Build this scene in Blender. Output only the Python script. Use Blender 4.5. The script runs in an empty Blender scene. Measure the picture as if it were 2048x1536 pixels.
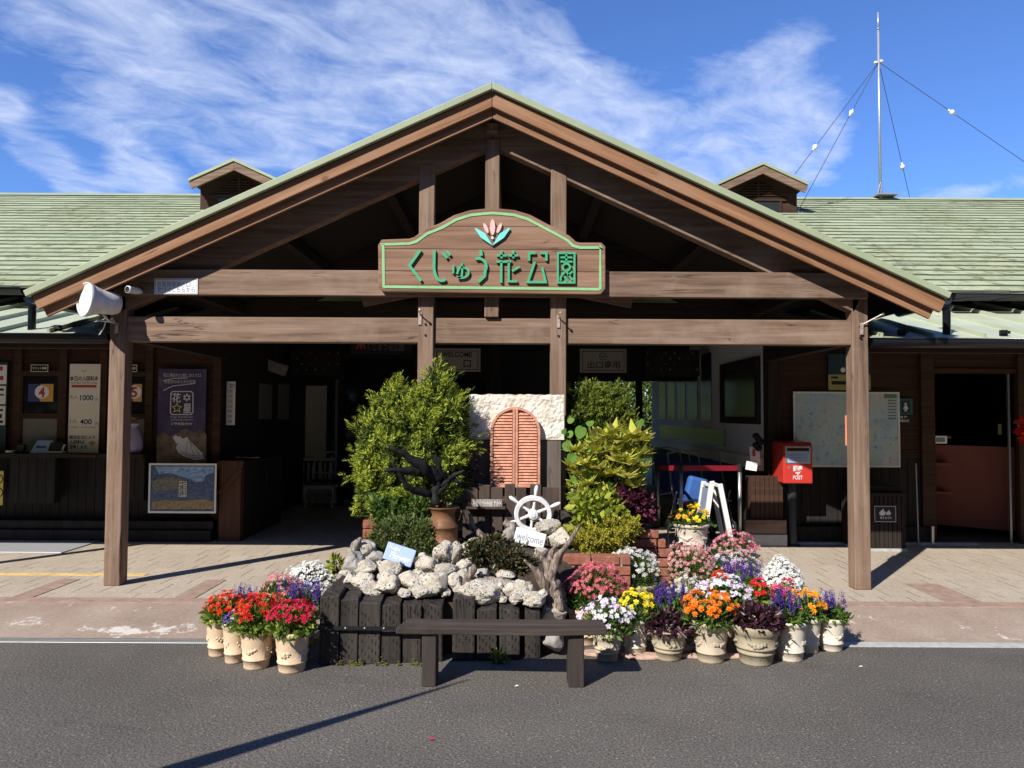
import bpy, bmesh, math, random
import numpy as np
from mathutils import Vector, Matrix, noise as mnoise

# ------------------------------------------------------------------ camera
SC = bpy.context.scene
COL = SC.collection
R = math.radians
F_PX = 1540.0                 # focal length in pixels of the 2048 px wide photograph
PITCH = math.atan(60.0 / F_PX)
ROLL = 0.0053
EYE = 1.6
cam_data = bpy.data.cameras.new('camera')
cam = bpy.data.objects.new('camera', cam_data)
COL.objects.link(cam)
cam_data.sensor_fit = 'HORIZONTAL'
cam_data.sensor_width = 36.0
cam_data.lens = F_PX / 2048.0 * 36.0
cam_data.clip_start = 0.05
cam_data.clip_end = 3000.0
cam.matrix_world = Matrix.Translation((0, 0, EYE)) @ Matrix.Rotation(R(90) + PITCH, 4, 'X') @ Matrix.Rotation(ROLL, 4, 'Z')
SC.camera = cam

# ------------------------------------------------------------------ light
AZ, ELEV = R(37.5), R(38.6)   # the light travels towards +Y and +X
ldir = Vector((math.sin(AZ) * math.cos(ELEV), math.cos(AZ) * math.cos(ELEV), -math.sin(ELEV)))
sun_d = bpy.data.lights.new('sun', 'SUN')
sun_d.energy = 5.0
sun_d.angle = R(0.5)
sun_d.color = (1.0, 0.945, 0.86)
sun = bpy.data.objects.new('sun', sun_d)
sun.rotation_euler = ldir.to_track_quat('-Z', 'Y').to_euler()
sun.location = (-8, -10, 14)
COL.objects.link(sun)

W = bpy.data.worlds.new('World')
SC.world = W
W.use_nodes = True


def build_world():
    nt = W.node_tree
    N, L = nt.nodes, nt.links
    N.clear()
    out = N.new('ShaderNodeOutputWorld')
    bg = N.new('ShaderNodeBackground')
    bg.inputs['Strength'].default_value = 0.10
    sky = N.new('ShaderNodeTexSky')
    sky.sky_type = 'NISHITA'
    sky.sun_disc = False
    sky.sun_elevation = ELEV
    sky.sun_rotation = math.pi + AZ
    sky.altitude = 900
    sky.air_density = 1.0
    sky.dust_density = 0.15
    sky.ozone_density = 3.0
    tint = N.new('ShaderNodeMix'); tint.data_type = 'RGBA'; tint.blend_type = 'MULTIPLY'
    tint.inputs['Factor'].default_value = 1.0
    tint.inputs['B'].default_value = SKY_TINT
    L.new(sky.outputs['Color'], tint.inputs['A'])
    tc = N.new('ShaderNodeTexCoord')
    sep = N.new('ShaderNodeSeparateXYZ')
    L.new(tc.outputs['Generated'], sep.inputs[0])

    def M(op, a, b=None, c=None, clamp=False):
        n = N.new('ShaderNodeMath'); n.operation = op; n.use_clamp = clamp
        for i, v in enumerate((a, b, c)):
            if v is None: continue
            if isinstance(v, (int, float)): n.inputs[i].default_value = v
            else: L.new(v, n.inputs[i])
        return n.outputs[0]
    az = M('ARCTAN2', sep.outputs['X'], sep.outputs['Y'])
    el = M('ARCSINE', sep.outputs['Z'])
    # drifting cirrus: noise over a flat layer overhead (x/z, y/z), smeared along one direction
    zz = M('MAXIMUM', M('ADD', sep.outputs['Z'], 0.12), 0.03)
    px = M('DIVIDE', sep.outputs['X'], zz)
    py = M('DIVIDE', sep.outputs['Y'], zz)
    comb = N.new('ShaderNodeCombineXYZ')
    L.new(px, comb.inputs[0]); L.new(py, comb.inputs[1])
    mp = N.new('ShaderNodeMapping'); mp.vector_type = 'TEXTURE'
    mp.inputs['Rotation'].default_value = (0, 0, R(38))
    mp.inputs['Scale'].default_value = (1.15, 0.85, 1)
    L.new(comb.outputs[0], mp.inputs[0])
    n1 = N.new('ShaderNodeTexNoise'); n1.inputs['Scale'].default_value = 3.2; n1.inputs['Detail'].default_value = 10
    n1.inputs['Roughness'].default_value = 0.6; n1.inputs['Distortion'].default_value = 1.1
    L.new(mp.outputs[0], n1.inputs['Vector'])
    n2 = N.new('ShaderNodeTexNoise'); n2.inputs['Scale'].default_value = 7.5; n2.inputs['Detail'].default_value = 8
    n2.inputs['Roughness'].default_value = 0.68; n2.inputs['Distortion'].default_value = 0.5
    L.new(mp.outputs[0], n2.inputs['Vector'])
    total = None
    for (ca, ce, ra, re, rot, amp) in CLOUD_BANKS:
        da = M('SUBTRACT', az, ca); de = M('SUBTRACT', el, ce)
        c, s = math.cos(rot), math.sin(rot)
        u = M('DIVIDE', M('ADD', M('MULTIPLY', da, c), M('MULTIPLY', de, s)), ra)
        v = M('DIVIDE', M('ADD', M('MULTIPLY', da, -s), M('MULTIPLY', de, c)), re)
        r2 = M('ADD', M('MULTIPLY', u, u), M('MULTIPLY', v, v))
        g = M('MULTIPLY', M('EXPONENT', M('MULTIPLY', r2, -1.0)), amp)
        total = g if total is None else M('ADD', total, g)
    total = M('MINIMUM', total, 1.0)
    nn = M('ADD', M('MULTIPLY', n1.outputs['Fac'], 0.58), M('MULTIPLY', n2.outputs['Fac'], 0.42))
    # coverage: the bank lowers the threshold that the noise must pass
    dens = M('SUBTRACT', M('ADD', nn, M('MULTIPLY', total, 0.33)), 0.652)
    mask = M('MULTIPLY', dens, 3.0, clamp=True)
    mask = M('POWER', mask, 1.15)
    mask = M('MULTIPLY', mask, 0.86)
    cl = N.new('ShaderNodeMix'); cl.data_type = 'RGBA'
    L.new(mask, cl.inputs['Factor'])
    L.new(tint.outputs['Result'], cl.inputs['A'])
    cl.inputs['B'].default_value = CLOUD_COL
    L.new(cl.outputs['Result'], bg.inputs['Color'])
    L.new(bg.outputs[0], out.inputs['Surface'])


def azel(px, py):
    """direction of a pixel of the photograph as azimuth / elevation"""
    d = ray(px, py)
    return math.atan2(d.x, d.y), math.asin(d.z / d.length)


def ray(px, py):
    u, v = (px - 1024) / F_PX, -(py - 768) / F_PX
    c, s = math.cos(ROLL), math.sin(ROLL)
    d = cam.matrix_world.to_3x3() @ Vector((u, v, -1))
    return d


def at(px, py, Y):
    """the point at depth Y that the photograph shows at this pixel"""
    d = ray(px, py)
    t = Y / d.y
    return Vector((t * d.x, Y, EYE + t * d.z))


def ground(px, py, z=0.0):
    d = ray(px, py)
    t = (z - EYE) / d.z
    return Vector((t * d.x, t * d.y, z))


SKY_TINT = (0.68, 0.92, 1.36, 1)
CLOUD_COL = (5.4, 6.1, 7.8, 1)
CLOUD_BANKS = []
for (x, y, rx, ry, rot, amp) in [
        (270, 50, 330, 120, -8, 1.1), (560, 200, 230, 120, -35, 1.0), (720, 60, 170, 90, 30, .9), (240, 225, 120, 45, 0, .75),
        (80, 308, 62, 32, -12, 1.5), (290, 345, 75, 42, -30, 1.45), (170, 378, 60, 24, 0, 1.3), (0, 210, 40, 26, 0, 1.4), (440, 300, 90, 50, -20, .8),
        (900, 130, 150, 170, 40, .95), (1060, 100, 110, 120, 50, .85), (1220, 220, 190, 80, -25, .95), (1330, 290, 160, 60, -20, .8),
        (1530, 240, 130, 100, 15, 1.25), (1560, 95, 130, 40, 15, .85), (1480, 335, 120, 40, 0, .9), (1930, 385, 130, 26, 0, 1.0), (1420, 340, 130, 45, 0, 1.1), (1640, 300, 60, 60, 20, .8), (1370, 20, 80, 50, 0, .3)]:
    a, e = azel(x, y)
    CLOUD_BANKS.append((a, e, rx / F_PX, ry / F_PX, R(rot), amp))
build_world()

vs = SC.view_settings
vs.view_transform = 'Standard'
vs.look = 'None'
vs.exposure = 0.5
vs.gamma = 1.0
vs.use_curve_mapping = False

# ------------------------------------------------------------------ materials
MATS = {}


class NT:
    """small wrapper round a material's node tree"""
    def __init__(self, name):
        self.m = bpy.data.materials.new(name)
        self.m.use_nodes = True
        self.nt = self.m.node_tree
        self.N, self.L = self.nt.nodes, self.nt.links
        self.b = self.N['Principled BSDF']
        self.tc = self.N.new('ShaderNodeTexCoord')

    def put(self, sock, v):
        if isinstance(v, (int, float)): sock.default_value = v
        elif isinstance(v, (tuple, list)):
            sock.default_value = tuple(v) + (1,) if len(v) == 3 and sock.type == 'RGBA' else v
        else: self.L.new(v, sock)

    def mapping(self, scale=(1, 1, 1), rot=(0, 0, 0), loc=(0, 0, 0), src='Object'):
        n = self.N.new('ShaderNodeMapping')
        n.inputs['Scale'].default_value = scale
        n.inputs['Rotation'].default_value = rot
        n.inputs['Location'].default_value = loc
        self.L.new(self.tc.outputs[src] if isinstance(src, str) else src, n.inputs[0])
        return n.outputs[0]

    def noise(self, vec, scale, detail=4, rough=.55, dist=0.0, out='Fac'):
        n = self.N.new('ShaderNodeTexNoise')
        n.inputs['Scale'].default_value = scale
        n.inputs['Detail'].default_value = detail
        n.inputs['Roughness'].default_value = rough
        n.inputs['Distortion'].default_value = dist
        if vec is not None: self.L.new(vec, n.inputs['Vector'])
        return n.outputs[out]

    def voro(self, vec, scale, feature='F1', out='Distance', rnd=1.0):
        n = self.N.new('ShaderNodeTexVoronoi')
        n.feature = feature
        n.inputs['Scale'].default_value = scale
        n.inputs['Randomness'].default_value = rnd
        if vec is not None: self.L.new(vec, n.inputs['Vector'])
        return n.outputs[out]

    def math(self, op, a, b=None, clamp=False):
        n = self.N.new('ShaderNodeMath'); n.operation = op; n.use_clamp = clamp
        self.put(n.inputs[0], a)
        if b is not None: self.put(n.inputs[1], b)
        return n.outputs[0]

    def ramp(self, fac, stops, interp='LINEAR'):
        n = self.N.new('ShaderNodeValToRGB')
        n.color_ramp.interpolation = interp
        e = n.color_ramp.elements
        while len(e) < len(stops): e.new(0.5)
        for k, (p, c) in enumerate(stops):
            e[k].position = p
            e[k].color = (c, c, c, 1) if isinstance(c, (int, float)) else tuple(c) + (1,)
        self.L.new(fac, n.inputs[0])
        return n.outputs[0]

    def mix(self, fac, a, b, blend='MIX'):
        n = self.N.new('ShaderNodeMix'); n.data_type = 'RGBA'; n.blend_type = blend
        self.put(n.inputs['Factor'], fac); self.put(n.inputs['A'], a); self.put(n.inputs['B'], b)
        return n.outputs['Result']

    def bump(self, h, strength=.3, dist=.01):
        n = self.N.new('ShaderNodeBump')
        n.inputs['Strength'].default_value = strength
        n.inputs['Distance'].default_value = dist
        self.L.new(h, n.inputs['Height'])
        self.L.new(n.outputs[0], self.b.inputs['Normal'])

    def sep(self, vec):
        n = self.N.new('ShaderNodeSeparateXYZ'); self.L.new(vec, n.inputs[0]); return n.outputs

    def rnd(self):
        return self.N.new('ShaderNodeNewGeometry').outputs['Random Per Island']

    def objrnd(self):
        return self.N.new('ShaderNodeObjectInfo').outputs['Random']

    def done(self, color=None, rough=.7, metal=0.0, spec=.4, key=None):
        if color is not None: self.put(self.b.inputs['Base Color'], color)
        self.put(self.b.inputs['Roughness'], rough)
        self.put(self.b.inputs['Metallic'], metal)
        self.b.inputs['Specular IOR Level'].default_value = spec
        MATS[self.m.name] = self.m
        return self.m


def flat(name, col, rough=.6, metal=0., spec=.4, var=.12, scale=8., bump=0.):
    t = NT(name)
    v = t.mapping()
    n = t.noise(v, scale, 6, .6)
    lo = tuple(c * (1 - var) for c in col); hi = tuple(min(1, c * (1 + var)) for c in col)
    c = t.ramp(n, [(.3, lo), (.7, hi)])
    if bump: t.bump(t.noise(v, scale * 8, 4), bump, .004)
    return t.done(c, rough, metal, spec)


def wood(name, dark, mid, light, grain='X', rough=.75, weather=None, rake=0.0, contrast=1.0, bump=.25, fine=1.0, incised=False):
    """brushed timber whose grain runs along one axis"""
    t = NT(name)
    st = {'X': (1.3, 26, 26), 'Y': (26, 1.3, 26), 'Z': (26, 26, 1.3)}[grain]
    st = tuple(s * fine for s in st)
    vec = t.tc.outputs['Object']
    off = t.N.new('ShaderNodeVectorMath'); off.operation = 'ADD'
    cmb = t.N.new('ShaderNodeCombineXYZ')
    r = t.math('MULTIPLY', t.objrnd(), 37.0)
    for k in range(3): t.L.new(r, cmb.inputs[k])
    t.L.new(vec, off.inputs[0]); t.L.new(cmb.outputs[0], off.inputs[1])
    vec = off.outputs[0]
    if rake:
        vec = t.mapping(rot=(0, rake, 0), src=vec)
    v = t.mapping(scale=st, src=vec)
    v2 = t.mapping(scale=tuple(s * .28 for s in st), src=vec)
    g = t.noise(v, 1.0, 7, .62, .25)
    g2 = t.noise(v2, 1.0, 4, .55, .6)
    f = t.math('ADD', t.math('MULTIPLY', g, .62), t.math('MULTIPLY', g2, .38))
    d = .17 / contrast
    c = t.ramp(f, [(.5 - d, dark), (.5, mid), (.5 + d, light)])
    # drying cracks and knots
    v3 = t.mapping(scale=tuple(s * .42 for s in st), src=vec)
    cr = t.noise(v3, 1.3, 2, .4, .8)
    crack = t.ramp(cr, [(.487, 0.), (.4975, 1.), (.503, 1.), (.513, 0.)])
    vk = t.mapping(scale=tuple((2.6 if s > 2 else 1.6) for s in st), src=vec)
    brk = t.ramp(t.noise(vk, 1.2, 3), [(.52, 0.), (.6, 1.)])
    crack = t.math('MULTIPLY', crack, brk)
    c = t.mix(t.math('MULTIPLY', crack, .75), c, tuple(x * .25 for x in dark))
    kn = t.voro(vk, 1.0)
    knot = t.ramp(kn, [(.035, 1.), (.07, .0)])
    c = t.mix(t.math('MULTIPLY', knot, .6), c, tuple(x * .5 for x in dark))
    if weather:
        wv = t.noise(vec, 2.2, 7, .65)
        wm = t.ramp(wv, [(.52, 0.), (.72, .55)])
        c = t.mix(wm, c, weather)
    if incised:
        q = t.sep(t.tc.outputs['Object'])
        xs = t.math('ADD', t.math('MULTIPLY', t.math('ADD', q[0], q[1]), 46.), 50.)
        zs = t.math('ADD', t.math('MULTIPLY', q[2], 17.), t.math('MULTIPLY', t.math('MODULO', t.math('FLOOR', xs), 3.), .37))
        dx = t.ramp(t.math('ABSOLUTE', t.math('SUBTRACT', t.math('FRACT', xs), .5)), [(.12, 1.), (.2, 0.)])
        dz = t.ramp(t.math('FRACT', zs), [(.34, 1.), (.42, 0.)])
        cut = t.math('MULTIPLY', t.math('MULTIPLY', dx, dz), t.ramp(t.noise(vec, 9., 3), [(.40, 0.), (.55, 1.)]))
        c = t.mix(t.math('MULTIPLY', cut, .8), c, tuple(x * .2 for x in dark))
        crack = t.math('MAXIMUM', crack, cut)
    h = t.math('SUBTRACT', f, t.math('MULTIPLY', crack, .8))
    t.bump(h, bump, .008)
    return t.done(c, rough, 0., .25)


def leaf_mat(name, cols, trans=.35, rough=.55):
    """leaves: each leaf takes its own tone, and light passes through"""
    t = NT(name)
    n = len(cols)
    c = t.ramp(t.rnd(), [((k + .5) / n, col) for k, col in enumerate(cols)])
    t.done(c, rough, 0., .3)
    tr = t.N.new('ShaderNodeBsdfTranslucent')
    t.L.new(c, tr.inputs['Color'])
    mx = t.N.new('ShaderNodeMixShader'); mx.inputs[0].default_value = trans
    t.L.new(t.b.outputs[0], mx.inputs[1]); t.L.new(tr.outputs[0], mx.inputs[2])
    t.L.new(mx.outputs[0], t.N['Material Output'].inputs['Surface'])
    return t.m


def make_materials():
    # timber of the porch: weathered brown stain
    d, m, l = (.085, .053, .036), (.195, .127, .087), (.295, .202, .148)
    wood('timber_beam', d, m, l, 'X', weather=(.30, .225, .17), bump=.4)
    wood('timber_post', d, m, l, 'Z', weather=(.28, .21, .155), bump=.4)
    wood('timber_depth', d, m, l, 'Y')
    fd, fm, fl = (.15, .074, .038), (.265, .136, .07), (.35, .195, .11)
    a = math.atan(.459)
    wood('bargeboard_falling', fd, fm, fl, 'X', weather=(.33, .21, .15), rake=-a)
    wood('bargeboard_rising', fd, fm, fl, 'X', weather=(.33, .21, .15), rake=a)
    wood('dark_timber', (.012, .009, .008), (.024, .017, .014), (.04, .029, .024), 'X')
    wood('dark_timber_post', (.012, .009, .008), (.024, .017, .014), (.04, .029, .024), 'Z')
    wood('sleeper_timber', (.012, .010, .009), (.034, .028, .024), (.060, .050, .043), 'Z', bump=.7, incised=True, weather=(.06, .052, .045))
    wood('bench_timber', (.020, .015, .012), (.048, .036, .030), (.08, .062, .052), 'X', bump=.5, weather=(.10, .085, .072))
    wood('bench_leg_timber', (.018, .014, .012), (.040, .031, .027), (.062, .05, .043), 'Z', bump=.4)
    wood('sign_board_wood', (.13, .07, .044), (.235, .135, .085), (.32, .20, .135), 'X', contrast=1.1)
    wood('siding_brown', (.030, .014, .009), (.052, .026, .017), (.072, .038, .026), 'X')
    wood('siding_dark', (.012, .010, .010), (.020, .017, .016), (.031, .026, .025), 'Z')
    wood('counter_front', (.05, .022, .014), (.085, .04, .026), (.11, .055, .036), 'Z')
    wood('picket_wood', (.03, .021, .017), (.062, .044, .036), (.09, .068, .055), 'Z', weather=(.13, .075, .047))
    wood('cladding_wood', (.08, .06, .048), (.125, .10, .083), (.165, .135, .115), 'Z')
    wood('driftwood', (.12, .095, .078), (.27, .23, .195), (.44, .40, .36), 'Z', bump=1., contrast=1.5, fine=3.4)
    wood('driftwood_brown', (.06, .04, .03), (.18, .135, .105), (.36, .29, .235), 'Z', bump=1., contrast=1.6, fine=3.4)

    # asphalt
    t = NT('asphalt'); v = t.mapping()
    g = t.noise(v, 85., 3, .8)
    big = t.noise(v, .55, 5, .6)
    mid = t.noise(v, 4., 6, .6)
    c = t.ramp(g, [(.33, (.042, .039, .034)), (.5, (.115, .104, .09)), (.66, (.23, .21, .182))])
    sp = t.voro(v, 52.)
    spr = t.voro(v, 52., out='Color')
    srt = t.N.new('ShaderNodeSeparateColor'); t.L.new(spr, srt.inputs[0])
    chip = t.math('MULTIPLY', t.ramp(sp, [(.18, 1.), (.3, 0.)]), t.ramp(srt.outputs[0], [(.80, 0.), (.9, 1.)]))
    c = t.mix(t.math('MULTIPLY', chip, .6), c, (.42, .40, .36))
    c = t.mix(t.ramp(big, [(.38, .0), (.62, .75)]), c, t.mix(1., c, (.70, .69, .68), 'MULTIPLY'))
    sp2 = t.noise(t.mapping(scale=(1., 2.2, 1.)), 1.3, 6, .7, .6)
    c = t.mix(t.ramp(sp2, [(.58, .0), (.70, .5)]), c, t.mix(1., c, (.62, .61, .60), 'MULTIPLY'))
    c = t.mix(t.ramp(mid, [(.5, .0), (.75, .35)]), c, t.mix(1., c, (1.3, 1.27, 1.22), 'MULTIPLY'))
    t.bump(t.math('ADD', g, t.math('MULTIPLY', sp, -.5)), .9, .006)
    t.done(c, .82, 0., .35)

    # terrace paving: setts laid in rows with staggered, partly filled joints
    t = NT('paving'); v0 = t.mapping()
    wob = t.noise(v0, 2.5, 3, .5, out='Color')
    vv = t.N.new('ShaderNodeMix'); vv.data_type = 'RGBA'; vv.blend_type = 'ADD'; vv.inputs['Factor'].default_value = .02
    t.L.new(v0, vv.inputs['A']); t.L.new(wob, vv.inputs['B'])
    v = v0
    sx = t.sep(vv.outputs['Result'])
    ry = t.math('DIVIDE', sx[1], .34)
    row = t.math('FLOOR', ry)
    xo = t.math('ADD', t.math('DIVIDE', sx[0], .235), t.math('MULTIPLY', t.math('MODULO', t.math('ADD', row, 100.), 2.), .5))
    fx = t.math('FRACT', t.math('ADD', xo, 50.)); fy = t.math('FRACT', ry)
    cell = t.N.new('ShaderNodeCombineXYZ'); t.L.new(t.math('FLOOR', t.math('ADD', xo, 50.)), cell.inputs[0]); t.L.new(row, cell.inputs[1])
    wn = t.N.new('ShaderNodeTexWhiteNoise'); wn.noise_dimensions = '2D'; t.L.new(cell.outputs[0], wn.inputs['Vector'])
    jx = t.math('MULTIPLY', t.ramp(t.math('ABSOLUTE', t.math('SUBTRACT', fx, .5)), [(.466, 0.), (.492, 1.)]), t.ramp(t.noise(v0, 2.1, 4, .6), [(.38, .1), (.55, 1.)]))
    jy = t.math('MULTIPLY', t.ramp(t.math('ABSOLUTE', t.math('SUBTRACT', fy, .5)), [(.482, 0.), (.497, 1.)]), .30)
    jm = t.math('MAXIMUM', jx, jy)
    st = t.noise(v, 1.6, 7, .65)
    fine = t.noise(v, 55., 4, .7)
    c = t.mix(wn.outputs['Value'], (.37, .305, .235), (.435, .37, .29))
    c = t.mix(t.ramp(st, [(.42, 0.), (.7, .6)]), c, (.32, .26, .195))
    c = t.mix(t.ramp(st, [(.22, .45), (.42, 0.)]), c, (.52, .47, .39))
    c = t.mix(.35, c, t.ramp(fine, [(.32, (.17, .14, .11)), (.68, (.66, .58, .48))]))
    c = t.mix(t.math('MULTIPLY', jm, .78), c, (.085, .066, .05))
    t.bump(t.math('ADD', t.math('MULTIPLY', jm, -1.), t.math('MULTIPLY', fine, .3)), .4, .006)
    t.done(c, .85, 0., .25)

    # ramp of pinkish concrete with white lime bloom
    t = NT('ramp_concrete'); v = t.mapping()
    n = t.noise(v, 1.7, 7, .62); f = t.noise(v, 45., 5, .7)
    c = t.ramp(n, [(.3, (.20, .155, .12)), (.5, (.265, .208, .163)), (.72, (.34, .278, .225))])
    c = t.mix(.3, c, t.ramp(f, [(.3, (.19, .12, .09)), (.7, (.50, .38, .31))]))
    sx = t.sep(v)
    lim = t.noise(v, 5.5, 9, .72)
    d1 = t.math('ABSOLUTE', t.math('SUBTRACT', sx[0], -2.65)); d2 = t.math('ABSOLUTE', t.math('SUBTRACT', sx[1], 5.62))
    reg = t.math('SUBTRACT', 1.0, t.math('ADD', t.math('DIVIDE', d1, .75), t.math('DIVIDE', d2, .22)), clamp=True)
    lm = t.ramp(t.math('ADD', lim, t.math('MULTIPLY', reg, .22)), [(.60, 0.), (.66, .85)])
    c = t.mix(lm, c, (.58, .55, .49))
    t.bump(t.math('ADD', n, f), .4, .006)
    t.done(c, .85, 0., .25)
    flat('lawn', (.07, .11, .025), .95, var=.4, scale=3.)
    flat('kerb_red', (.31, .215, .165), .85, var=.25, scale=14., bump=.3)
    flat('tactile_yellow', (.62, .43, .15), .8, var=.25, scale=12.)
    flat('concrete_pale', (.40, .40, .39), .8, var=.2, scale=16., bump=.3)
    flat('concrete_dark', (.06, .055, .05), .85, var=.2, scale=5.)

    # metal grating over the drain
    t = NT('drain_grating'); v = t.mapping()
    w = t.N.new('ShaderNodeTexWave'); w.bands_direction = 'X'; w.inputs['Scale'].default_value = 22.
    t.L.new(v, w.inputs['Vector'])
    w2 = t.N.new('ShaderNodeTexWave'); w2.bands_direction = 'Y'; w2.inputs['Scale'].default_value = 9.
    t.L.new(v, w2.inputs['Vector'])
    k = t.math('MAXIMUM', w.outputs['Fac'], w2.outputs['Fac'])
    c = t.ramp(k, [(.45, (.05, .055, .05)), (.6, (.42, .43, .42))])
    c = t.mix(t.ramp(t.noise(v, 6., 5), [(.5, 0.), (.7, .5)]), c, (.20, .22, .15))
    t.bump(k, .6, .01)
    t.done(c, .5, .4)
    t = NT('tread_plate'); v = t.mapping()
    ch = t.N.new('ShaderNodeTexChecker'); ch.inputs['Scale'].default_value = 55.
    t.L.new(t.mapping(rot=(0, 0, R(45)), scale=(1, .6, 1)), ch.inputs['Vector'])
    c = t.mix(ch.outputs['Fac'], (.52, .53, .55), (.30, .31, .33))
    t.bump(ch.outputs['Fac'], .5, .006)
    t.done(c, .45, .2)

    # roof tiles, pale green paint with lichen
    t = NT('roof_tile'); v = t.mapping()
    n = t.noise(v, .8, 7, .65); n2 = t.noise(t.mapping(scale=(1.5, 1.5, 1.5)), 4., 8, .7)
    c = t.mix(t.rnd(), (.30, .345, .215), (.385, .425, .28))
    c = t.mix(t.ramp(n, [(.5, 0.), (.72, .75)]), c, (.33, .335, .17))
    stain = t.math('MULTIPLY', t.ramp(n2, [(.49, 0.), (.62, 1.)]), t.ramp(n, [(.40, 0.), (.56, 1.)]))
    c = t.mix(t.math('MULTIPLY', stain, .8), c, (.085, .10, .05))
    c = t.mix(t.ramp(t.noise(v, 26., 5, .7), [(.62, 0.), (.72, .55)]), c, (.42, .46, .33))
    t.bump(n2, .2, .01)
    t.done(c, .7, 0., .3)
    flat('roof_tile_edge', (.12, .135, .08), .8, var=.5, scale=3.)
    flat('roof_trim_green', (.31, .355, .225), .5, var=.1, scale=3.)
    flat('lean_to_metal', (.42, .455, .33), .5, spec=.3, var=.12, scale=1.5)
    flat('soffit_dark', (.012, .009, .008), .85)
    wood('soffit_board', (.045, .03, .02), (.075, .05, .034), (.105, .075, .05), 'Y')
    flat('gutter_black', (.008, .009, .012), .2, spec=.5, var=.15)
    flat('black_iron', (.015, .015, .016), .5, .3)
    flat('black_paint', (.012, .012, .013), .45)
    flat('steel', (.50, .51, .52), .32, .85, var=.1)
    flat('galvanised', (.42, .43, .45), .4, .5, var=.15, scale=20.)
    flat('white_insulator', (.75, .74, .70), .3)
    flat('cable_dark', (.05, .04, .06), .6)
    flat('hook_metal', (.55, .45, .38), .4, .5, var=.3, scale=40.)
    flat('white_plaster', (.62, .63, .66), .8, var=.05)
    flat('cream_panel', (.70, .68, .58), .8, var=.06)
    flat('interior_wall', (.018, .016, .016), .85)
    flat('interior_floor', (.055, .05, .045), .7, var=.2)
    flat('pink_board', (.28, .092, .08), .7, var=.06)
    flat('navy_panel', (.014, .013, .017), .6)
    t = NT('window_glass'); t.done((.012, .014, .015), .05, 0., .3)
    t = NT('mirror_glass'); t.done((.17, .18, .165), .16, .85, .5)
    flat('blind_grey', (.17, .175, .17), .8, var=.08)

    # paint and plates
    flat('letter_green', (.06, .36, .18), .5, var=.12, scale=30.)
    flat('border_green', (.24, .50, .23), .5, var=.1, scale=14.)
    flat('petal_pink_paint', (.80, .45, .42), .5, var=.05)
    flat('leaf_turquoise_paint', (.18, .66, .60), .5, var=.08)
    flat('white_paint', (.76, .76, .74), .45, var=.05)
    flat('worn_white_paint', (.72, .73, .74), .55, var=.12, scale=30., bump=.3)
    flat('lamp_housing', (.62, .61, .60), .45, var=.2, scale=9.)
    t = NT('lamp_glass'); t.done((.82, .87, .92), .12, 0., .6)
    flat('off_white_board', (.78, .73, .65), .6, var=.04)
    flat('sign_grey', (.30, .28, .25), .7, var=.05)
    flat('paper_white', (.80, .80, .82), .7, var=.04)
    flat('paper_cream', (.55, .50, .42), .7, var=.04)
    flat('paper_blue', (.36, .47, .78), .6, var=.06)
    flat('ink_black', (.012, .012, .014), .7)
    flat('ink_red', (.45, .05, .06), .7)
    flat('ink_blue', (.03, .06, .30), .7)
    flat('ink_grey', (.16, .15, .16), .7)
    flat('ink_slate', (.20, .24, .34), .7)
    flat('print_white', (.66, .66, .68), .6)
    flat('print_yellow', (.62, .55, .10), .6)
    flat('print_navy', (.045, .06, .20), .6)
    flat('print_olive', (.33, .32, .11), .6)
    flat('print_orange', (.70, .36, .08), .6)
    flat('teal_panel', (.025, .11, .12), .5)
    flat('teal_dark', (.012, .045, .055), .5)
    flat('orange_tape', (.85, .26, .13), .5)
    flat('mail_red', (.50, .036, .026), .32, spec=.5, var=.05)
    flat('mail_post_black', (.02, .026, .034), .35)
    flat('belt_red', (.30, .012, .03), .6)
    flat('blue_cloth', (.02, .05, .17), .7)
    flat('blue_bright', (.03, .10, .34), .7)
    flat('purple_cloth', (.36, .30, .52), .85, var=.15)
    flat('cover_white', (.62, .60, .68), .85, var=.1)
    flat('chair_paint', (.66, .70, .70), .6)
    flat('seat_slate', (.045, .06, .075), .8)
    flat('green_strip', (.12, .24, .10), .7)
    flat('rubber_black', (.012, .012, .013), .8)

    # rendered wall print boards
    t = NT('map_print'); v = t.mapping()
    n = t.noise(v, 3.2, 5, .6)
    c = t.ramp(n, [(.3, (.30, .45, .58)), (.45, (.42, .56, .66)), (.55, (.45, .57, .56)), (.7, (.56, .60, .68))])
    ln = t.voro(t.mapping(scale=(1, 1, 1)), 9., 'DISTANCE_TO_EDGE')
    c = t.mix(t.math('MULTIPLY', t.ramp(ln, [(.012, .22), (.03, 0.)]), t.ramp(t.noise(v, 2.3, 3), [(.45, 0.), (.6, 1.)])), c, (.16, .15, .18))
    tx = t.noise(t.mapping(scale=(40, 1, 110)), 1., 2, .5)
    c = t.mix(t.math('MULTIPLY', t.ramp(tx, [(.60, 0.), (.66, .6)]), t.ramp(t.noise(v, 5., 3), [(.5, 0.), (.58, 1.)])), c, (.14, .15, .17))
    n3 = t.noise(v, 16., 8, .75)
    c = t.mix(t.ramp(n3, [(.56, 0.), (.62, .55)]), c, (.13, .13, .15))
    c = t.mix(t.ramp(t.noise(v, 1.4, 3), [(.50, 0.), (.64, .5)]), c, (.60, .46, .46))
    t.done(c, .45, 0., .4)
    # night sky poster print: stars over navy
    t = NT('night_print'); v = t.mapping()
    n = t.noise(v, 2.2, 6, .65)
    c = t.ramp(n, [(.35, (.022, .02, .06)), (.55, (.06, .045, .12)), (.72, (.16, .11, .20))])
    s = t.voro(v, 70.)
    c = t.mix(t.ramp(s, [(.05, .7), (.1, 0.)]), c, (.5, .48, .6))
    t.done(c, .5, 0., .4)
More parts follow.
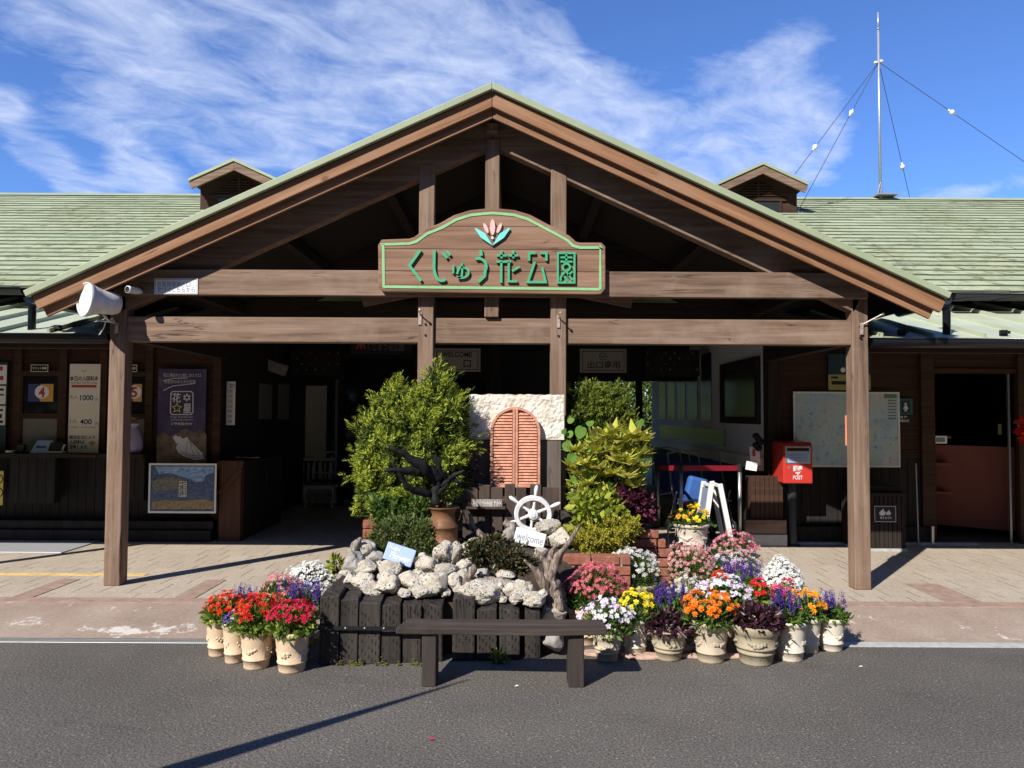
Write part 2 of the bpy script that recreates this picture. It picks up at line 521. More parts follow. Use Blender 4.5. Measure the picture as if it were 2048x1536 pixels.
    t = NT('meadow_print'); v = t.mapping()
    n = t.noise(v, 9., 8, .7)
    c = t.ramp(n, [(.3, (.045, .04, .03)), (.5, (.14, .10, .07)), (.7, (.24, .19, .13))])
    t.done(c, .5, 0., .4)
    t = NT('landscape_print'); v = t.mapping()
    n = t.noise(v, 7., 9, .7, .4)
    z = t.sep(t.mapping())[2]
    c = t.ramp(n, [(.3, (.03, .05, .10)), (.45, (.07, .10, .16)), (.55, (.16, .17, .14)), (.7, (.32, .27, .20))])
    t.done(c, .25, 0., .5)
    for nm, sc_, stops in (('print_hill', 26., [(.3, (.05, .06, .05)), (.48, (.14, .145, .11)), (.6, (.22, .20, .15)), (.75, (.30, .29, .24))]),
                           ('print_sky', 15., [(.32, (.07, .13, .30)), (.48, (.20, .35, .62)), (.6, (.34, .50, .74)), (.72, (.62, .70, .80))]),
                           ('print_ridge', 20., [(.32, (.02, .03, .06)), (.48, (.05, .085, .17)), (.6, (.10, .13, .26)), (.74, (.22, .22, .30))])):
        t = NT(nm); v = t.mapping(scale=(1, 1, 1.6)); n = t.noise(v, sc_, 8, .68, .9)
        t.done(t.ramp(n, stops), .2, 0., .5)
    t = NT('print_flowers'); v = t.mapping(); n = t.noise(v, 26., 8, .75)
    c = t.ramp(n, [(.3, (.10, .09, .045)), (.5, (.28, .21, .10)), (.62, (.40, .27, .20)), (.75, (.42, .13, .09))])
    t.done(c, .3, 0., .4)
    t = NT('screen_print'); v = t.mapping(); n = t.noise(t.mapping(scale=(.5, 1, 3)), 1.1, 3, .5)
    c = t.ramp(n, [(.35, (.010, .011, .014)), (.52, (.03, .032, .036)), (.7, (.075, .085, .10))])
    t.done(c, .12, 0., .6)

    # coral rock, limestone panel
    t = NT('coral_rock'); v = t.mapping()
    n = t.noise(v, 7., 8, .7)
    c = t.ramp(n, [(.28, (.33, .26, .175)), (.42, (.62, .55, .43)), (.56, (.74, .69, .60)), (.75, (.78, .75, .69))])
    c = t.mix(t.math('MULTIPLY', t.objrnd(), .8), c, t.ramp(n, [(.3, (.25, .22, .17)), (.6, (.56, .52, .45))]))
    pit = t.voro(t.mapping(), 55.)
    pm = t.ramp(pit, [(.20, 1.), (.36, 0.)])
    sel = t.ramp(t.noise(v, 13., 3), [(.42, 0.), (.54, 1.)])
    pm = t.math('MULTIPLY', pm, sel)
    c = t.mix(t.math('MULTIPLY', pm, .8), c, (.12, .095, .065))
    c = t.mix(t.ramp(t.noise(v, 30., 5, .75), [(.55, 0.), (.68, .55)]), c, (.24, .195, .135))
    hh = t.math('SUBTRACT', t.noise(v, 30., 8, .78), t.math('MULTIPLY', pm, .8))
    t.bump(hh, 1., .022)
    t.done(c, .92, 0., .15)
    t = NT('grey_rock'); v = t.mapping()
    n = t.noise(v, 7., 8, .7)
    c = t.ramp(n, [(.3, (.20, .19, .17)), (.55, (.38, .36, .33)), (.72, (.52, .50, .46))])
    t.bump(t.noise(v, 20., 7, .7), .9, .012)
    t.done(c, .9, 0., .2)
    t = NT('limestone'); v = t.mapping()
    n = t.noise(v, 7., 7, .65)
    c = t.ramp(n, [(.3, (.58, .50, .38)), (.5, (.70, .64, .55)), (.7, (.76, .73, .67))])
    t.bump(t.noise(v, 26., 6, .7), .7, .012)
    t.done(c, .9, 0., .2)
    flat('shutter_terracotta', (.53, .25, .165), .8, var=.28, scale=25., bump=.3)
    t = NT('brick_red'); v = t.mapping(); n = t.noise(v, 18., 7, .7)
    c = t.ramp(n, [(.3, (.17, .065, .042)), (.55, (.28, .115, .075)), (.75, (.38, .21, .155))])
    c = t.mix(t.math('MULTIPLY', t.objrnd(), .35), c, (.30, .09, .05))
    t.bump(t.noise(v, 60., 4), .5, .005)
    t.done(c, .9, 0., .2)
    flat('mortar_pale', (.42, .38, .33), .9)
    # pots
    for nm, base, dirt in (('cream_pot', (.60, .455, .31), (.40, .27, .17)), ('stone_pot', (.45, .375, .275), (.24, .20, .14)),
                           ('mossy_pot', (.36, .31, .22), (.17, .155, .085)), ('white_pot', (.60, .54, .45), (.36, .26, .17))):
        t = NT(nm); v = t.mapping(); n = t.noise(v, 9., 7, .65)
        c = t.mix(t.ramp(n, [(.45, 0.), (.75, .8)]), base, dirt)
        c = t.mix(t.ramp(t.noise(v, 60., 4), [(.4, 0.), (.8, .3)]), c, tuple(min(1, x * 1.25) for x in base))
        t.bump(t.noise(v, 40., 6, .6), .5, .006)
        t.done(c, .85, 0., .25)
    t = NT('rusty_can'); v = t.mapping(); n = t.noise(v, 6., 8, .7)
    c = t.ramp(n, [(.3, (.07, .026, .012)), (.5, (.21, .10, .045)), (.68, (.30, .17, .085)), (.8, (.17, .15, .13))])
    t.bump(n, .3, .006); t.done(c, .6, .2)
    flat('soil', (.05, .036, .025), .95, var=.4, scale=20., bump=.6)
    flat('moss', (.10, .105, .02), .95, var=.4, scale=30., bump=.8)
    flat('charred_wood', (.008, .008, .009), .65, spec=.25, var=.4, scale=14., bump=.8)
    flat('bark', (.06, .042, .03), .9, var=.3, scale=20., bump=.5)
    flat('red_slab', (.48, .33, .26), .85, var=.3, scale=9., bump=.4)

    # foliage
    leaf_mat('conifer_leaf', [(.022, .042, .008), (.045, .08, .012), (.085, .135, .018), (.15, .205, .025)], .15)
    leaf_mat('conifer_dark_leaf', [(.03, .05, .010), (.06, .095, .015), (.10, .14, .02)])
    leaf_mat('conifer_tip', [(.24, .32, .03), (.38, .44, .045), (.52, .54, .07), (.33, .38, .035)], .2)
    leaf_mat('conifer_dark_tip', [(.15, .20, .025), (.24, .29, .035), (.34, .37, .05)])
    leaf_mat('golden_tip', [(.42, .38, .04), (.55, .48, .07), (.48, .46, .06)])
    leaf_mat('shrub_leaf', [(.045, .075, .018), (.085, .125, .03), (.13, .175, .05), (.20, .23, .075)])
    leaf_mat('azalea_leaf', [(.022, .026, .010), (.05, .06, .02), (.10, .115, .045), (.13, .08, .05)], .2, .35)
    leaf_mat('variegated_leaf', [(.50, .50, .07), (.64, .60, .10), (.70, .64, .20), (.36, .42, .07)])
    leaf_mat('heart_leaf', [(.075, .18, .022), (.11, .24, .03), (.15, .29, .04)], .4)
    leaf_mat('lime_leaf', [(.25, .32, .03), (.38, .44, .05), (.50, .50, .08), (.17, .25, .03)], .4)
    leaf_mat('golden_leaf', [(.26, .26, .025), (.42, .39, .04), (.52, .46, .07), (.14, .16, .02)])
    leaf_mat('purple_leaf', [(.03, .008, .016), (.075, .014, .035), (.14, .03, .065), (.20, .06, .09)], .2, .4)
    leaf_mat('plum_leaf', [(.018, .008, .012), (.045, .016, .024), (.085, .032, .045)], .15, .35)
    leaf_mat('pot_leaf', [(.03, .065, .012), (.06, .12, .02), (.10, .18, .03), (.15, .24, .045)])
    leaf_mat('bright_pot_leaf', [(.09, .15, .02), (.17, .25, .035), (.27, .35, .06)])
    leaf_mat('far_leaf', [(.03, .06, .012), (.07, .115, .02), (.13, .18, .035), (.20, .25, .05)])
    # petals
    leaf_mat('petal_scarlet', [(.55, .018, .008), (.70, .035, .010), (.78, .085, .012)], .25)
    leaf_mat('petal_red', [(.50, .006, .010), (.66, .012, .015), (.74, .03, .02)], .25)
    leaf_mat('petal_crimson', [(.42, .004, .03), (.58, .010, .055), (.66, .03, .09)], .25)
    leaf_mat('petal_orange', [(.72, .13, .006), (.80, .20, .010), (.82, .27, .015)], .25)
    leaf_mat('petal_amber', [(.78, .26, .008), (.82, .36, .012), (.84, .44, .03)], .25)
    leaf_mat('petal_yellow', [(.78, .60, .012), (.84, .72, .03), (.80, .72, .06)], .25)
    leaf_mat('petal_white', [(.55, .56, .50), (.70, .70, .66), (.78, .78, .75)], .25)
    leaf_mat('petal_pink', [(.55, .05, .12), (.68, .13, .20), (.76, .30, .33), (.60, .03, .09)], .25)
    leaf_mat('petal_rose', [(.66, .22, .25), (.74, .40, .42), (.78, .60, .58), (.62, .12, .17)], .25)
    leaf_mat('petal_lilac', [(.58, .48, .66), (.68, .62, .72), (.74, .72, .76), (.42, .26, .48)], .25)
    leaf_mat('petal_violet', [(.07, .035, .26), (.12, .06, .36), (.19, .11, .46), (.05, .02, .16)], .25)
    leaf_mat('flower_eye', [(.60, .40, .03), (.72, .52, .05)], .1)


make_materials()
# ------------------------------------------------------------------ mesh helpers
ORG = {}


class MB:
    """collects shapes in world coordinates, then links them as ONE mesh object"""
    def __init__(self):
        self.V, self.F, self.I = [], [], []

    def add(self, verts, faces, mi=0):
        o = len(self.V)
        self.V.extend([tuple(v) for v in verts])
        self.F.extend([tuple(i + o for i in f) for f in faces])
        self.I.extend([mi] * len(faces))
        return self

    def box(self, x0, x1, y0, y1, z0, z1, mi=0):
        v = [(x0, y0, z0), (x1, y0, z0), (x1, y1, z0), (x0, y1, z0), (x0, y0, z1), (x1, y0, z1), (x1, y1, z1), (x0, y1, z1)]
        return self.add(v, [(0, 3, 2, 1), (4, 5, 6, 7), (0, 1, 5, 4), (1, 2, 6, 5), (2, 3, 7, 6), (3, 0, 4, 7)], mi)

    def obox(self, c, size, rot=None, mi=0):
        a, b, d = size[0] / 2, size[1] / 2, size[2] / 2
        m = rot if rot is not None else Matrix.Identity(3)
        v = [m @ Vector((x, y, z)) + Vector(c) for z in (-d, d) for x, y in ((-a, -b), (a, -b), (a, b), (-a, b))]
        return self.add(v, [(0, 3, 2, 1), (4, 5, 6, 7), (0, 1, 5, 4), (1, 2, 6, 5), (2, 3, 7, 6), (3, 0, 4, 7)], mi)

    def bar(self, p, q, w, h, mi=0, up=Vector((0, 0, 1))):
        p, q = Vector(p), Vector(q)
        x = (q - p).normalized()
        y = up.cross(x)
        if y.length < 1e-4: y = Vector((0, 1, 0)).cross(x)
        y.normalize(); z = x.cross(y)
        return self.obox((p + q) / 2, ((q - p).length, w, h), Matrix((x, y, z)).transposed(), mi)

    def prism(self, poly, y0, y1, mi=0):
        """outline given in X,Z (counter-clockwise seen from the front), from depth y0 to y1"""
        n = len(poly)
        v = [(x, y0, z) for x, z in poly] + [(x, y1, z) for x, z in poly]
        f = [tuple(range(n)), tuple(range(2 * n - 1, n - 1, -1))]
        f += [(k, k + n, (k + 1) % n + n, (k + 1) % n) for k in range(n)]
        return self.add(v, f, mi)

    def tube(self, pts, rad, n=8, mi=0, caps=True):
        pts = [Vector(p) for p in pts]
        if isinstance(rad, (int, float)): rad = [rad] * len(pts)
        v, f = [], []
        ref = None
        for k, p in enumerate(pts):
            t = (pts[min(k + 1, len(pts) - 1)] - pts[max(k - 1, 0)]).normalized()
            if ref is None:
                ref = Vector((0, 0, 1)) if abs(t.z) < .9 else Vector((1, 0, 0))
                a = t.cross(ref).normalized()
            else:
                a = (a - t * a.dot(t)).normalized()
            b = t.cross(a)
            for j in range(n):
                an = 2 * math.pi * j / n
                v.append(p + (a * math.cos(an) + b * math.sin(an)) * rad[k])
        for k in range(len(pts) - 1):
            for j in range(n):
                f.append((k * n + j, k * n + (j + 1) % n, (k + 1) * n + (j + 1) % n, (k + 1) * n + j))
        if caps:
            f.append(tuple(range(n - 1, -1, -1)))
            f.append(tuple(range((len(pts) - 1) * n, len(pts) * n)))
        return self.add(v, f, mi)

    def lathe(self, prof, c, n=28, mi=0, axis=None):
        """profile of (radius, height) turned round the vertical through c"""
        c = Vector(c)
        m = axis if axis is not None else Matrix.Identity(3)
        v, f = [], []
        for r, z in prof:
            for j in range(n):
                an = 2 * math.pi * j / n
                v.append(c + m @ Vector((r * math.cos(an), r * math.sin(an), z)))
        for k in range(len(prof) - 1):
            for j in range(n):
                f.append((k * n + j, k * n + (j + 1) % n, (k + 1) * n + (j + 1) % n, (k + 1) * n + j))
        return self.add(v, f, mi)

    def ball(self, c, r, seg=10, rings=6, mi=0):
        rx, ry, rz = (r, r, r) if isinstance(r, (int, float)) else r
        prof = []
        v, f = [], []
        for k in range(rings + 1):
            th = math.pi * k / rings
            for j in range(seg):
                an = 2 * math.pi * j / seg
                v.append((c[0] + rx * math.sin(th) * math.cos(an), c[1] + ry * math.sin(th) * math.sin(an), c[2] - rz * math.cos(th)))
        for k in range(rings):
            for j in range(seg):
                f.append((k * seg + j, k * seg + (j + 1) % seg, (k + 1) * seg + (j + 1) % seg, (k + 1) * seg + j))
        return self.add(v, f, mi)

    def build(self, name, mats, parent=None, bevel=0., smooth=False, org=None):
        me = bpy.data.meshes.new(name)
        V = self.V
        if parent is not None: o = ORG[parent.name]
        elif org is not None: o = Vector(org)
        else:
            a = np.array([tuple(v) for v in V])
            lo, hi = a.min(0), a.max(0)
            o = Vector(((lo[0] + hi[0]) / 2, (lo[1] + hi[1]) / 2, lo[2]))
        me.from_pydata([(v[0] - o[0], v[1] - o[1], v[2] - o[2]) for v in V], [], self.F)
        if not isinstance(mats, (list, tuple)): mats = [mats]
        for m in mats: me.materials.append(MATS[m])
        if len(mats) > 1: me.polygons.foreach_set('material_index', self.I)
        if smooth: me.polygons.foreach_set('use_smooth', [True] * len(me.polygons))
        me.update()
        ob = bpy.data.objects.new(name, me)
        COL.objects.link(ob)
        if parent is not None: ob.parent = parent
        else: ob.location = o
        ORG[ob.name] = Vector(o)
        if bevel:
            b = ob.modifiers.new('bevel', 'BEVEL'); b.width = bevel; b.segments = 2; b.limit_method = 'ANGLE'; b.angle_limit = R(40)
        return ob


def thing(name, label, cat, loc, group=None):
    o = bpy.data.objects.new(name, None)
    o.empty_display_size = .1
    COL.objects.link(o)
    o.location = loc
    ORG[o.name] = Vector(loc)
    o['label'] = label; o['category'] = cat
    if group: o['group'] = group
    return o


def tag(o, label, cat, group=None, kind=None):
    o['label'] = label; o['category'] = cat
    if group: o['group'] = group
    if kind: o['kind'] = kind
    return o


def struct(o):
    o['kind'] = 'structure'
    return o


def text(s, box, Y, parent, mat, name='lettering', depth=.0015, bold=0., ex=Vector((1, 0, 0)), ey=Vector((0, 0, 1)), origin=None, keep=False, spacing=1.0):
    """writing fitted into box (x0, x1, z0, z1) in the plane at depth Y, facing the viewer"""
    cu = bpy.data.curves.new('writing', 'FONT')
    cu.body = s; cu.size = 1.0; cu.align_x = 'LEFT'; cu.offset = bold; cu.resolution_u = 3
    cu.space_line = spacing
    ob = bpy.data.objects.new('writing', cu)
    COL.objects.link(ob)
    dg = bpy.context.evaluated_depsgraph_get()
    me = bpy.data.meshes.new_from_object(ob.evaluated_get(dg))
    vs_ = np.array([v.co[:] for v in me.vertices]) if len(me.vertices) else np.zeros((1, 3))
    fs = [tuple(p.vertices) for p in me.polygons]
    bpy.data.objects.remove(ob); bpy.data.curves.remove(cu); bpy.data.meshes.remove(me)
    lo, hi = vs_.min(0), vs_.max(0)
    x0, x1, z0, z1 = box
    sx = (x1 - x0) / max(hi[0] - lo[0], 1e-6); sz = (z1 - z0) / max(hi[1] - lo[1], 1e-6)
    if keep: sx = sz = min(sx, sz)
    m = MB()
    o = origin if origin is not None else Vector((0, Y, 0))
    n = ex.cross(ey)
    P = []
    for v in vs_:
        a = (x0 + x1) / 2 + (v[0] - (lo[0] + hi[0]) / 2) * sx
        b = (z0 + z1) / 2 + (v[1] - (lo[1] + hi[1]) / 2) * sz
        P.append(o + ex * a + ey * b + n * depth)
    m.add(P, fs)
    return m.build(name, mat, parent)


def stroke(m, pts, w, y0, y1, mi=0):
    """a flat ribbon of letter along points (x, z), w wide, from depth y0 to y1, mitred"""
    pts = [Vector((p[0], p[1])) for p in pts]
    closed = (pts[0] - pts[-1]).length < 1e-6
    if closed: pts = pts[:-1]
    n = len(pts)
    Lf, Rt = [], []
    for k in range(n):
        a = pts[(k - 1) % n] if (closed or k > 0) else None
        b = pts[(k + 1) % n] if (closed or k < n - 1) else None
        d1 = (pts[k] - a).normalized() if a is not None else (b - pts[k]).normalized()
        d2 = (b - pts[k]).normalized() if b is not None else d1
        n1, n2 = Vector((-d1.y, d1.x)), Vector((-d2.y, d2.x))
        mm = (n1 + n2)
        mm = mm.normalized() if mm.length > 1e-4 else n1
        k_ = min(2.2, 1 / max(.3, mm.dot(n1)))
        Lf.append(pts[k] + mm * w / 2 * k_); Rt.append(pts[k] - mm * w / 2 * k_)
    v = []
    for k in range(n):
        v += [(Lf[k].x, y0, Lf[k].y), (Rt[k].x, y0, Rt[k].y), (Lf[k].x, y1, Lf[k].y), (Rt[k].x, y1, Rt[k].y)]
    f = []
    for k in range(n if closed else n - 1):
        a, b = 4 * k, 4 * ((k + 1) % n)
        f += [(a, a + 1, b + 1, b), (a + 2, b + 2, b + 3, a + 3), (a, b, b + 2, a + 2), (a + 1, a + 3, b + 3, b + 1)]
    if not closed:
        e = 4 * (n - 1)
        f += [(0, 2, 3, 1), (e, e + 1, e + 3, e + 2)]
    m.add(v, f, mi)


def arc(cx, cz, r, a0, a1, n=10, rz=None):
    rz = rz or r
    return [(cx + r * math.cos(R(a0 + (a1 - a0) * k / n)), cz + rz * math.sin(R(a0 + (a1 - a0) * k / n))) for k in range(n + 1)]


TER = .10                      # height of the paved terrace


def gz(Y):
    return 0. if Y < 5.5 else (TER if Y > 6.12 else TER * (Y - 5.5) / .62)


# ------------------------------------------------------------------ the ground
def build_ground():
    m = MB()
    m.add([(-400, -400, 0), (400, -400, 0), (400, 900, 0), (-400, 900, 0)], [(0, 1, 2, 3)])
    o = struct(m.build('asphalt_ground', 'asphalt', org=(0, 0, 0)))
    # sloping apron between the asphalt and the terrace
    m = MB()
    xs = np.linspace(-14, 14, 57)
    rows = [(5.50, .004), (5.56, .012), (6.05, TER - .01), (6.12, TER)]
    v = [(x, y, z) for y, z in rows for x in xs]
    n = len(xs)
    f = [(r * n + k, r * n + k + 1, (r + 1) * n + k + 1, (r + 1) * n + k) for r in range(len(rows) - 1) for k in range(n - 1)]
    m.add(v, f)
    struct(m.build('apron_ramp', 'ramp_concrete', org=(0, 0, 0)))
    m = MB()
    m.box(-14, 14, 6.12, 22, -.1, TER)
    struct(m.build('terrace_pavement', 'paving', org=(0, 0, 0)))
    m = MB()
    m.box(-14, 14, 6.122, 6.27, TER - .02, TER + .005)
    for px, w in ((45, .17), (372, .17), (1905, .3)):
        x = ground(px, 1195, TER).x
        m.box(x - w / 2, x + w / 2, 6.272, 6.95, TER - .02, TER + .005)
    struct(m.build('pavement_edging', 'kerb_red', org=(0, 0, 0)))
    m = MB()
    a, b = ground(0, 1148, TER), ground(297, 1148, TER)
    m.box(-12, b.x, a.y - .045, a.y + .045, TER - .02, TER + .004)
    struct(m.build('tactile_strip', 'tactile_yellow', org=(0, 0, 0)))
    # drain grating by the kerb, concrete strip on the other side
    m = MB()
    m.box(-14, -1.6, 5.40, 5.495, -.05, .006)
    tag(m.build('drain_grating', 'drain_grating', bevel=.003), 'grey steel drain grating between asphalt and pinkish ramp', 'drain')
    m = MB()
    m.box(1.9, 14, 5.40, 5.495, -.05, .007)
    struct(m.build('kerb_strip', 'concrete_pale', org=(0, 0, 0)))
    m = MB()
    a, b = ground(0, 1106, TER), ground(207, 1081, TER)
    m.box(-9, b.x, a.y, b.y + .08, TER - .01, TER + .012)
    tag(m.build('tread_plate', 'tread_plate', bevel=.003), 'shiny checkered metal plate on paving before ticket window', 'metal plate')
    # garden beyond the building
    m = MB()
    m.box(-60, 60, 22.02, 60, -.1, .13)
    struct(m.build('garden_lawn', 'lawn', org=(0, 0, 0)))


build_ground()

# ------------------------------------------------------------------ the porch
XC = -0.18
SL = .459
YR = 6.385                                  # front edge of the porch roof
ZA = at(985, 163, YR).z                    # its ridge
EL, ER = at(45, 586, YR).x, at(1905, 592, YR).x


def rake(m, ztop, zbot, xl, xr, y0, y1, mi=0, cut=True):
    """two boards that meet under the ridge and fall to both sides"""
    h = ztop - zbot
    c = h * .42 if cut else 0
    m.prism([(xl + c, zbot - SL * (XC - xl - c)), (XC, zbot), (XC, ztop), (xl, ztop - SL * (XC - xl))], y0, y1, mi)
    return m


def build_porch():
    root = thing('entrance_porch', 'large brown timber gabled porch with green roof edge, behind flower bed', 'porch', (XC, 6.7, TER))

    def rising(zt, zb, xl, y0, y1):
        m = MB(); c = (zt - zb) * .4
        m.prism([(xl + c, zb - SL * (XC - xl - c)), (XC - .002, zb), (XC - .002, zt), (xl, zt - SL * (XC - xl))], y0, y1); return m

    def falling(zt, zb, xr, y0, y1):
        m = MB(); c = (zt - zb) * .4
        m.prism([(XC + .002, zb), (xr - c, zb - SL * (xr - c - XC)), (xr, zt - SL * (xr - XC)), (XC + .002, zt)], y0, y1); return m
    # roof slabs and their verge trim
    for fn, xe in ((rising, EL), (falling, ER)):
        fn(ZA - .014, ZA - .05, xe, YR + .05, 13.2).build('roof', 'roof_trim_green', root)
        fn(ZA, ZA - .062, xe + (.0 if xe > 0 else 0), YR, YR + .048).build('verge_trim', 'roof_trim_green', root, bevel=.006)
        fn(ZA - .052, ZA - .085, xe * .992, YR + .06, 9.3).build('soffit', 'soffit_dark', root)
    z1, z2 = at(985, 183, 6.43).z, at(985, 211, 6.43).z
    xl, xr = at(64, 592, 6.43).x, at(1893, 600, 6.43).x
    rising(z1, z2 - .01, xl, 6.43, 6.465).build('bargeboard', 'bargeboard_rising', root, bevel=.004)
    falling(z1, z2 - .01, xr, 6.43, 6.465).build('bargeboard', 'bargeboard_falling', root, bevel=.004)
    z3, z4 = at(985, 213, 6.48).z, at(985, 236, 6.48).z
    xl, xr = at(85, 612, 6.48).x, at(1868, 612, 6.48).x
    rising(z3, z4, xl, 6.48, 6.51).build('bargeboard', 'bargeboard_rising', root, bevel=.004)
    falling(z3, z4, xr, 6.48, 6.51).build('bargeboard', 'bargeboard_falling', root, bevel=.004)
    # rafters in the plane of the truss
    zr = at(985, 292, 6.70).z
    rising(ZA - .09, zr, at(214, 600, 6.7).x, 6.70, 6.82).build('rafter', 'timber_beam', root, bevel=.005)
    falling(ZA - .09, zr, at(1740, 600, 6.7).x, 6.70, 6.82).build('rafter', 'timber_beam', root, bevel=.005)
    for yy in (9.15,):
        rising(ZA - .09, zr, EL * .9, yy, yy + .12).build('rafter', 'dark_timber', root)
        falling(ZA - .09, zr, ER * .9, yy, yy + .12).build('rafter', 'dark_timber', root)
    # ridge beam end
    a, b = at(973, 262, 6.62), at(996, 245, 6.62)
    MB().box(a.x, b.x, 6.62, 9.4, a.z, b.z).build('ridge_beam', 'timber_depth', root, bevel=.004)
    # posts
    pw = .14
    xL = at(208, 1100, 6.70).x
    xR = at(1742, 1100, 6.70).x - pw
    xA, xB = at(834.5, 800, 6.70).x, at(1101, 760, 6.70).x
    for x, zt in ((xL, at(235, 592, 6.70).z), (xR, at(1715, 575, 6.70).z)):
        m = MB().box(x, x + pw, 6.70, 6.84, TER, zt)
        m.build('post', 'timber_post', root, bevel=.008)
    for x in (xA, xB):
        zt = zr - SL * abs(x + .065 - XC) + .1
        MB().box(x, x + .135, 6.69, 6.825, TER, zt).build('post', 'timber_post', root, bevel=.007)
    xk = at(970, 450, 6.685).x
    MB().box(xk, xk + .125, 6.685, 6.81, at(985, 634, 6.685).z, zr + .06).build('king_post', 'timber_post', root, bevel=.007)
    # beams
    zt, zb = at(700, 540, 6.63).z, at(700, 591, 6.63).z
    MB().box(at(258, 570, 6.63).x, at(1737, 570, 6.63).x, 6.635, 6.715, zb, zt).build('tie_beam', 'timber_beam', root, bevel=.006)
    zt, zb = at(700, 635, 6.72).z, at(700, 685, 6.72).z
    MB().box(xL + pw - .03, xR + .03, 6.722, 6.85, zb, zt).build('cross_beam', 'timber_beam', root, bevel=.006)
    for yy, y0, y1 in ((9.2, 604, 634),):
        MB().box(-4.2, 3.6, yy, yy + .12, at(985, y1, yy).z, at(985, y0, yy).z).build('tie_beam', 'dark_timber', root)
    # side plates that run back from the posts, and purlins under the roof
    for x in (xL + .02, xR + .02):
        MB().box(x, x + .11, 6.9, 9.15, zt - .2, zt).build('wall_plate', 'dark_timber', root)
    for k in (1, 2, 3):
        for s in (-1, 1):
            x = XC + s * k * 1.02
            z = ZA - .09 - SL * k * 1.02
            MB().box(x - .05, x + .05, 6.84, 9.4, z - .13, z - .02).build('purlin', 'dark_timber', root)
    # pale skylight panels set in the porch ceiling
    # braces seen behind the board
    for s in (-1, 1):
        MB().bar((XC, 9.12, at(985, 585, 9.1).z + .2), (XC + s * 1.6, 9.12, at(985, 604, 9.1).z), .07, .12).build('brace', 'timber_beam', root)
    # hooks with banner pins on the posts
    for px, py in ((840, 630), (1117, 636), (1723, 650), (234, 648)):
        p = at(px, py, 6.688)
        m = MB()
        m.box(p.x - .014, p.x + .014, p.y - .008, p.y + .004, p.z - .085, p.z + .02)
        m.tube([p + Vector((0, 0, 0)), p + Vector((.01 if px < 1700 else .16, -.10 if px < 1700 else -.06, .03 if px < 1700 else .09))], .006, 6)
        m.ball(p + Vector((.01 if px < 1700 else .16, -.105 if px < 1700 else -.06, .03 if px < 1700 else .09)), .013, 6, 4)
        m.build('banner_hook', 'hook_metal', root)
    # bolt heads at the joints
    for x in (xL + .07, xR + .07, xA + .067, xB + .067):
        for dz in (-.045, .05):
            z = (zt + zb) / 2 + dz
            MB().prism(arc(x, z, .011, 0, 300, 5), 6.683, 6.70 if x in (xL + .07, xR + .07) else 6.69).build('bolt', 'black_iron', root)
    # porch eaves gutters
    for xe, s in ((EL, -1), (ER, 1)):
        z = ZA - SL * abs(xe - XC) - .03
        m = MB()
        prof = [(xe + s * (.045 - .06 * math.cos(R(t))), z - .055 * math.sin(R(t))) for t in range(0, 181, 20)]
        prof += [(xe + s * (.045 - .052 * math.cos(R(t))), z - .047 * math.sin(R(t))) for t in range(180, -1, -20)]
        if s < 0: prof = prof[::-1]
        m.prism(prof, 6.56, 7.35)
        m.build('gutter', 'gutter_black', root)
    return root


porch = build_porch()


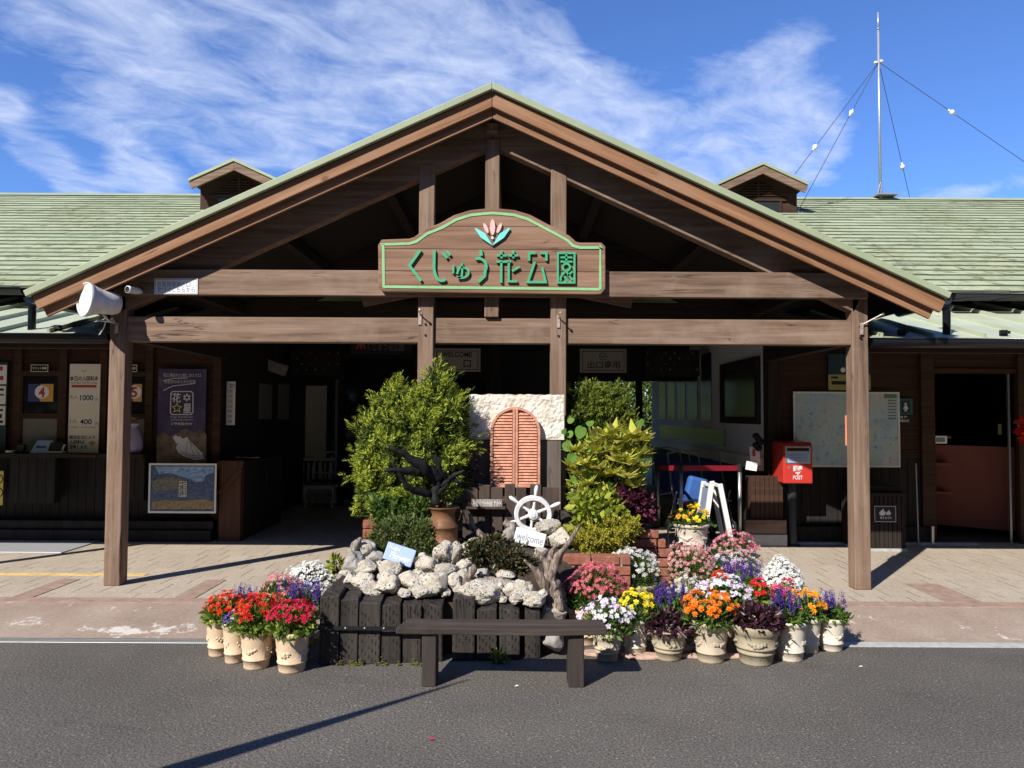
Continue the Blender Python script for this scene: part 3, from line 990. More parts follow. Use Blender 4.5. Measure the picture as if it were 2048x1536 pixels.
# ------------------------------------------------------------------ the name board over the entrance
def build_name_board():
    Yf = 6.575
    c = at(985, 505, Yf)
    root = thing('name_board', 'brown arched wooden board with raised green Japanese lettering on the porch beam', 'sign', (c.x, 6.62, at(985, 588, Yf).z))

    def P(x, y): p = at(x, y, Yf); return (p.x, p.z)
    # outline, half by half, in pixels of the photograph
    left = [(764, 583), (757, 574), (756, 490), (763, 479), (818, 477), (828, 474), (850, 458), (880, 446), (908, 430), (940, 420), (970, 417), (985, 416)]
    right = [(1000, 417), (1030, 420), (1060, 429), (1090, 445), (1115, 458), (1140, 472), (1152, 483), (1160, 485), (1203, 485), (1211, 493), (1211, 578), (1202, 588), (1190, 589)]
    outline = left[::1] + right + [(775, 584)]
    poly = [P(*p) for p in outline][::-1]
    MB().prism(poly, Yf, Yf + .055).build('board', 'sign_board_wood', root, bevel=.008)
    # seams between the planks
    m = MB()
    for y, xa, xb in ((452, 895, 1092), (497, 765, 1203), (541, 765, 1203)):
        (x0, z0), (x1, z1) = P(xa, y), P(xb, y + (xb - xa) * .0055)
        m.add([(x0, Yf - .0012, z0 - .003), (x1, Yf - .0012, z1 - .003), (x1, Yf - .0012, z1 + .002), (x0, Yf - .0012, z0 + .002)], [(0, 1, 2, 3)])
    m.build('plank_seam', 'ink_black', root)
    # inset green line
    pts = [P(*p) for p in outline]
    cx, cz = P(985, 520)
    inner = []
    n = len(pts)
    for k in range(n):
        a, b = Vector(pts[k - 1]), Vector(pts[(k + 1) % n])
        d = (b - a).normalized(); nn = Vector((d.y, -d.x))
        if nn.dot(Vector((cx, cz)) - Vector(pts[k])) < 0: nn = -nn
        inner.append(Vector(pts[k]) + nn * .045)
    m = MB(); stroke(m, [tuple(p) for p in inner] + [tuple(inner[0])], .023, Yf - .005, Yf + .001)
    m.build('border_line', 'border_green', root)
    # emblem: tulip-like bloom
    zs = .49 / 2.048

    def E(x, y): return P(740 + x / 4.18, 400 + y / 4.18)
    m = MB()
    for (x, y, a, L_, w_) in ((1025, 232, 0, 67, 22), (970, 240, 24, 46, 15), (1080, 240, -24, 46, 15)):
        cx, cz = E(x, y); k = 1 / 4.18 / F_PX * Yf
        pts = []
        for t in range(0, 360, 30):
            u, v = w_ * k * math.cos(R(t)), L_ * k * math.sin(R(t))
            pts.append((cx + u * math.cos(R(a)) - v * math.sin(R(a)), cz + u * math.sin(R(a)) + v * math.cos(R(a))))
        m.prism(pts, Yf - .022, Yf - .002)
    m.build('petal', 'petal_pink_paint', root)
    m = MB()
    for s in (-1, 1):
        q = [(1024, 385), (1024 + s * 60, 285), (1024 + s * 140, 238), (1024 + s * 148, 245), (1024 + s * 95, 320)]
        q = [E(*p) for p in q]
        if s > 0: q = q[::-1]
        m.prism(q[::-1], Yf - .022, Yf - .002)
    m.build('leaf', 'leaf_turquoise_paint', root)
    cx, cz = E(1024, 320)
    MB().prism(arc(cx, cz, .0115, 0, 330, 11), Yf - .024, Yf - .002).build('bud', 'print_white', root)
    # raised letters, drawn as strokes in the pixels of an enlargement
    y0, y1 = Yf - .024, Yf - .001
    w = .0235

    def letter(strokes, ww=w):
        m = MB()
        for s in strokes: stroke(m, [E(*p) for p in s], ww, y0, y1); y_ = 0
        return m.build('letter', 'letter_green', root)

    def earc(cx, cy, rx, ry, a0, a1, n=9): return [(cx + rx * math.cos(R(a0 + (a1 - a0) * k / n)), cy + ry * math.sin(R(a0 + (a1 - a0) * k / n))) for k in range(n + 1)]
    letter([[(425, 422), (332, 552), (430, 680)]])
    letter([[(540, 422), (537, 560)] + earc(600, 560, 63, 118, 180, 70, 7)[1:] + [(632, 678)], [(608, 446), (648, 490)], [(642, 430), (672, 468)]])
    letter([[(700, 548), (696, 618)], earc(765, 610, 62, 45, 120, -100, 10) + [(745, 580), (728, 622)], [(770, 530), (772, 600), (768, 640), (735, 662)]], .017)
    letter([[(926, 420), (934, 470)], [(884, 494)] + earc(905, 560, 68, 68, -80, 30, 7) + [(960, 640), (905, 690)]])
    letter([[(1060, 468), (1142, 468)], [(1100, 425), (1100, 492)], [(1158, 468), (1240, 468)], [(1198, 425), (1198, 492)],
            [(1056, 520), (1180, 520)], [(1098, 520), (1098, 696)], [(1160, 520), (1160, 684), (1232, 684)], [(1188, 598), (1250, 562)]], .019)
    letter([[(1330, 512), (1330, 448), (1384, 448)], [(1424, 448), (1474, 448), (1474, 512)], [(1378, 520), (1320, 690), (1468, 690), (1438, 566)]], .02)
    letter([[(1570, 448), (1570, 694), (1708, 694), (1708, 448), (1570, 448)], [(1640, 450), (1640, 520)], [(1592, 484), (1688, 484)], [(1592, 520), (1690, 520)],
            earc(1640, 566, 30, 30, 0, 360, 12)[:-1] + [(1670, 566)], [(1630, 598), (1592, 650), (1592, 680)], [(1640, 604), (1690, 676)], [(1690, 600), (1650, 640)], [(1624, 640), (1650, 690)]], .0165)
    return root


build_name_board()


# ------------------------------------------------------------------ the main building
YW = 9.2
YE = 8.30
ZE = at(20, 578, 8.30).z + .02
YRG = 14.05


def zmain(Y): return ZE + SL * (Y - YE)


def zporch(X): return ZA - SL * abs(X - XC)


def build_building():
    root = thing('park_building', 'long brown timber visitor building with pale green tiled roof, behind the porch', 'building', (0, YW, TER))
    rnd = random.Random(4)
    # tiled front slope: stepped courses of single tiles, cut along the valleys with the porch roof
    pitch = .232
    L_ = (YRG - YE) / math.cos(math.atan(SL))
    nrow = int(L_ / pitch)
    for side in (-1, 1):
        m = MB()
        for r in range(nrow + 1):
            ya = YE + r * pitch * math.cos(math.atan(SL)); yb = min(ya + pitch * math.cos(math.atan(SL)) + .012, YRG)
            x = (-13.5 if side < 0 else .0) + (r % 2) * .45 - .1 * rnd.random()
            xend = .0 if side < 0 else 13.5
            while x < xend:
                w_ = .90
                xa, xb = x + .002, x + w_ - .002
                if max(zporch(xa), zporch(xb)) < zmain(yb) + .06 or abs((xa + xb) / 2) > 4.2:
                    dz = rnd.uniform(-.003, .004); d2 = rnd.uniform(-.003, .004)
                    lift = .022
                    n = 3
                    top, bot = [], []
                    for k in range(n + 1):
                        xx = xa + (xb - xa) * k / n
                        j = rnd.uniform(-.0025, .0025)
                        zf = zmain(ya) + lift + dz + (d2 - dz) * k / n + j
                        zbk = zmain(yb) + .004
                        top.append(((xx, ya + j, zf), (xx, yb, zbk)))
                        bot.append((xx, ya + .012, zmain(ya) - .006))
                    v = [p for t in top for p in t] + bot
                    b0 = 2 * (n + 1)
                    m.add(v, [(2 * k, 2 * k + 2, 2 * k + 3, 2 * k + 1) for k in range(n)])
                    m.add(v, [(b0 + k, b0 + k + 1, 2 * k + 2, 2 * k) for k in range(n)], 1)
                x += w_
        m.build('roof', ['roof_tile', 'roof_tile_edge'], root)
    # rear slope, ridge cap, deck under the tiles
    m = MB()
    m.add([(-13.5, YRG, zmain(YRG)), (13.5, YRG, zmain(YRG)), (13.5, 19.6, zmain(YRG) - SL * (19.6 - YRG)), (-13.5, 19.6, zmain(YRG) - SL * (19.6 - YRG))], [(0, 1, 2, 3)])
    m.build('roof', 'roof_trim_green', root)
    MB().prism([(-13.5, 0), (13.5, 0), (13.5, .001), (-13.5, .001)], 0, .01)
    m = MB()
    z = zmain(YRG)
    for s, xa, xb in ((-1, -13.5, -.2), (1, -.2, 13.5)):
        m.add([(xa, YRG - .13, z - .03), (xb, YRG - .13, z - .03), (xb, YRG, z + .045), (xa, YRG, z + .045), (xb, YRG + .13, z - .03), (xa, YRG + .13, z - .03)], [(0, 1, 2, 3), (3, 2, 4, 5)])
    m.build('ridge_cap', 'roof_trim_green', root)
    # dark boarding closes the roof space against light
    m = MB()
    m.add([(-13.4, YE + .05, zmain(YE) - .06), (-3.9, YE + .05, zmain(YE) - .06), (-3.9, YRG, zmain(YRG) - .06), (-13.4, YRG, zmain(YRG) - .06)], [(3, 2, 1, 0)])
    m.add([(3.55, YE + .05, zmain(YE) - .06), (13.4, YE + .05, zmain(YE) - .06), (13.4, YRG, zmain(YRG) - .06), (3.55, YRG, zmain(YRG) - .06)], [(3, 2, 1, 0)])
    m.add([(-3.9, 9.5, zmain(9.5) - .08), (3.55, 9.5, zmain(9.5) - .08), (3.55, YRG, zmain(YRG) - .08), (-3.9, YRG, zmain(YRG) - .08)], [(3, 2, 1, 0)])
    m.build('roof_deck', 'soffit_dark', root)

    # gutters along the main eaves and the lower eaves, downpipes
    def gutter(xa, xb, yc, zt, r, name='gutter'):
        m = MB()
        prof = [(yc + r * math.cos(R(t)), zt + (r * 1.05) * math.sin(R(t))) for t in range(180, 361, 18)]
        prof += [(yc + (r - .006) * math.cos(R(t)), zt + (r - .006) * math.sin(R(t))) for t in range(360, 179, -18)]
        n = len(prof)
        v = [(xa, y, z) for y, z in prof] + [(xb, y, z) for y, z in prof]
        f = [(k, (k + 1) % n, (k + 1) % n + n, k + n) for k in range(n)] + [tuple(range(n - 1, -1, -1)), tuple(range(n, 2 * n))]
        m.add(v, f)
        h = n // 2
        m.tube([(xa, yc - r, zt), (xb, yc - r, zt)], .008, 6)
        for x in (xa + .02, xb - .02):
            m.add([(x, y, z) for y, z in prof[:h]], [tuple(range(h))])
        return m.build(name, 'gutter_black', root, smooth=True)
    gutter(-13.5, at(44, 585, 8.2).x, 8.23, at(20, 576, 8.2).z, .07)
    gutter(at(1908, 590, 8.2).x, 13.5, 8.23, at(1980, 588, 8.2).z, .07)
    zl = at(100, 672, 6.74).z
    zr_ = at(1900, 676, 6.74).z
    zg = (zl + zr_) / 2
    gxl, gxr = at(219, 680, 6.72).x, at(1744, 680, 6.72).x
    gutter(-13.5, gxl, 6.745, zg, .075)
    gutter(gxr, 13.5, 6.745, zg, .075)
    for px in (64, 1893):
        x = at(px, 640, 6.93).x
        zt = at(px, 604 if px < 1000 else 620, 6.93).z
        m = MB()
        m.tube([(x, 6.93, zg + .03), (x, 6.93, zt)], .034, 12)
        m.lathe([(.034, 0), (.058, .035), (.058, .05), (.03, .05)], (x, 6.93, zt - .01), 12)
        sgn = -1 if px < 1000 else 1
        m.tube([(x, 6.93, zt + .03), (x + sgn * .02, 6.98, zt + .07), (x - sgn * .0, 7.1, zt + .10)], .036, 10)
        m.build('downpipe', 'gutter_black', root)
    # lower roofs of standing-seam sheet
    s2 = .27
    for xa, xb in ((-13.5, gxl + .015), (gxr - .015, 13.5)):
        m = MB()
        z0 = zg + .012
        ya, yb = 6.735, 9.25
        m.add([(xa, ya, z0), (xb, ya, z0), (xb, yb, z0 + s2 * (yb - ya)), (xa, yb, z0 + s2 * (yb - ya))], [(0, 1, 2, 3)])
        m.add([(xa, ya + .1, z0 - .03), (xb, ya + .1, z0 - .03), (xb, yb, z0 + s2 * (yb - ya) - .06), (xa, yb, z0 + s2 * (yb - ya) - .06)], [(3, 2, 1, 0)])
        n = int((xb - xa) / .455)
        for k in range(n + 1):
            x = (xb - .12 - k * .455) if xb < 0 else (xa + .12 + k * .455)
            m.bar((x, ya + .02, z0 + .022), (x, yb, z0 + s2 * (yb - ya - .02) + .022), .022, .042)
        m.build('lower_roof', 'lean_to_metal', root)
        n = int((xb - xa) / .91)
        for k in range(n + 1):
            if abs((xb - .55 - k * .91) if xb < 0 else (xa + .34 + k * .91)) > 5.6: continue
            m = MB()
            x = (xb - .55 - k * .91) if xb < 0 else (xa + .34 + k * .91)
            m.box(x - .03, x + .03, ya + .1, ya + .13, z0 + .02, z0 + .085)
            m.box(x - .045, x + .045, ya + .085, ya + .105, z0 + .05, z0 + .075)
            m.build('snow_guard', 'black_iron', root)
        # eaves beam under the sheet
        MB().box(xa, xb, 6.83, 6.9, zg - .11, zg - .01).build('eaves_board', 'siding_brown', root)
        MB().box(xa, xb, 8.5, 8.6, zg + .18, zg + .32).build('purlin', 'siding_brown', root)

    # dormers
    for cx, ax, ay in ((0, 467, 316), (1, 1527, 323)):
        Yd = 12.4                                       # roof edge of the dormer
        Yf = 12.7                                       # its wall
        ap = at(ax, ay, Yd)
        hw = 91 / F_PX * Yd
        wl, wr = ap.x - .65, ap.x + .65
        zw = ap.z - SL * .65 - .05
        m = MB()
        m.prism([(wl, zmain(Yf) - .4), (wr, zmain(Yf) - .4), (wr, zw), (ap.x, ap.z - .06), (wl, zw)], Yf, 15.4)
        dm = m.build('dormer', 'siding_brown', root)
        for s in (-1, 1):
            m = MB()
            e = ap.x + s * hw
            q = [(ap.x, ap.z - .045), (e, ap.z - .045 - SL * hw), (e, ap.z - SL * hw), (ap.x, ap.z)]
            if s < 0: q = q[::-1]
            m.prism(q, Yd, 15.6); m.build('dormer_roof', 'roof_trim_green', dm)
            m = MB()
            q = [(ap.x, ap.z - .19), (e - s * .05, ap.z - .19 - SL * (hw - .05)), (e, ap.z - .06 - SL * hw), (ap.x, ap.z - .06)]
            if s < 0: q = q[::-1]
            m.prism(q, Yd + .02, Yd + .05); m.build('dormer_bargeboard', 'timber_beam', dm, bevel=.004)
            m = MB()
            q = [(ap.x, ap.z - .085), (e - s * .03, ap.z - .085 - SL * (hw - .03)), (e - s * .03, ap.z - .05 - SL * (hw - .03)), (ap.x, ap.z - .05)]
            if s < 0: q = q[::-1]
            m.prism(q, Yd + .055, Yf + .2); m.build('dormer_soffit', 'soffit_board', dm)
        m = MB()
        zb = ap.z - .52
        for k in range(6):
            z = zb + k * .045
            ww = .42 - k * .055
            m.obox((ap.x, Yf - .02, z), (2 * ww, .05, .010), Matrix.Rotation(R(30), 3, 'X'))
        m.box(ap.x - .02, ap.x + .02, Yf - .03, Yf - .002, zb - .03, zb + .28)
        m.box(ap.x - .46, ap.x + .46, Yf - .035, Yf - .002, zb - .05, zb - .015)
        m.build('dormer_louvre', 'siding_brown', dm)
        m = MB()
        m.box(ap.x - .36, ap.x + .36, Yf - .012, Yf - .004, zb - .34, zb - .06)
        w_ = m.build('dormer_window', 'mirror_glass', dm)
        for x in (ap.x - .385, ap.x + .36): MB().box(x, x + .025, Yf - .03, Yf - .003, zb - .36, zb - .052).build('dormer_window_frame', 'siding_brown', dm)

    # walls under the lower roofs -------------------------------------------------
    zt = 3.05
    X0, X1 = at(440, 900, YW).x, at(1527, 900, YW).x                 # the two corners of the hall
    zs = at(200, 908, YW).z                                          # top of the dark wainscot
    dl, dr = at(1868, 900, YW).x, at(2040, 900, YW).x                # wash-room doorway
    zd = at(1950, 747, YW).z

    def siding(xa, xb, za, zb, y=YW, step=.12, depth=.02):
        m = MB()
        n = max(1, int(round((zb - za) / step)))
        h = (zb - za) / n
        for k in range(n):
            m.add([(xa, y - depth, za + k * h), (xb, y - depth, za + k * h), (xb, y - .004, za + (k + 1) * h), (xa, y - .004, za + (k + 1) * h),
                   (xa, y, za + k * h), (xb, y, za + k * h)], [(0, 1, 2, 3), (4, 5, 1, 0)])
        return m

    def boards(xa, xb, za, zb, y=YW, step=.105):
        m = MB()
        n = max(1, int(round((xb - xa) / step)))
        w_ = (xb - xa) / n
        for k in range(n):
            m.box(xa + k * w_ + .003, xa + (k + 1) * w_ - .003, y - .018, y - .002, za, zb)
        m.box(xa, xb, y - .004, y + .1, za, zb)
        return m
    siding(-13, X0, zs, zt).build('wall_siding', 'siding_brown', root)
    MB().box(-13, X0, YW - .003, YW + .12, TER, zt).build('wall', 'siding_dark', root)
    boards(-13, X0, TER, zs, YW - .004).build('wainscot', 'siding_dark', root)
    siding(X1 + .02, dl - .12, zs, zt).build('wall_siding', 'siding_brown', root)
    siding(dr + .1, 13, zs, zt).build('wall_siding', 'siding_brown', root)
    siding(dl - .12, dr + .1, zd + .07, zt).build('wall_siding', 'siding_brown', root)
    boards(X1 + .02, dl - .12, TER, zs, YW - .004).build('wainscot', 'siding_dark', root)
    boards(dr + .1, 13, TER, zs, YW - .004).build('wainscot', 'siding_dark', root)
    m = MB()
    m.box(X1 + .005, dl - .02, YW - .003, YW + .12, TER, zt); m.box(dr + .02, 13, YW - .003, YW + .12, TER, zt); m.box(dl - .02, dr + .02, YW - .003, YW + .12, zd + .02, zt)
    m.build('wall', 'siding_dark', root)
    # posts of the wall frame
    for px in (38, 128, 208, 300, 436):
        x = at(px, 850, YW).x
        MB().box(x - .045, x + .045, YW - .055, YW - .01, zs - .02 if px != 436 else TER, zt).build('wall_post', 'siding_brown', root, bevel=.004)
    for px in (1545, 1850, 2043):
        x = at(px, 850, YW).x
        MB().box(x - .075, x + .075, YW - .07, YW - .005, TER, zt).build('wall_post', 'dark_timber_post' if px == 1545 else 'siding_brown', root, bevel=.004)
    # plinth along the foot of the walls
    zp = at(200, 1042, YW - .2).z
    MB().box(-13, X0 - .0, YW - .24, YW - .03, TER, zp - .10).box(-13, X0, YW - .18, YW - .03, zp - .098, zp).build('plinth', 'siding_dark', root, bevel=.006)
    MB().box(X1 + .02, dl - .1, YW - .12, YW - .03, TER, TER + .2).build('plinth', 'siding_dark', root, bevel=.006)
    MB().box(X1 - .4, dl + .4, YW - .20, YW - .122, TER, TER + .028).build('sill', 'concrete_pale', root, bevel=.004)
    # doorway of the wash room: lining, track, red panel, floor, dark room behind
    m = MB()
    m.box(dl - .05, dl, YW - .04, YW + .11, TER, zd); m.box(dr, dr + .05, YW - .04, YW + .11, TER, zd); m.box(dl - .05, dr + .05, YW - .04, YW + .11, zd + .002, zd + .06)
    m.build('door_frame', 'siding_brown', root, bevel=.003)
    x = at(2022, 900, YW).x
    MB().box(x - .012, x + .012, YW + .02, YW + .05, TER, zd).build('door_track', 'steel', root)
    m = MB()
    za = at(1960, 888, YW + .9).z
    m.add([(dl - .1, YW + 1.0, TER + .13), (dr + .3, YW + .32, TER + .08), (dr + .3, YW + .32, za - .02), (dl - .1, YW + 1.0, za)], [(0, 1, 2, 3)])
    m.build('wash_room_panel', 'pink_board', root)
    m = MB()
    for k, zz in enumerate((.62, .98, 1.32)):
        m.box(dl - .3, dl + .52, YW + .55, YW + .70, zz, zz + .03)
    m.build('wash_room_shelf', 'pink_board', root)
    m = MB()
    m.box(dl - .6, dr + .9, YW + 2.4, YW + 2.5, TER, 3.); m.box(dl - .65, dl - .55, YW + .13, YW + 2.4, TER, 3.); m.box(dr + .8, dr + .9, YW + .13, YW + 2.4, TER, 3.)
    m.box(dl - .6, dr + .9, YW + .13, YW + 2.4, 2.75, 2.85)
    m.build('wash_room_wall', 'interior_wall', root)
    MB().box(dl - .6, dr + .9, YW + .03, YW + 2.4, TER - .02, TER + .012).build('wash_room_floor', 'concrete_dark', root)

    # ticket counter ----------------------------------------------------------------
    zc = at(200, 907, 8.95).z
    xe = at(292, 907, 8.95).x
    MB().box(-13, xe, 8.86, YW - .03, zc - .045, zc).build('counter_top', 'siding_dark', root, bevel=.004)
    xa, xb = at(18, 950, 8.95).x, at(109, 950, 8.95).x
    boards(xa, xb, at(60, 1006, 8.98).z, zc - .05, 8.98).build('counter_panel', 'siding_dark', root)
    xa, xb = at(252, 950, 8.98).x, at(290, 950, 8.98).x
    boards(xa, xb, at(60, 1000, 8.98).z, zc - .05, 8.98).build('counter_panel', 'siding_dark', root)
    xa, xb = at(145, 913, 8.85).x, at(192, 913, 8.85).x
    MB().box(xa, xb, 8.845, 8.86, zc - .035, zc - .01).build('counter_tag', 'siding_brown', root)
    # ticket windows: dark reveal, glass above, grey blind below
    for (pa, pb) in ((50, 120), (258, 296)):
        xa, xb = at(pa, 800, YW).x, at(pb, 800, YW).x
        z0, z1, z2 = zc + .002, at(80, 832, YW).z, at(80, 752, YW).z
        m = MB()
        m.box(xa - .05, xa, YW - .05, YW - .005, z0, z2 + .06); m.box(xb, xb + .05, YW - .05, YW - .005, z0, z2 + .06)
        m.box(xa, xb, YW - .05, YW - .005, z2, z2 + .06); m.box(xa, xb, YW - .048, YW - .005, z1 - .03, z1 + .03)
        wf = m.build('ticket_window', 'siding_brown', root)
        MB().box(xa, xb, YW - .030, YW - .022, z1 + .032, z2 - .002).build('window_pane', 'window_glass', wf)
        MB().box(xa, xb, YW - .030, YW - .022, z0, z1 - .032).build('window_blind', 'blind_grey', wf)

    # the hall ----------------------------------------------------------------------
    YB = 13.0
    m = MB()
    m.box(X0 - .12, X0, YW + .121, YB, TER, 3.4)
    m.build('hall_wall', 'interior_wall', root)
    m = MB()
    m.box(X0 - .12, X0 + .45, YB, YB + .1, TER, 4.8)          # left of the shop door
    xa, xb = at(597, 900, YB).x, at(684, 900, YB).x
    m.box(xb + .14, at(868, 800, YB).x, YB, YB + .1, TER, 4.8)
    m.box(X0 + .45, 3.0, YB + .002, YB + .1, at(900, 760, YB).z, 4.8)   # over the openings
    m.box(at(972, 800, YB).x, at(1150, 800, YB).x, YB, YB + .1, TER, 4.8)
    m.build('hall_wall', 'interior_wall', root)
    MB().box(at(1004, 740, YB).x, at(1100, 740, YB).x, YB - .03, YB - .002, TER, 4.0).build('hall_panel', 'navy_panel', root)
    x = at(975, 740, 12.2).x
    MB().box(x, x + .22, 12.2, 12.42, TER, 4.4).build('hall_post', 'dark_timber_post', root)
    # shop corner, cream wall behind the chair
    MB().box(X0 + .4, xb + .16, YB + .4, YB + .5, TER, 3.).build('hall_wall', 'cream_panel', root)
    m = MB()
    m.box(at(684, 740, 12.6).x - .05, at(684, 740, 12.6).x + .05, 12.55, 12.65, TER, 4.2)
    m.box(at(835, 740, 12.6).x - .05, at(835, 740, 12.6).x + .05, 12.55, 12.65, TER, 4.2)
    m.box(at(688, 720, 12.6).x, at(832, 720, 12.6).x, 12.57, 12.63, at(760, 718, 12.6).z, at(760, 706, 12.6).z)
    m.build('shop_window_frame', 'dark_timber_post', root)
    m = MB()
    m.box(at(691, 720, 12.6).x, at(829, 720, 12.6).x, 12.59, 12.60, at(760, 1000, 12.6).z, at(760, 719, 12.6).z)
    m.build('shop_window', 'window_glass', root)
    # side wall of the exit passage, white above
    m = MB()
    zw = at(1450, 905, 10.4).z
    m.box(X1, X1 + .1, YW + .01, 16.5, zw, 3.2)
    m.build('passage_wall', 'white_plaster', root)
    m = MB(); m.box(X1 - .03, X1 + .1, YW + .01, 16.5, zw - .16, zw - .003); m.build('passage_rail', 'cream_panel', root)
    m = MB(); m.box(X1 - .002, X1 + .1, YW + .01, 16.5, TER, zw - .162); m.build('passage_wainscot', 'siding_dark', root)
    # glazing of the passage, in view as tall panes and one long low pane
    zz0, zz1 = at(1443, 846, 11.0).z, at(1425, 745, 11.8).z
    for k, (pa, pb) in enumerate(((1404, 1424), (1379, 1396), (1357, 1372), (1337, 1351), (1320, 1332))):
        ya, yb = X1 / ((pb - 1024) / F_PX), X1 / ((pa - 1024) / F_PX)
        m = MB(); m.box(X1 - .012, X1 - .002, ya, yb, zw + .42, 2.55)
        p = m.build('passage_window', 'mirror_glass', root)
    m = MB()
    ya, yb = X1 / ((1451 - 1024) / F_PX), X1 / ((1321 - 1024) / F_PX)
    m.box(X1 - .012, X1 - .002, ya, yb, zw + .06, zw + .30); m.build('passage_window', 'mirror_glass', root)
    # rear wall of the passage with the way out to the garden
    m = MB()
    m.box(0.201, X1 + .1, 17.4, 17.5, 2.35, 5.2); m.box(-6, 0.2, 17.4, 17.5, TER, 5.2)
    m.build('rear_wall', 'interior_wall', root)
    MB().box(at(1272, 850, 13).x, at(1284, 850, 13).x, 12.95, 13.05, TER, 3.2).build('door_post', 'interior_wall', root)
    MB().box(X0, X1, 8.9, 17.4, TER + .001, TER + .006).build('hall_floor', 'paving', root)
    # lattice above the shop: pale diamonds painted as light through its openings
    m = MB()
    YL = 11.5
    for (pa, pb, qa, qb, st) in ((580, 680, 700, 752, 17), (1290, 1400, 700, 752, 17)):
        a_, b_ = at(pa, qb, YL), at(pb, qa, YL)
        MB().box(a_.x, b_.x, YL + .02, YL + .04, a_.z, b_.z).build('lattice_panel', 'interior_wall', root)
    rr = random.Random(8)
    m = MB()
    for (pa, pb, qa, qb) in ((585, 676, 706, 748), (1296, 1396, 706, 748)):
        for r, py in enumerate(range(qa, qb, 11)):
            for px in range(pa + (r % 2) * 9, pb, 18):
                if rr.random() < .3: continue
                c = at(px, py, YL)
                s = .018 * rr.uniform(.6, 1.15)
                m.add([(c.x - s, YL + .017, c.z), (c.x, YL + .017, c.z - s), (c.x + s, YL + .017, c.z), (c.x, YL + .017, c.z + s)], [(0, 1, 2, 3)])
    m.build('painted_lattice_light', 'blind_grey', root)
    # counter in the hall with a braced end panel
    xa, xb = at(441, 1000, 9.05).x, at(484, 1000, 9.05).x
    z0, z1 = TER, at(460, 921, 9.05).z
    m = MB(); m.box(xa, xb, 9.0, 9.12, z0, z1)
    cp = m.build('hall_counter', 'counter_front', root, bevel=.004)
    m = MB()
    m.box(xa - .01, xb + .03, 8.97, 8.998, z1 - .09, z1); m.bar((xa + .01, 8.985, z1 - .38), (xb + .01, 8.985, z1 - .10), .02, .05)
    m.build('counter_brace', 'counter_front', cp)
    MB().box(xb - .15, xb - .002, 9.13, 10.6, z0, z1 - .02).build('counter_body', 'interior_wall', cp)
    # far windows of the office in the hall's left wall
    for pa, pb in ((518, 543), (556, 577)):
        ya, yb = X0 / ((pa - 1024) / F_PX), X0 / ((pb - 1024) / F_PX)
        m = MB(); m.box(X0 + .002, X0 + .012, ya, yb, at(530, 838, (ya + yb) / 2).z, at(530, 768, (ya + yb) / 2).z)
        m.build('office_window', 'blind_grey', root)
    return root


building = build_building()
# ------------------------------------------------------------------ signs, posters and fittings
def plate(root, name, px0, py0, px1, py1, Y, th, mat, bevel=.002):
    a, b = at(px0, py1, Y), at(px1, py0, Y)
    m = MB(); m.box(a.x, b.x, Y, Y + th, a.z, b.z)
    return m.build(name, mat, root, bevel=bevel)


def pbox(px0, py0, px1, py1, Y):
    a, b = at(px0, py1, Y), at(px1, py0, Y)
    return (a.x, b.x, a.z, b.z)


def wall_sign(name, label, cat, px0, py0, px1, py1, Y, th=.012, group=None):
    c = at((px0 + px1) / 2, py1, Y)
    return thing(name, label, cat, (c.x, Y + th, c.z), group)


def rect(m, px0, py0, px1, py1, Y, d=.001):
    a, b = at(px0, py1, Y), at(px1, py0, Y)
    y = Y - d
    m.add([(a.x, y, a.z), (b.x, y, a.z), (b.x, y, b.z), (a.x, y, b.z)], [(0, 1, 2, 3)])


def outline(m, px0, py0, px1, py1, Y, w, d=.001):
    a, b = at(px0, py1, Y), at(px1, py0, Y)
    stroke(m, [(a.x, a.z), (b.x, a.z), (b.x, b.z), (a.x, b.z), (a.x, a.z)], w, Y - d, Y - d + .0005)


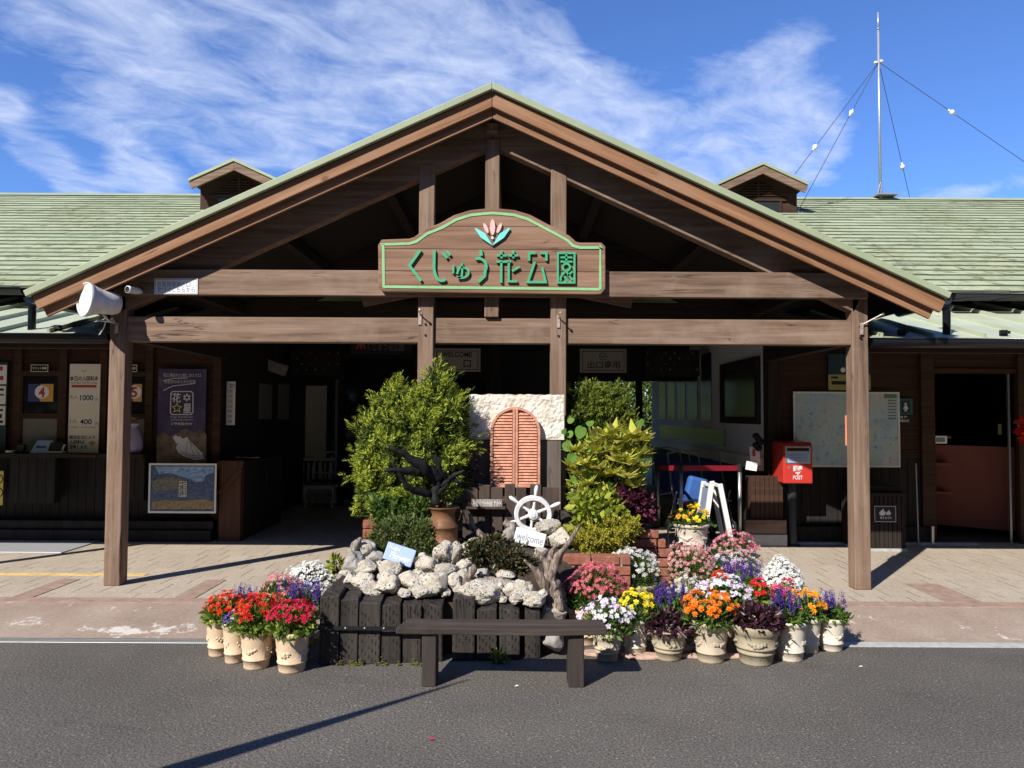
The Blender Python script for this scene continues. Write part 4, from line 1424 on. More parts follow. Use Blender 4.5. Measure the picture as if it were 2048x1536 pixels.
def build_signs():
    # notice on the tie beam
    Y = 6.628
    r = wall_sign('notice_board', 'white notice board with two lines of writing on left end of porch beam', 'notice', 308, 557, 396, 588, Y)
    plate(r, 'board', 308, 557, 396, 588, Y, .006, 'white_paint')
    text('お客様専用入口\n受付はこちらから', pbox(314, 563, 390, 584, Y), Y, r, 'ink_slate', spacing=.9)
    m = MB(); outline(m, 310, 559, 394, 586, Y, .003); m.build('border_line', 'ink_grey', r)

    # entrance and exit boards in the hall
    Y = 11.0
    r = wall_sign('entrance_sign', 'grey board reading WELCOME with entrance characters, hanging in dark hall', 'sign', 868, 697, 961, 743, Y)
    plate(r, 'board', 868, 697, 961, 743, Y, .03, 'sign_grey')
    text('WELCOME', pbox(883, 704, 944, 714, Y), Y, r, 'ink_black', bold=.02)
    text('入', pbox(888, 719, 903, 735, Y), Y, r, 'ink_black', bold=.015); text('口', pbox(927, 720, 942, 735, Y), Y, r, 'ink_black', bold=.015)
    m = MB(); outline(m, 873, 702, 956, 739, Y, .009); m.build('border_line', 'ink_black', r)
    m = MB()
    for px in (880, 949): p = at(px, 697, Y); m.tube([p + Vector((0, .015, 0)), p + Vector((0, .015, 1.6))], .006, 6)
    m.build('hanger', 'black_iron', r)
    r = wall_sign('exit_sign', 'grey board with round arrow mark and exit only characters, hanging in dark hall', 'sign', 1160, 698, 1253, 745, Y)
    plate(r, 'board', 1160, 698, 1253, 745, Y, .03, 'sign_grey')
    text('出口専用', pbox(1175, 722, 1240, 737, Y), Y, r, 'ink_black', bold=.012)
    m = MB(); outline(m, 1165, 703, 1248, 741, Y, .009)
    c = at(1206, 713, Y); stroke(m, arc(c.x, c.z, .05, 0, 360, 18)[:-1] + [arc(c.x, c.z, .05, 0, 360, 18)[0]], .009, Y - .001, Y)
    stroke(m, [(c.x - .03, c.z), (c.x + .03, c.z)], .012, Y - .0012, Y); m.build('border_line', 'ink_black', r)
    m = MB()
    for px in (1172, 1241): p = at(px, 698, Y); m.tube([p + Vector((0, .015, 0)), p + Vector((0, .015, 1.6))], .006, 6)
    m.build('hanger', 'black_iron', r)
    # the name again, small, above the shop window
    Y = 11.4
    r = wall_sign('shop_name_sign', 'dark shop fascia with pale park name and red flower mark above window in hall', 'sign', 705, 680, 812, 706, Y)
    plate(r, 'board', 700, 676, 826, 708, Y, .03, 'navy_panel')
    text('くじゅう花公園', pbox(735, 684, 808, 702, Y), Y, r, 'ink_grey', bold=.01)
    m = MB()
    for px, a in ((716, 25), (722, 0), (728, -25)):
        c = at(px, 692, Y); m.obox((c.x, Y - .003, c.z), (.03, .004, .10), Matrix.Rotation(R(a), 3, 'Y'))
    m.build('flower_mark', 'ink_red', r)

    # price board beside the ticket window
    Y = YW - .075
    r = wall_sign('price_board', 'tall pale board of admission prices 1000 and 400 beside ticket window', 'sign', 135, 728, 201, 905, Y)
    plate(r, 'board', 135, 728, 201, 905, Y, .015, 'off_white_board')
    text('本日の入園料金', pbox(140, 752, 197, 762, Y), Y, r, 'ink_black', bold=.015)
    text('Admission fee for today', pbox(141, 764, 195, 768, Y), Y, r, 'ink_black')
    m = MB(); rect(m, 143, 770, 193, 775, Y); m.build('red_bar', 'ink_red', r)
    for q in ((158, 787, 188, 803), (156, 836, 188, 851)): m = MB(); rect(m, *q, Y); m.build('number_plate', 'paper_white', r)
    text('大人', pbox(139, 790, 155, 798, Y), Y, r, 'ink_grey'); text('小人', pbox(137, 838, 154, 846, Y), Y, r, 'ink_grey')
    text('1000', pbox(160, 790, 187, 801, Y), Y, r, 'ink_black', depth=.002, bold=.02); text('400', pbox(160, 838, 184, 849, Y), Y, r, 'ink_black', depth=.002, bold=.02)
    text('円', pbox(190, 797, 196, 803, Y), Y, r, 'ink_grey'); text('円', pbox(190, 845, 196, 851, Y), Y, r, 'ink_grey')
    text('※小学生・中学生は無料', pbox(137, 853, 192, 856, Y), Y, r, 'ink_red')
    text('開花状況により', pbox(139, 871, 190, 878, Y), Y, r, 'ink_black', bold=.02); text('入園料が', pbox(139, 880, 171, 888, Y), Y, r, 'ink_black', bold=.02)
    text('変動します。', pbox(139, 890, 177, 898, Y), Y, r, 'ink_black', bold=.02)
    m = MB()
    for a in (-50, -25, 0, 25, 50):
        c = at(184, 890, Y); d = Vector((math.sin(R(a)), 0, math.cos(R(a))))
        m.obox(Vector((c.x, Y - .002, c.z)) + d * .028, (.014, .002, .05), Matrix.Rotation(R(a), 3, 'Y'))
    m.build('flower_mark', 'print_orange', r)
    m = MB(); c = at(168, 742, Y)
    for s in (-1, 1): m.add([(c.x, Y - .001, c.z - .02), (c.x + s * .035, Y - .001, c.z + .015), (c.x + s * .012, Y - .001, c.z + .005)][::s], [(0, 1, 2)])
    m.build('emblem', 'ink_grey', r)

    # window numbers
    for n, px0, px1, glyph in ((4, 56, 107, '4'), (5, 250, 284, '5')):
        Y = YW - .04
        lab = 'yellow and blue card with red number %s behind ticket window glass' % n
        r = wall_sign('number_card', lab, 'card', px0, 767, px1, 803, Y, .004, 'ticket window number cards')
        plate(r, 'card', px0, 768, px1, 803, Y, .003, 'print_orange', 0)
        m = MB()
        a, b = at(px0, 803, Y), at(px1, 768, Y)
        m.add([(a.x, Y - .001, b.z), (a.x, Y - .001, a.z), ((a.x + b.x) / 2, Y - .001, a.z), ((a.x * .7 + b.x * .3), Y - .001, (a.z + b.z) / 2), ((a.x + b.x) / 2, Y - .001, b.z)], [(0, 1, 2, 3, 4)])
        m.build('blue_field', 'print_navy', r)
        m = MB(); c = at(px0 + (px1 - px0) * .55, 784, Y)
        m.prism(arc(c.x, c.z, .085, 0, 345, 20, .08), Y - .003, Y - .0015); m.build('white_disc', 'paper_white', r)
        text(glyph, (c.x - .038, c.x + .038, c.z - .065, c.z + .06), Y, r, 'ink_red', depth=.004, bold=.03)
    for px0, px1, lab in ((62, 96, 'over the ticket window showing number 4'), (255, 274, 'over the ticket window behind the porch post')):
        Y = YW - .06
        r = wall_sign('ticket_sign', 'small dark framed ticket sign ' + lab, 'sign', px0, 729, px1, 744, Y, group='ticket window headings')
        plate(r, 'board', 62 if px0 == 62 else 242, 729, px1, 744, Y, .012, 'dark_timber')
        m = MB(); outline(m, px0 if px0 == 62 else 243, 730, px1, 743, Y, .006); m.build('border_line', 'off_white_board', r)
        text('チケット売場', pbox(65 if px0 == 62 else 245, 734, px1 - 3, 739, Y), Y, r, 'off_white_board', bold=.02)

    # notices at the picture's left edge
    Y = YW - .06
    r = wall_sign('notice_rack', 'tall rack of red and white notices by leftmost ticket window', 'notice', 0, 728, 15, 890, Y)
    plate(r, 'board', -40, 724, 16, 905, Y, .012, 'teal_dark')
    m = MB()
    rect(m, -36, 730, 14, 768, Y); rect(m, -36, 772, 12, 808, Y); rect(m, -36, 812, 11, 850, Y); m.build('paper', 'paper_white', r)
    m = MB(); rect(m, -30, 733, 6, 741, Y, .002); rect(m, -30, 752, 7, 760, Y, .002); m.build('red_mark', 'ink_red', r)
    m = MB(); rect(m, -30, 777, 8, 781, Y, .002); rect(m, -30, 788, 8, 791, Y, .002); rect(m, -30, 818, 6, 822, Y, .002); rect(m, -24, 828, 4, 836, Y, .002); rect(m, -4, 841, 6, 846, Y, .002)
    m.build('print_line', 'ink_black', r)
    Y = 8.96
    r = wall_sign('warning_sign', 'yellow prohibition sign with black rings on counter front at left edge', 'sign', 0, 942, 7, 1010, Y)
    plate(r, 'board', -46, 942, 7, 1010, Y, .006, 'print_yellow')
    m = MB()
    for py in (958, 985):
        for px in (-30, -3):
            c = at(px, py, Y); pts = arc(c.x, c.z, .05, 0, 360, 16); stroke(m, pts[:-1] + [pts[0]], .012, Y - .0015, Y - .0005)
    m.build('ring_mark', 'ink_black', r)

    # camping poster
    Y = YW - .07
    r = wall_sign('camping_poster', 'navy night sky poster of camp tent with square logo, left of hall', 'poster', 313, 738, 413, 926, Y)
    plate(r, 'sheet', 313, 738, 413, 926, Y, .008, 'night_print', .001)
    m = MB(); a = at(313.5, 925.5, Y); b = at(412.5, 925.5, Y)
    top = [(413, 868), (400, 858), (388, 866), (372, 856), (355, 866), (338, 872), (326, 864), (313.5, 872)]
    m.add([(at(x, y, Y).x, Y - .001, at(x, y, Y).z) for x, y in [(313.5, 925.5), (412.5, 925.5)] + top], [tuple(range(10))])
    m.build('meadow', 'meadow_print', r)
    m = MB()
    pts = [(352, 895), (360, 880), (374, 874), (378, 880), (405, 906), (408, 918), (390, 920), (366, 912), (356, 904)]
    m.add([(at(x, y, Y).x, Y - .002, at(x, y, Y).z) for x, y in pts], [tuple(range(len(pts) - 1, -1, -1))])
    pts = [(345, 874), (352, 870), (356, 874), (360, 872), (366, 878), (354, 888)]
    m.add([(at(x, y, Y).x, Y - .0022, at(x, y, Y).z) for x, y in pts], [tuple(range(len(pts) - 1, -1, -1))])
    m.build('tent_print', 'cover_white', r)
    m = MB()
    for q in ([(360, 902), (384, 911), (406, 912)], [(362, 906), (384, 915), (407, 916)], [(376, 882), (372, 908)], [(379, 882), (388, 911)], [(378, 881), (400, 910)]):
        stroke(m, [(at(x, y, Y).x, at(x, y, Y).z) for x, y in q], .006, Y - .003, Y - .0025)
    m.build('tent_seam', 'ink_grey', r)
    m = MB()
    sq = [(341 + dx, y) for dx, y in ((4, 783), (42, 783), (45, 787), (45, 825), (41, 829), (3, 829), (0, 825), (1, 787), (4, 783))]
    stroke(m, [(at(x, y, Y).x, at(x, y, Y).z) for x, y in sq], .012, Y - .0025, Y - .0015)
    m.build('logo_frame', 'cover_white', r)
    text('花', pbox(344, 786, 362, 805, Y), Y, r, 'cover_white', depth=.002, bold=.02)
    text('星', pbox(366, 807, 383, 826, Y), Y, r, 'cover_white', depth=.002, bold=.02)
    m = MB(); c = at(354, 816, Y)
    st = [(c.x + (.055 if k % 2 == 0 else .026) * math.sin(R(36 * k)), c.z + (.055 if k % 2 == 0 else .026) * math.cos(R(36 * k))) for k in range(10)]
    stroke(m, st + [st[0]], .010, Y - .003, Y - .002); m.build('star_mark', 'print_yellow', r)
    m = MB(); c = at(374, 795, Y)
    for k in range(6): m.obox((c.x + .03 * math.sin(R(60 * k)), Y - .003, c.z + .03 * math.cos(R(60 * k))), (.022, .001, .03), Matrix.Rotation(R(60 * k), 3, 'Y'))
    m.build('flower_mark', 'cover_white', r)
    text('花に囲まれた癒しの入り口', pbox(327, 747, 402, 754, Y), Y, r, 'print_white', depth=.002)
    text('大自然のゆらぎの空間', pbox(329, 760, 391, 767, Y), Y, r, 'print_white', depth=.002)
    m = MB()
    for q in ([(326, 762), (345, 757), (375, 756)], [(327, 781), (345, 772), (390, 767)]):
        stroke(m, [(at(x, y, Y).x, at(x, y, Y).z) for x, y in q], .009, Y - .0025, Y - .0015)
    m.build('swash', 'cover_white', r)
    text('Kuju hanahoshi\ncamping resort', pbox(341, 832, 386, 842, Y), Y, r, 'cover_white', depth=.002)
    text('ご予約受付中', pbox(342, 845, 384, 850, Y), Y, r, 'print_white', depth=.002, bold=.02)

    # framed landscape picture below it
    Y = 8.93
    r = wall_sign('landscape_poster', 'glossy landscape poster in white frame below the camping poster', 'poster', 297, 928, 433, 1025, Y)
    plate(r, 'sheet', 300, 931, 430, 1022, Y + .004, .008, 'print_ridge', 0)

    def patch(name, mat, pts, d):
        m = MB(); m.add([(at(x, y, Y).x, Y + .003 - d, at(x, y, Y).z) for x, y in pts], [tuple(range(len(pts) - 1, -1, -1))]); return m.build(name, mat, r)
    patch('sky_print', 'print_sky', [(310, 933), (428, 933), (428, 945), (412, 950), (406, 962), (392, 965), (380, 958), (360, 952), (340, 946), (318, 948)], .001)
    patch('hill_print', 'print_hill', [(304, 972), (306, 962), (325, 956), (345, 953), (368, 960), (372, 975), (340, 980), (312, 981)], .0013)
    patch('flower_print', 'print_flowers', [(303, 1018), (303, 1004), (330, 1000), (360, 1002), (385, 1000), (410, 998), (427, 1004), (427, 1018)], .0016)
    m = MB(); outline(m, 298, 929, 432, 1024, Y, .022, .004); m.build('frame', 'white_paint', r)
    text('花星', pbox(359, 965, 372, 992, Y), Y, r, 'off_white_board', depth=.002)
    m = MB(); outline(m, 358, 963, 373, 993, Y, .006, .002); m.build('logo_frame', 'off_white_board', r)

    # price list on the hall's left wall and papers
    Y = 9.32
    r = wall_sign('price_list', 'narrow white price list hanging in dark hall beside the poster', 'notice', 452, 763, 471, 850, Y)
    plate(r, 'sheet', 452, 763, 471, 850, Y, .004, 'paper_white', 0)
    text('ご案内\n10:00\n11:00\n12:00\n13:00\n14:00\n15:00\n16:00', pbox(454, 767, 469, 846, Y), Y, r, 'ink_black')
    m = MB(); p = at(461, 763, Y); m.tube([p, p + Vector((0, .01, .5))], .003, 5); m.build('hanger', 'black_iron', r)
    Y = 9.95
    r = wall_sign('counter_notice', 'grey sheet of paper taped to dark hall counter near the chair', 'notice', 512, 936, 534, 972, Y)
    plate(r, 'sheet', 512, 936, 534, 972, Y, .004, 'ink_grey', 0)

    # map, its neighbours
    Y = YW - .05
    r = wall_sign('map_board', 'large blue grey area map in white frame on brown wall', 'map', 1588, 785, 1798, 933, Y)
    plate(r, 'sheet', 1589, 786, 1797, 932, Y, .012, 'map_print', 0)
    m = MB(); outline(m, 1589, 786, 1797, 932, Y, .02, .004); m.build('frame', 'worn_white_paint', r)
    m = MB(); rect(m, 1768, 788, 1793, 796, Y, .002); m.build('legend_title', 'green_strip', r)
    m = MB()
    for k in range(7): rect(m, 1776, 800 + k * 6, 1792, 802 + k * 6, Y, .002)
    m.build('legend_lines', 'ink_grey', r)
    Y = YW - .055
    r = wall_sign('yellow_poster', 'dark green and yellow event poster above the map, half behind post', 'poster', 1657, 708, 1741, 780, Y)
    plate(r, 'sheet', 1657, 708, 1741, 749, Y, .006, 'teal_dark', 0)
    plate(r, 'sheet', 1657, 749.5, 1741, 780, Y, .006, 'print_olive', 0)
    m = MB(); rect(m, 1662, 753, 1676, 757, Y); rect(m, 1663, 762, 1698, 769, Y); rect(m, 1708, 762, 1736, 769, Y); m.build('print_line', 'ink_black', r)
    m = MB(); c = at(1686, 740, Y); m.prism(arc(c.x, c.z, .03, 0, 330, 11), Y - .002, Y - .001); m.build('white_disc', 'off_white_board', r)
    Y = YW - .05
    r = wall_sign('wash_room_sign', 'teal square sign with white figure and MEN\'S beside the map', 'sign', 1799, 797, 1825, 845, Y)
    plate(r, 'board', 1799, 797, 1825, 829, Y, .012, 'teal_panel')
    plate(r, 'board', 1799, 831, 1825, 846, Y, .012, 'navy_panel')
    m = MB(); rect(m, 1803, 801, 1820, 826, Y, .001); m.build('dark_field', 'teal_dark', r)
    m = MB(); c = at(1811, 808, Y)
    m.prism(arc(c.x, c.z, .014, 0, 330, 11), Y - .003, Y - .002)
    q = [(1809, 811), (1813.5, 811), (1816.5, 818), (1814.3, 818.6), (1813, 815.5), (1814, 823), (1812, 823), (1811.3, 818.5), (1810.6, 823), (1808.6, 823), (1809.5, 815.5), (1808.2, 818.6), (1806, 818)]
    m.prism([(at(x, y, Y).x, at(x, y, Y).z) for x, y in q][::-1], Y - .003, Y - .002); m.build('figure', 'print_white', r)
    text('男 性', pbox(1800, 832, 1815, 837, Y), Y, r, 'print_white', bold=.02); text("MEN'S", pbox(1800, 839, 1818, 844, Y), Y, r, 'print_white', bold=.02)
    # orange strip taped on the post's side
    Y = 6.86
    m = MB(); a, b = at(1691, 891, Y), at(1702, 831, Y); m.box(a.x, b.x, Y, Y + .004, a.z, b.z)
    tag(m.build('orange_strip', 'orange_tape'), 'upright orange strip sticking out behind the porch post by the map', 'tape')
    # framed picture on the white wall
    X = building_x1 - .03
    ya, yb = X / ((1517 - 1024) / F_PX), X / ((1442 - 1024) / F_PX)
    z0, z1 = at(1480, 847, (ya + yb) / 2).z, at(1516, 712, ya).z
    r = thing('framed_picture', 'big black framed picture behind glass on the white passage wall', 'picture', (building_x1, (ya + yb) / 2, z0))
    m = MB()
    w = .09
    for (y0_, y1_, a, b) in ((ya, ya + w, z0, z1), (yb - w, yb, z0, z1), (ya + w, yb - w, z0, z0 + w), (ya + w, yb - w, z1 - w, z1)): m.box(X - .02, X + .028, y0_, y1_, a, b)
    m.build('frame', 'dark_timber_post', r, bevel=.004)
    m = MB(); m.box(X + .005, X + .02, ya + w, yb - w, z0 + w, z1 - w); m.build('glass', 'mirror_glass', r)
    # white papers and black bag on the corner of the passage
    Y = YW - .12
    r = wall_sign('leaflet_holder', 'white leaflets with red print hung beside a black bag on passage corner', 'leaflets', 1488, 870, 1520, 943, Y)
    m = MB(); c = at(1500, 925, Y)
    m.obox(at(1510, 912, Y), (.115, .012, .22), Matrix.Rotation(R(-4), 3, 'Y')); m.obox(at(1503, 932, Y - .03), (.13, .01, .10), Matrix.Rotation(R(9), 3, 'Y'))
    m.build('paper', 'paper_white', r)
    m = MB(); c = at(1508, 906, Y - .02); m.obox(c, (.03, .003, .08)); m.build('red_mark', 'ink_red', r)
    m = MB()
    for k in range(5): c = at(1512 + (k % 3) * 5, 872 + k * 6, Y - .02); m.ball(c, (.045, .03, .04), 8, 6)
    m.build('bag', 'rubber_black', r, smooth=True)


building_x1 = at(1527, 900, YW).x
build_signs()


def build_fittings():
    # floodlight on the left post
    c = at(206, 604, 6.52)
    root = thing('flood_lamp', 'round white flood lamp fixed on top of the left porch post', 'lamp', (c.x, 6.7, c.z - .1))
    ax = Vector((-.62, -.78, .04)).normalized()
    m3 = ax.to_track_quat('Z', 'Y').to_matrix()
    base = c - ax * .09
    m = MB(); m.lathe([(0.0, -.055), (.05, -.052), (.085, -.035), (.098, .0), (.101, .05), (.104, .10), (.118, .15), (.134, .19), (.136, .205), (.144, .21), (.146, .24), (.140, .246), (.130, .236)], base, 36, axis=m3)
    m.build('housing', 'lamp_housing', root, smooth=True)
    m = MB(); m.lathe([(0, .242), (.07, .239), (.131, .232)], base, 32, axis=m3); m.build('lens', 'lamp_glass', root, smooth=True)
    m = MB()
    b0 = at(212, 640, 6.60)
    m.tube([base + ax * .10 + Vector((0, 0, -.09)), b0 + Vector((.02, 0, .0)), b0 + Vector((.05, .1, -.03))], .012, 8)
    m.tube([at(196, 640, 6.55), at(240, 646, 6.68)], .010, 6); m.ball(at(196, 640, 6.55), .014, 8, 5)
    m.build('bracket', 'steel', root, smooth=True)
    m = MB(); m.tube([b0, at(208, 655, 6.62), at(200, 668, 6.66), at(193, 672, 6.7)], .005, 6); m.build('cable', 'white_insulator', root)
    # surveillance camera
    c = at(270, 581, 6.56)
    root = thing('security_camera', 'small white bullet security camera by the flood lamp under porch beam', 'camera', (c.x, 6.64, c.z))
    ax = Vector((-.45, -1, -.02)).normalized(); m3 = ax.to_track_quat('Z', 'Y').to_matrix()
    m = MB(); m.lathe([(0, -.05), (.026, -.045), (.029, 0), (.029, .05), (.032, .052), (.032, .075), (.027, .077)], c, 18, axis=m3); m.build('body', 'white_paint', root, smooth=True)
    m = MB(); m.lathe([(0, .068), (.020, .07), (.027, .074)], c, 18, axis=m3); m.build('lens', 'rubber_black', root, smooth=True)
    m = MB(); m.tube([c - ax * .04, (c.x + .02, 6.634, c.z)], .014, 8); m.build('bracket', 'white_paint', root)

    # aerial mast on the ridge
    Yb = YRG
    b = at(1761, 404, Yb)
    z0 = zmain(YRG)
    k = Yb / F_PX
    root = thing('antenna_mast', 'slim grey antenna mast with guy wires on the right roof ridge', 'antenna', (b.x, Yb, z0))
    zt = at(1759, 25, Yb).z
    zg = at(1760, 124, Yb).z
    zj = at(1760, 62, Yb).z
    m = MB()
    m.tube([(b.x, Yb, z0), (b.x, Yb, zj)], .024, 10); m.tube([(b.x, Yb, zj), (b.x, Yb, zt)], .017, 8)
    m.lathe([(.024, 0), (.036, .01), (.036, .25), (.024, .26)], (b.x, Yb, z0 + .02), 10)
    for dz in (0, .05): m.lathe([(.017, 0), (.028, .005), (.028, .02), (.017, .025)], (b.x, Yb, zj - .02 + dz), 10)
    m.build('pole', 'galvanised', root, smooth=True)
    m = MB(); m.box(b.x - .14, b.x + .24, Yb - .2, Yb + .2, z0 + .046, z0 + .07); m.tube([(b.x - .1, Yb - .1, z0 + .06), (b.x, Yb - .02, z0 + .32)], .012, 6)
    m.build('base_plate', 'galvanised', root)
    m = MB()
    for s in (-1, 1): m.ball((b.x + s * .05, Yb, zg + s * .012), (.04, .035, .03), 8, 6)
    m.build('clamp', 'white_insulator', root)
    # guy wires: to the right dormer, to the porch valley, to the ridge behind, to the far right
    ends = [(at(1590, 348, 12.55), 1631), (at(1588, 437, 12.6), 1703), (Vector((at(1838, 402, 15.4).x, 15.4, zmain(YRG) - .45)), 1806), (at(2160, 400, 14.05), 1901)]
    for e, ipx in ends:
        top = Vector((b.x, Yb, zg))
        d = e - top
        inv = cam.matrix_world.inverted()
        mid = min((top + d * (q / 60) for q in range(3, 58)), key=lambda w: abs(1024 + F_PX * (inv @ w).x / -(inv @ w).z - ipx))
        m = MB(); m.tube([top, e], .0055, 5); w_ = m.build('guy_wire', 'cable_dark', root)
        m = MB(); dn = d.normalized(); m.ball(mid, (.045, .045, .05), 10, 6); m.tube([mid - dn * .09, mid + dn * .09], .016, 6)
        m.build('insulator', 'white_insulator', w_, smooth=True)

    # post box
    Y = 8.75
    a, b = at(1567, 967, Y), at(1625, 885, Y)
    root = thing('post_box', 'red square post box on black stand in front of the map', 'post box', ((a.x + b.x) / 2 - .02, Y + .2, TER))
    x0, x1, z0, z1 = a.x, b.x, a.z, b.z
    m = MB(); D = .38
    prof = [(Y, z0), (Y + D, z0), (Y + D, z1 + .01), (Y + .03, z1), (Y, z1 - .03)]
    n = len(prof)
    v = [(x0, y, z) for y, z in prof] + [(x1, y, z) for y, z in prof]
    m.add(v, [tuple(range(n - 1, -1, -1)), tuple(range(n, 2 * n))] + [(k, (k + 1) % n, (k + 1) % n + n, k + n) for k in range(n)])
    m.build('body', 'mail_red', root, bevel=.012)
    plate(root, 'slot_frame', 1571, 893, 1621, 927, Y - .006, .008, 'steel', .002)
    m = MB(); rect(m, 1574, 896, 1618, 902, Y - .006, .002); m.build('slot', 'rubber_black', root)
    m = MB(); rect(m, 1575, 905, 1618, 925, Y - .006, .002); m.build('notice', 'paper_blue', root)
    m = MB()
    for k in range(5): rect(m, 1577, 907.5 + k * 3.4, 1615, 908.6 + k * 3.4, Y - .006, .003)
    m.build('print_line', 'ink_slate', root)
    m = MB(); c = at(1579, 936, Y); m.lathe([(.0, -.008), (.017, -.006), (.019, 0)], c, 12, axis=Matrix.Rotation(R(90), 3, 'X').inverted()); m.build('lock', 'steel', root)
    m = MB(); m.box(x0 + .01, x1 - .01, Y - .002, Y + .001, z0 + .12, z0 + .124); m.build('door_seam', 'ink_red', root)
    text('郵便', pbox(1586, 931, 1605, 943, Y), Y, root, 'print_white', depth=.003, bold=.03)
    text('〒', pbox(1591, 944, 1600, 951, Y), Y, root, 'print_white', depth=.003, bold=.03)
    text('POST', pbox(1586, 951, 1605, 959, Y), Y, root, 'print_white', depth=.003, bold=.02)
    c = at(1586, 1030, 8.9)
    m = MB(); m.tube([(c.x, 8.92, TER), (c.x, 8.92, z0 + .02)], .052, 18); m.lathe([(.052, .0), (.085, .0), (.085, .012), (.055, .03)], (c.x, 8.92, TER), 18)
    m.build('stand', 'mail_post_black', root, smooth=False)

    # litter bin
    Y = 8.62
    a, b = at(1716, 1094, Y), at(1811, 992, Y)
    root = thing('litter_bin', 'dark brown slatted bin with burnable rubbish label behind the right post', 'bin', ((a.x + b.x) / 2, Y + .22, TER))
    m = MB(); n = 11
    w = (b.x - a.x) / n
    for k in range(n): m.box(a.x + k * w + .004, a.x + (k + 1) * w - .004, Y, Y + .02, TER + .03, b.z)
    m.box(a.x, a.x + .02, Y + .021, Y + .42, TER + .03, b.z); m.box(b.x - .02, b.x, Y + .021, Y + .42, TER + .03, b.z)
    m.build('slat_panel', 'dark_timber_post', root, bevel=.002)
    MB().box(a.x + .03, b.x - .03, Y + .03, Y + .41, TER + .02, b.z - .02).build('liner', 'rubber_black', root)
    MB().box(a.x - .015, b.x + .015, Y - .014, Y + .44, b.z + .002, b.z + .035).box(a.x + .01, b.x - .01, Y + .06, Y + .40, b.z + .037, b.z + .10).build('lid', 'dark_timber', root, bevel=.006)
    m = MB(); m.box(a.x - .01, b.x + .01, Y - .01, Y + .44, TER, TER + .028); m.build('base', 'concrete_pale', root)
    pl = plate(root, 'label_plate', 1749, 1012, 1792, 1044, Y - .008, .006, 'black_paint')
    m = MB(); outline(m, 1749.7, 1012.7, 1791.3, 1043.3, Y - .008, .005); m.build('border_line', 'print_white', pl)
    m = MB()
    for px, s in ((1764, 1.), (1776, .75)):
        c = at(px, 1024, Y)
        q = [(0, -.036), (.028, -.028), (.034, -.004), (.024, .012), (.020, .004), (.008, .036), (-.004, .020), (-.018, .012), (-.033, -.008), (-.026, -.029)]
        m.prism([(c.x + x * s * 1.1, c.z + z * s * 1.1 - (1 - s) * .02) for x, z in q], Y - .0105, Y - .0095)
    m.build('flame_mark', 'print_white', pl)
    text('燃えるゴミ', pbox(1760, 1033, 1783, 1038, Y - .008), Y - .008, pl, 'print_white', bold=.02)
    m = MB(); p = at(1837, 1090, 8.95); m.tube([(p.x, 8.95, TER), (p.x + .02, 9.02, TER + .95)], .008, 6)
    tag(m.build('broom_stick', 'galvanised'), 'thin pale stick leaning on dark wall between bin and wash room door', 'stick')
    m = MB(); p = at(1865, 1092, 9.02); m.tube([(p.x, 9.02, TER), (p.x, 9.02, TER + .22)], .022, 10); tag(m.build('door_stop', 'steel'), 'short steel pipe stub at the foot of the wash room door frame', 'pipe')
    # wash-room notice and extinguisher tag inside
    Y = YW + .06
    r = wall_sign('door_notice', 'small white framed notice at left edge of the dark wash room doorway', 'notice', 1868, 872, 1894, 887, Y)
    plate(r, 'frame', 1868, 872, 1894, 887, Y, .01, 'paper_white')
    m = MB(); rect(m, 1872, 875, 1890, 884, Y, .001); m.build('print_line', 'ink_slate', r)
    Y = YW + .3
    r = wall_sign('yellow_tag', 'narrow yellow label in the dark upper part of wash room doorway', 'label', 1998, 848, 2003, 868, Y)
    m = MB(); rect(m, 1996, 848, 2003, 869, Y, 0); m.build('label', 'print_olive', r)
    p = at(2030, 880, 8.7)
    # hanging red flowers at the right edge
    # objects on the ticket counter
    zc = at(200, 907, 8.95).z
    r = thing('arrow_stand', 'white tent card with blue left arrow standing on the ticket counter', 'card', (at(82, 905, 8.97).x, 8.97, zc))
    a, b = at(60, 905, 8.97), at(103, 881, 9.03)
    m = MB(); m.add([(a.x, 8.96, zc), (b.x - .01, 8.96, zc), (b.x + .01, 9.06, b.z), (a.x + .03, 9.06, b.z), (b.x - .01, 9.10, zc), (a.x, 9.10, zc)], [(0, 1, 2, 3), (3, 2, 4, 5)])
    m.build('card', 'paper_blue', r)
    m = MB(); y0_ = 8.995
    c = Vector(((a.x + b.x) / 2, 9.0, (zc + b.z) / 2 - .005))
    for q in ([(-.05, .0), (.06, .0)],): m.bar((c.x - .03, 9.003, c.z), (c.x + .06, 9.003, c.z), .006, .022)
    m.add([(c.x - .065, 9.0, c.z), (c.x - .03, 9.0, c.z - .028), (c.x - .03, 9.004, c.z + .028)], [(0, 1, 2)])
    m.build('arrow', 'ink_blue', r)
    r = thing('card_terminal', 'black tilted payment screen on white foot at right of the arrow card', 'terminal', (at(112, 905, 8.98).x, 8.98, zc))
    c = at(112, 893, 9.0); m = MB(); m.obox(c, (.15, .012, .10), Matrix.Rotation(R(-28), 3, 'X')); m.build('screen', 'black_paint', r, bevel=.003)
    m = MB(); m.obox((c.x + .02, 8.99, zc + .012), (.17, .10, .02)); m.obox((c.x + .085, 9.0, zc + .055), (.012, .03, .10), Matrix.Rotation(R(22), 3, 'Y')); m.build('foot', 'white_paint', r, bevel=.003)
    c = at(42, 895, 9.0); r = thing('telephone', 'black keypad telephone on the ticket counter beside a white dish', 'telephone', (c.x, 9.0, zc))
    m = MB(); m.obox((c.x, 9.0, zc + .05), (.10, .05, .10), Matrix.Rotation(R(-25), 3, 'X')); m.build('body', 'black_paint', r, bevel=.005)
    m = MB()
    for i in range(3):
        for j in range(3): m.obox((c.x - .028 + i * .028, 8.968 + j * .009, zc + .03 + j * .024), (.017, .006, .013))
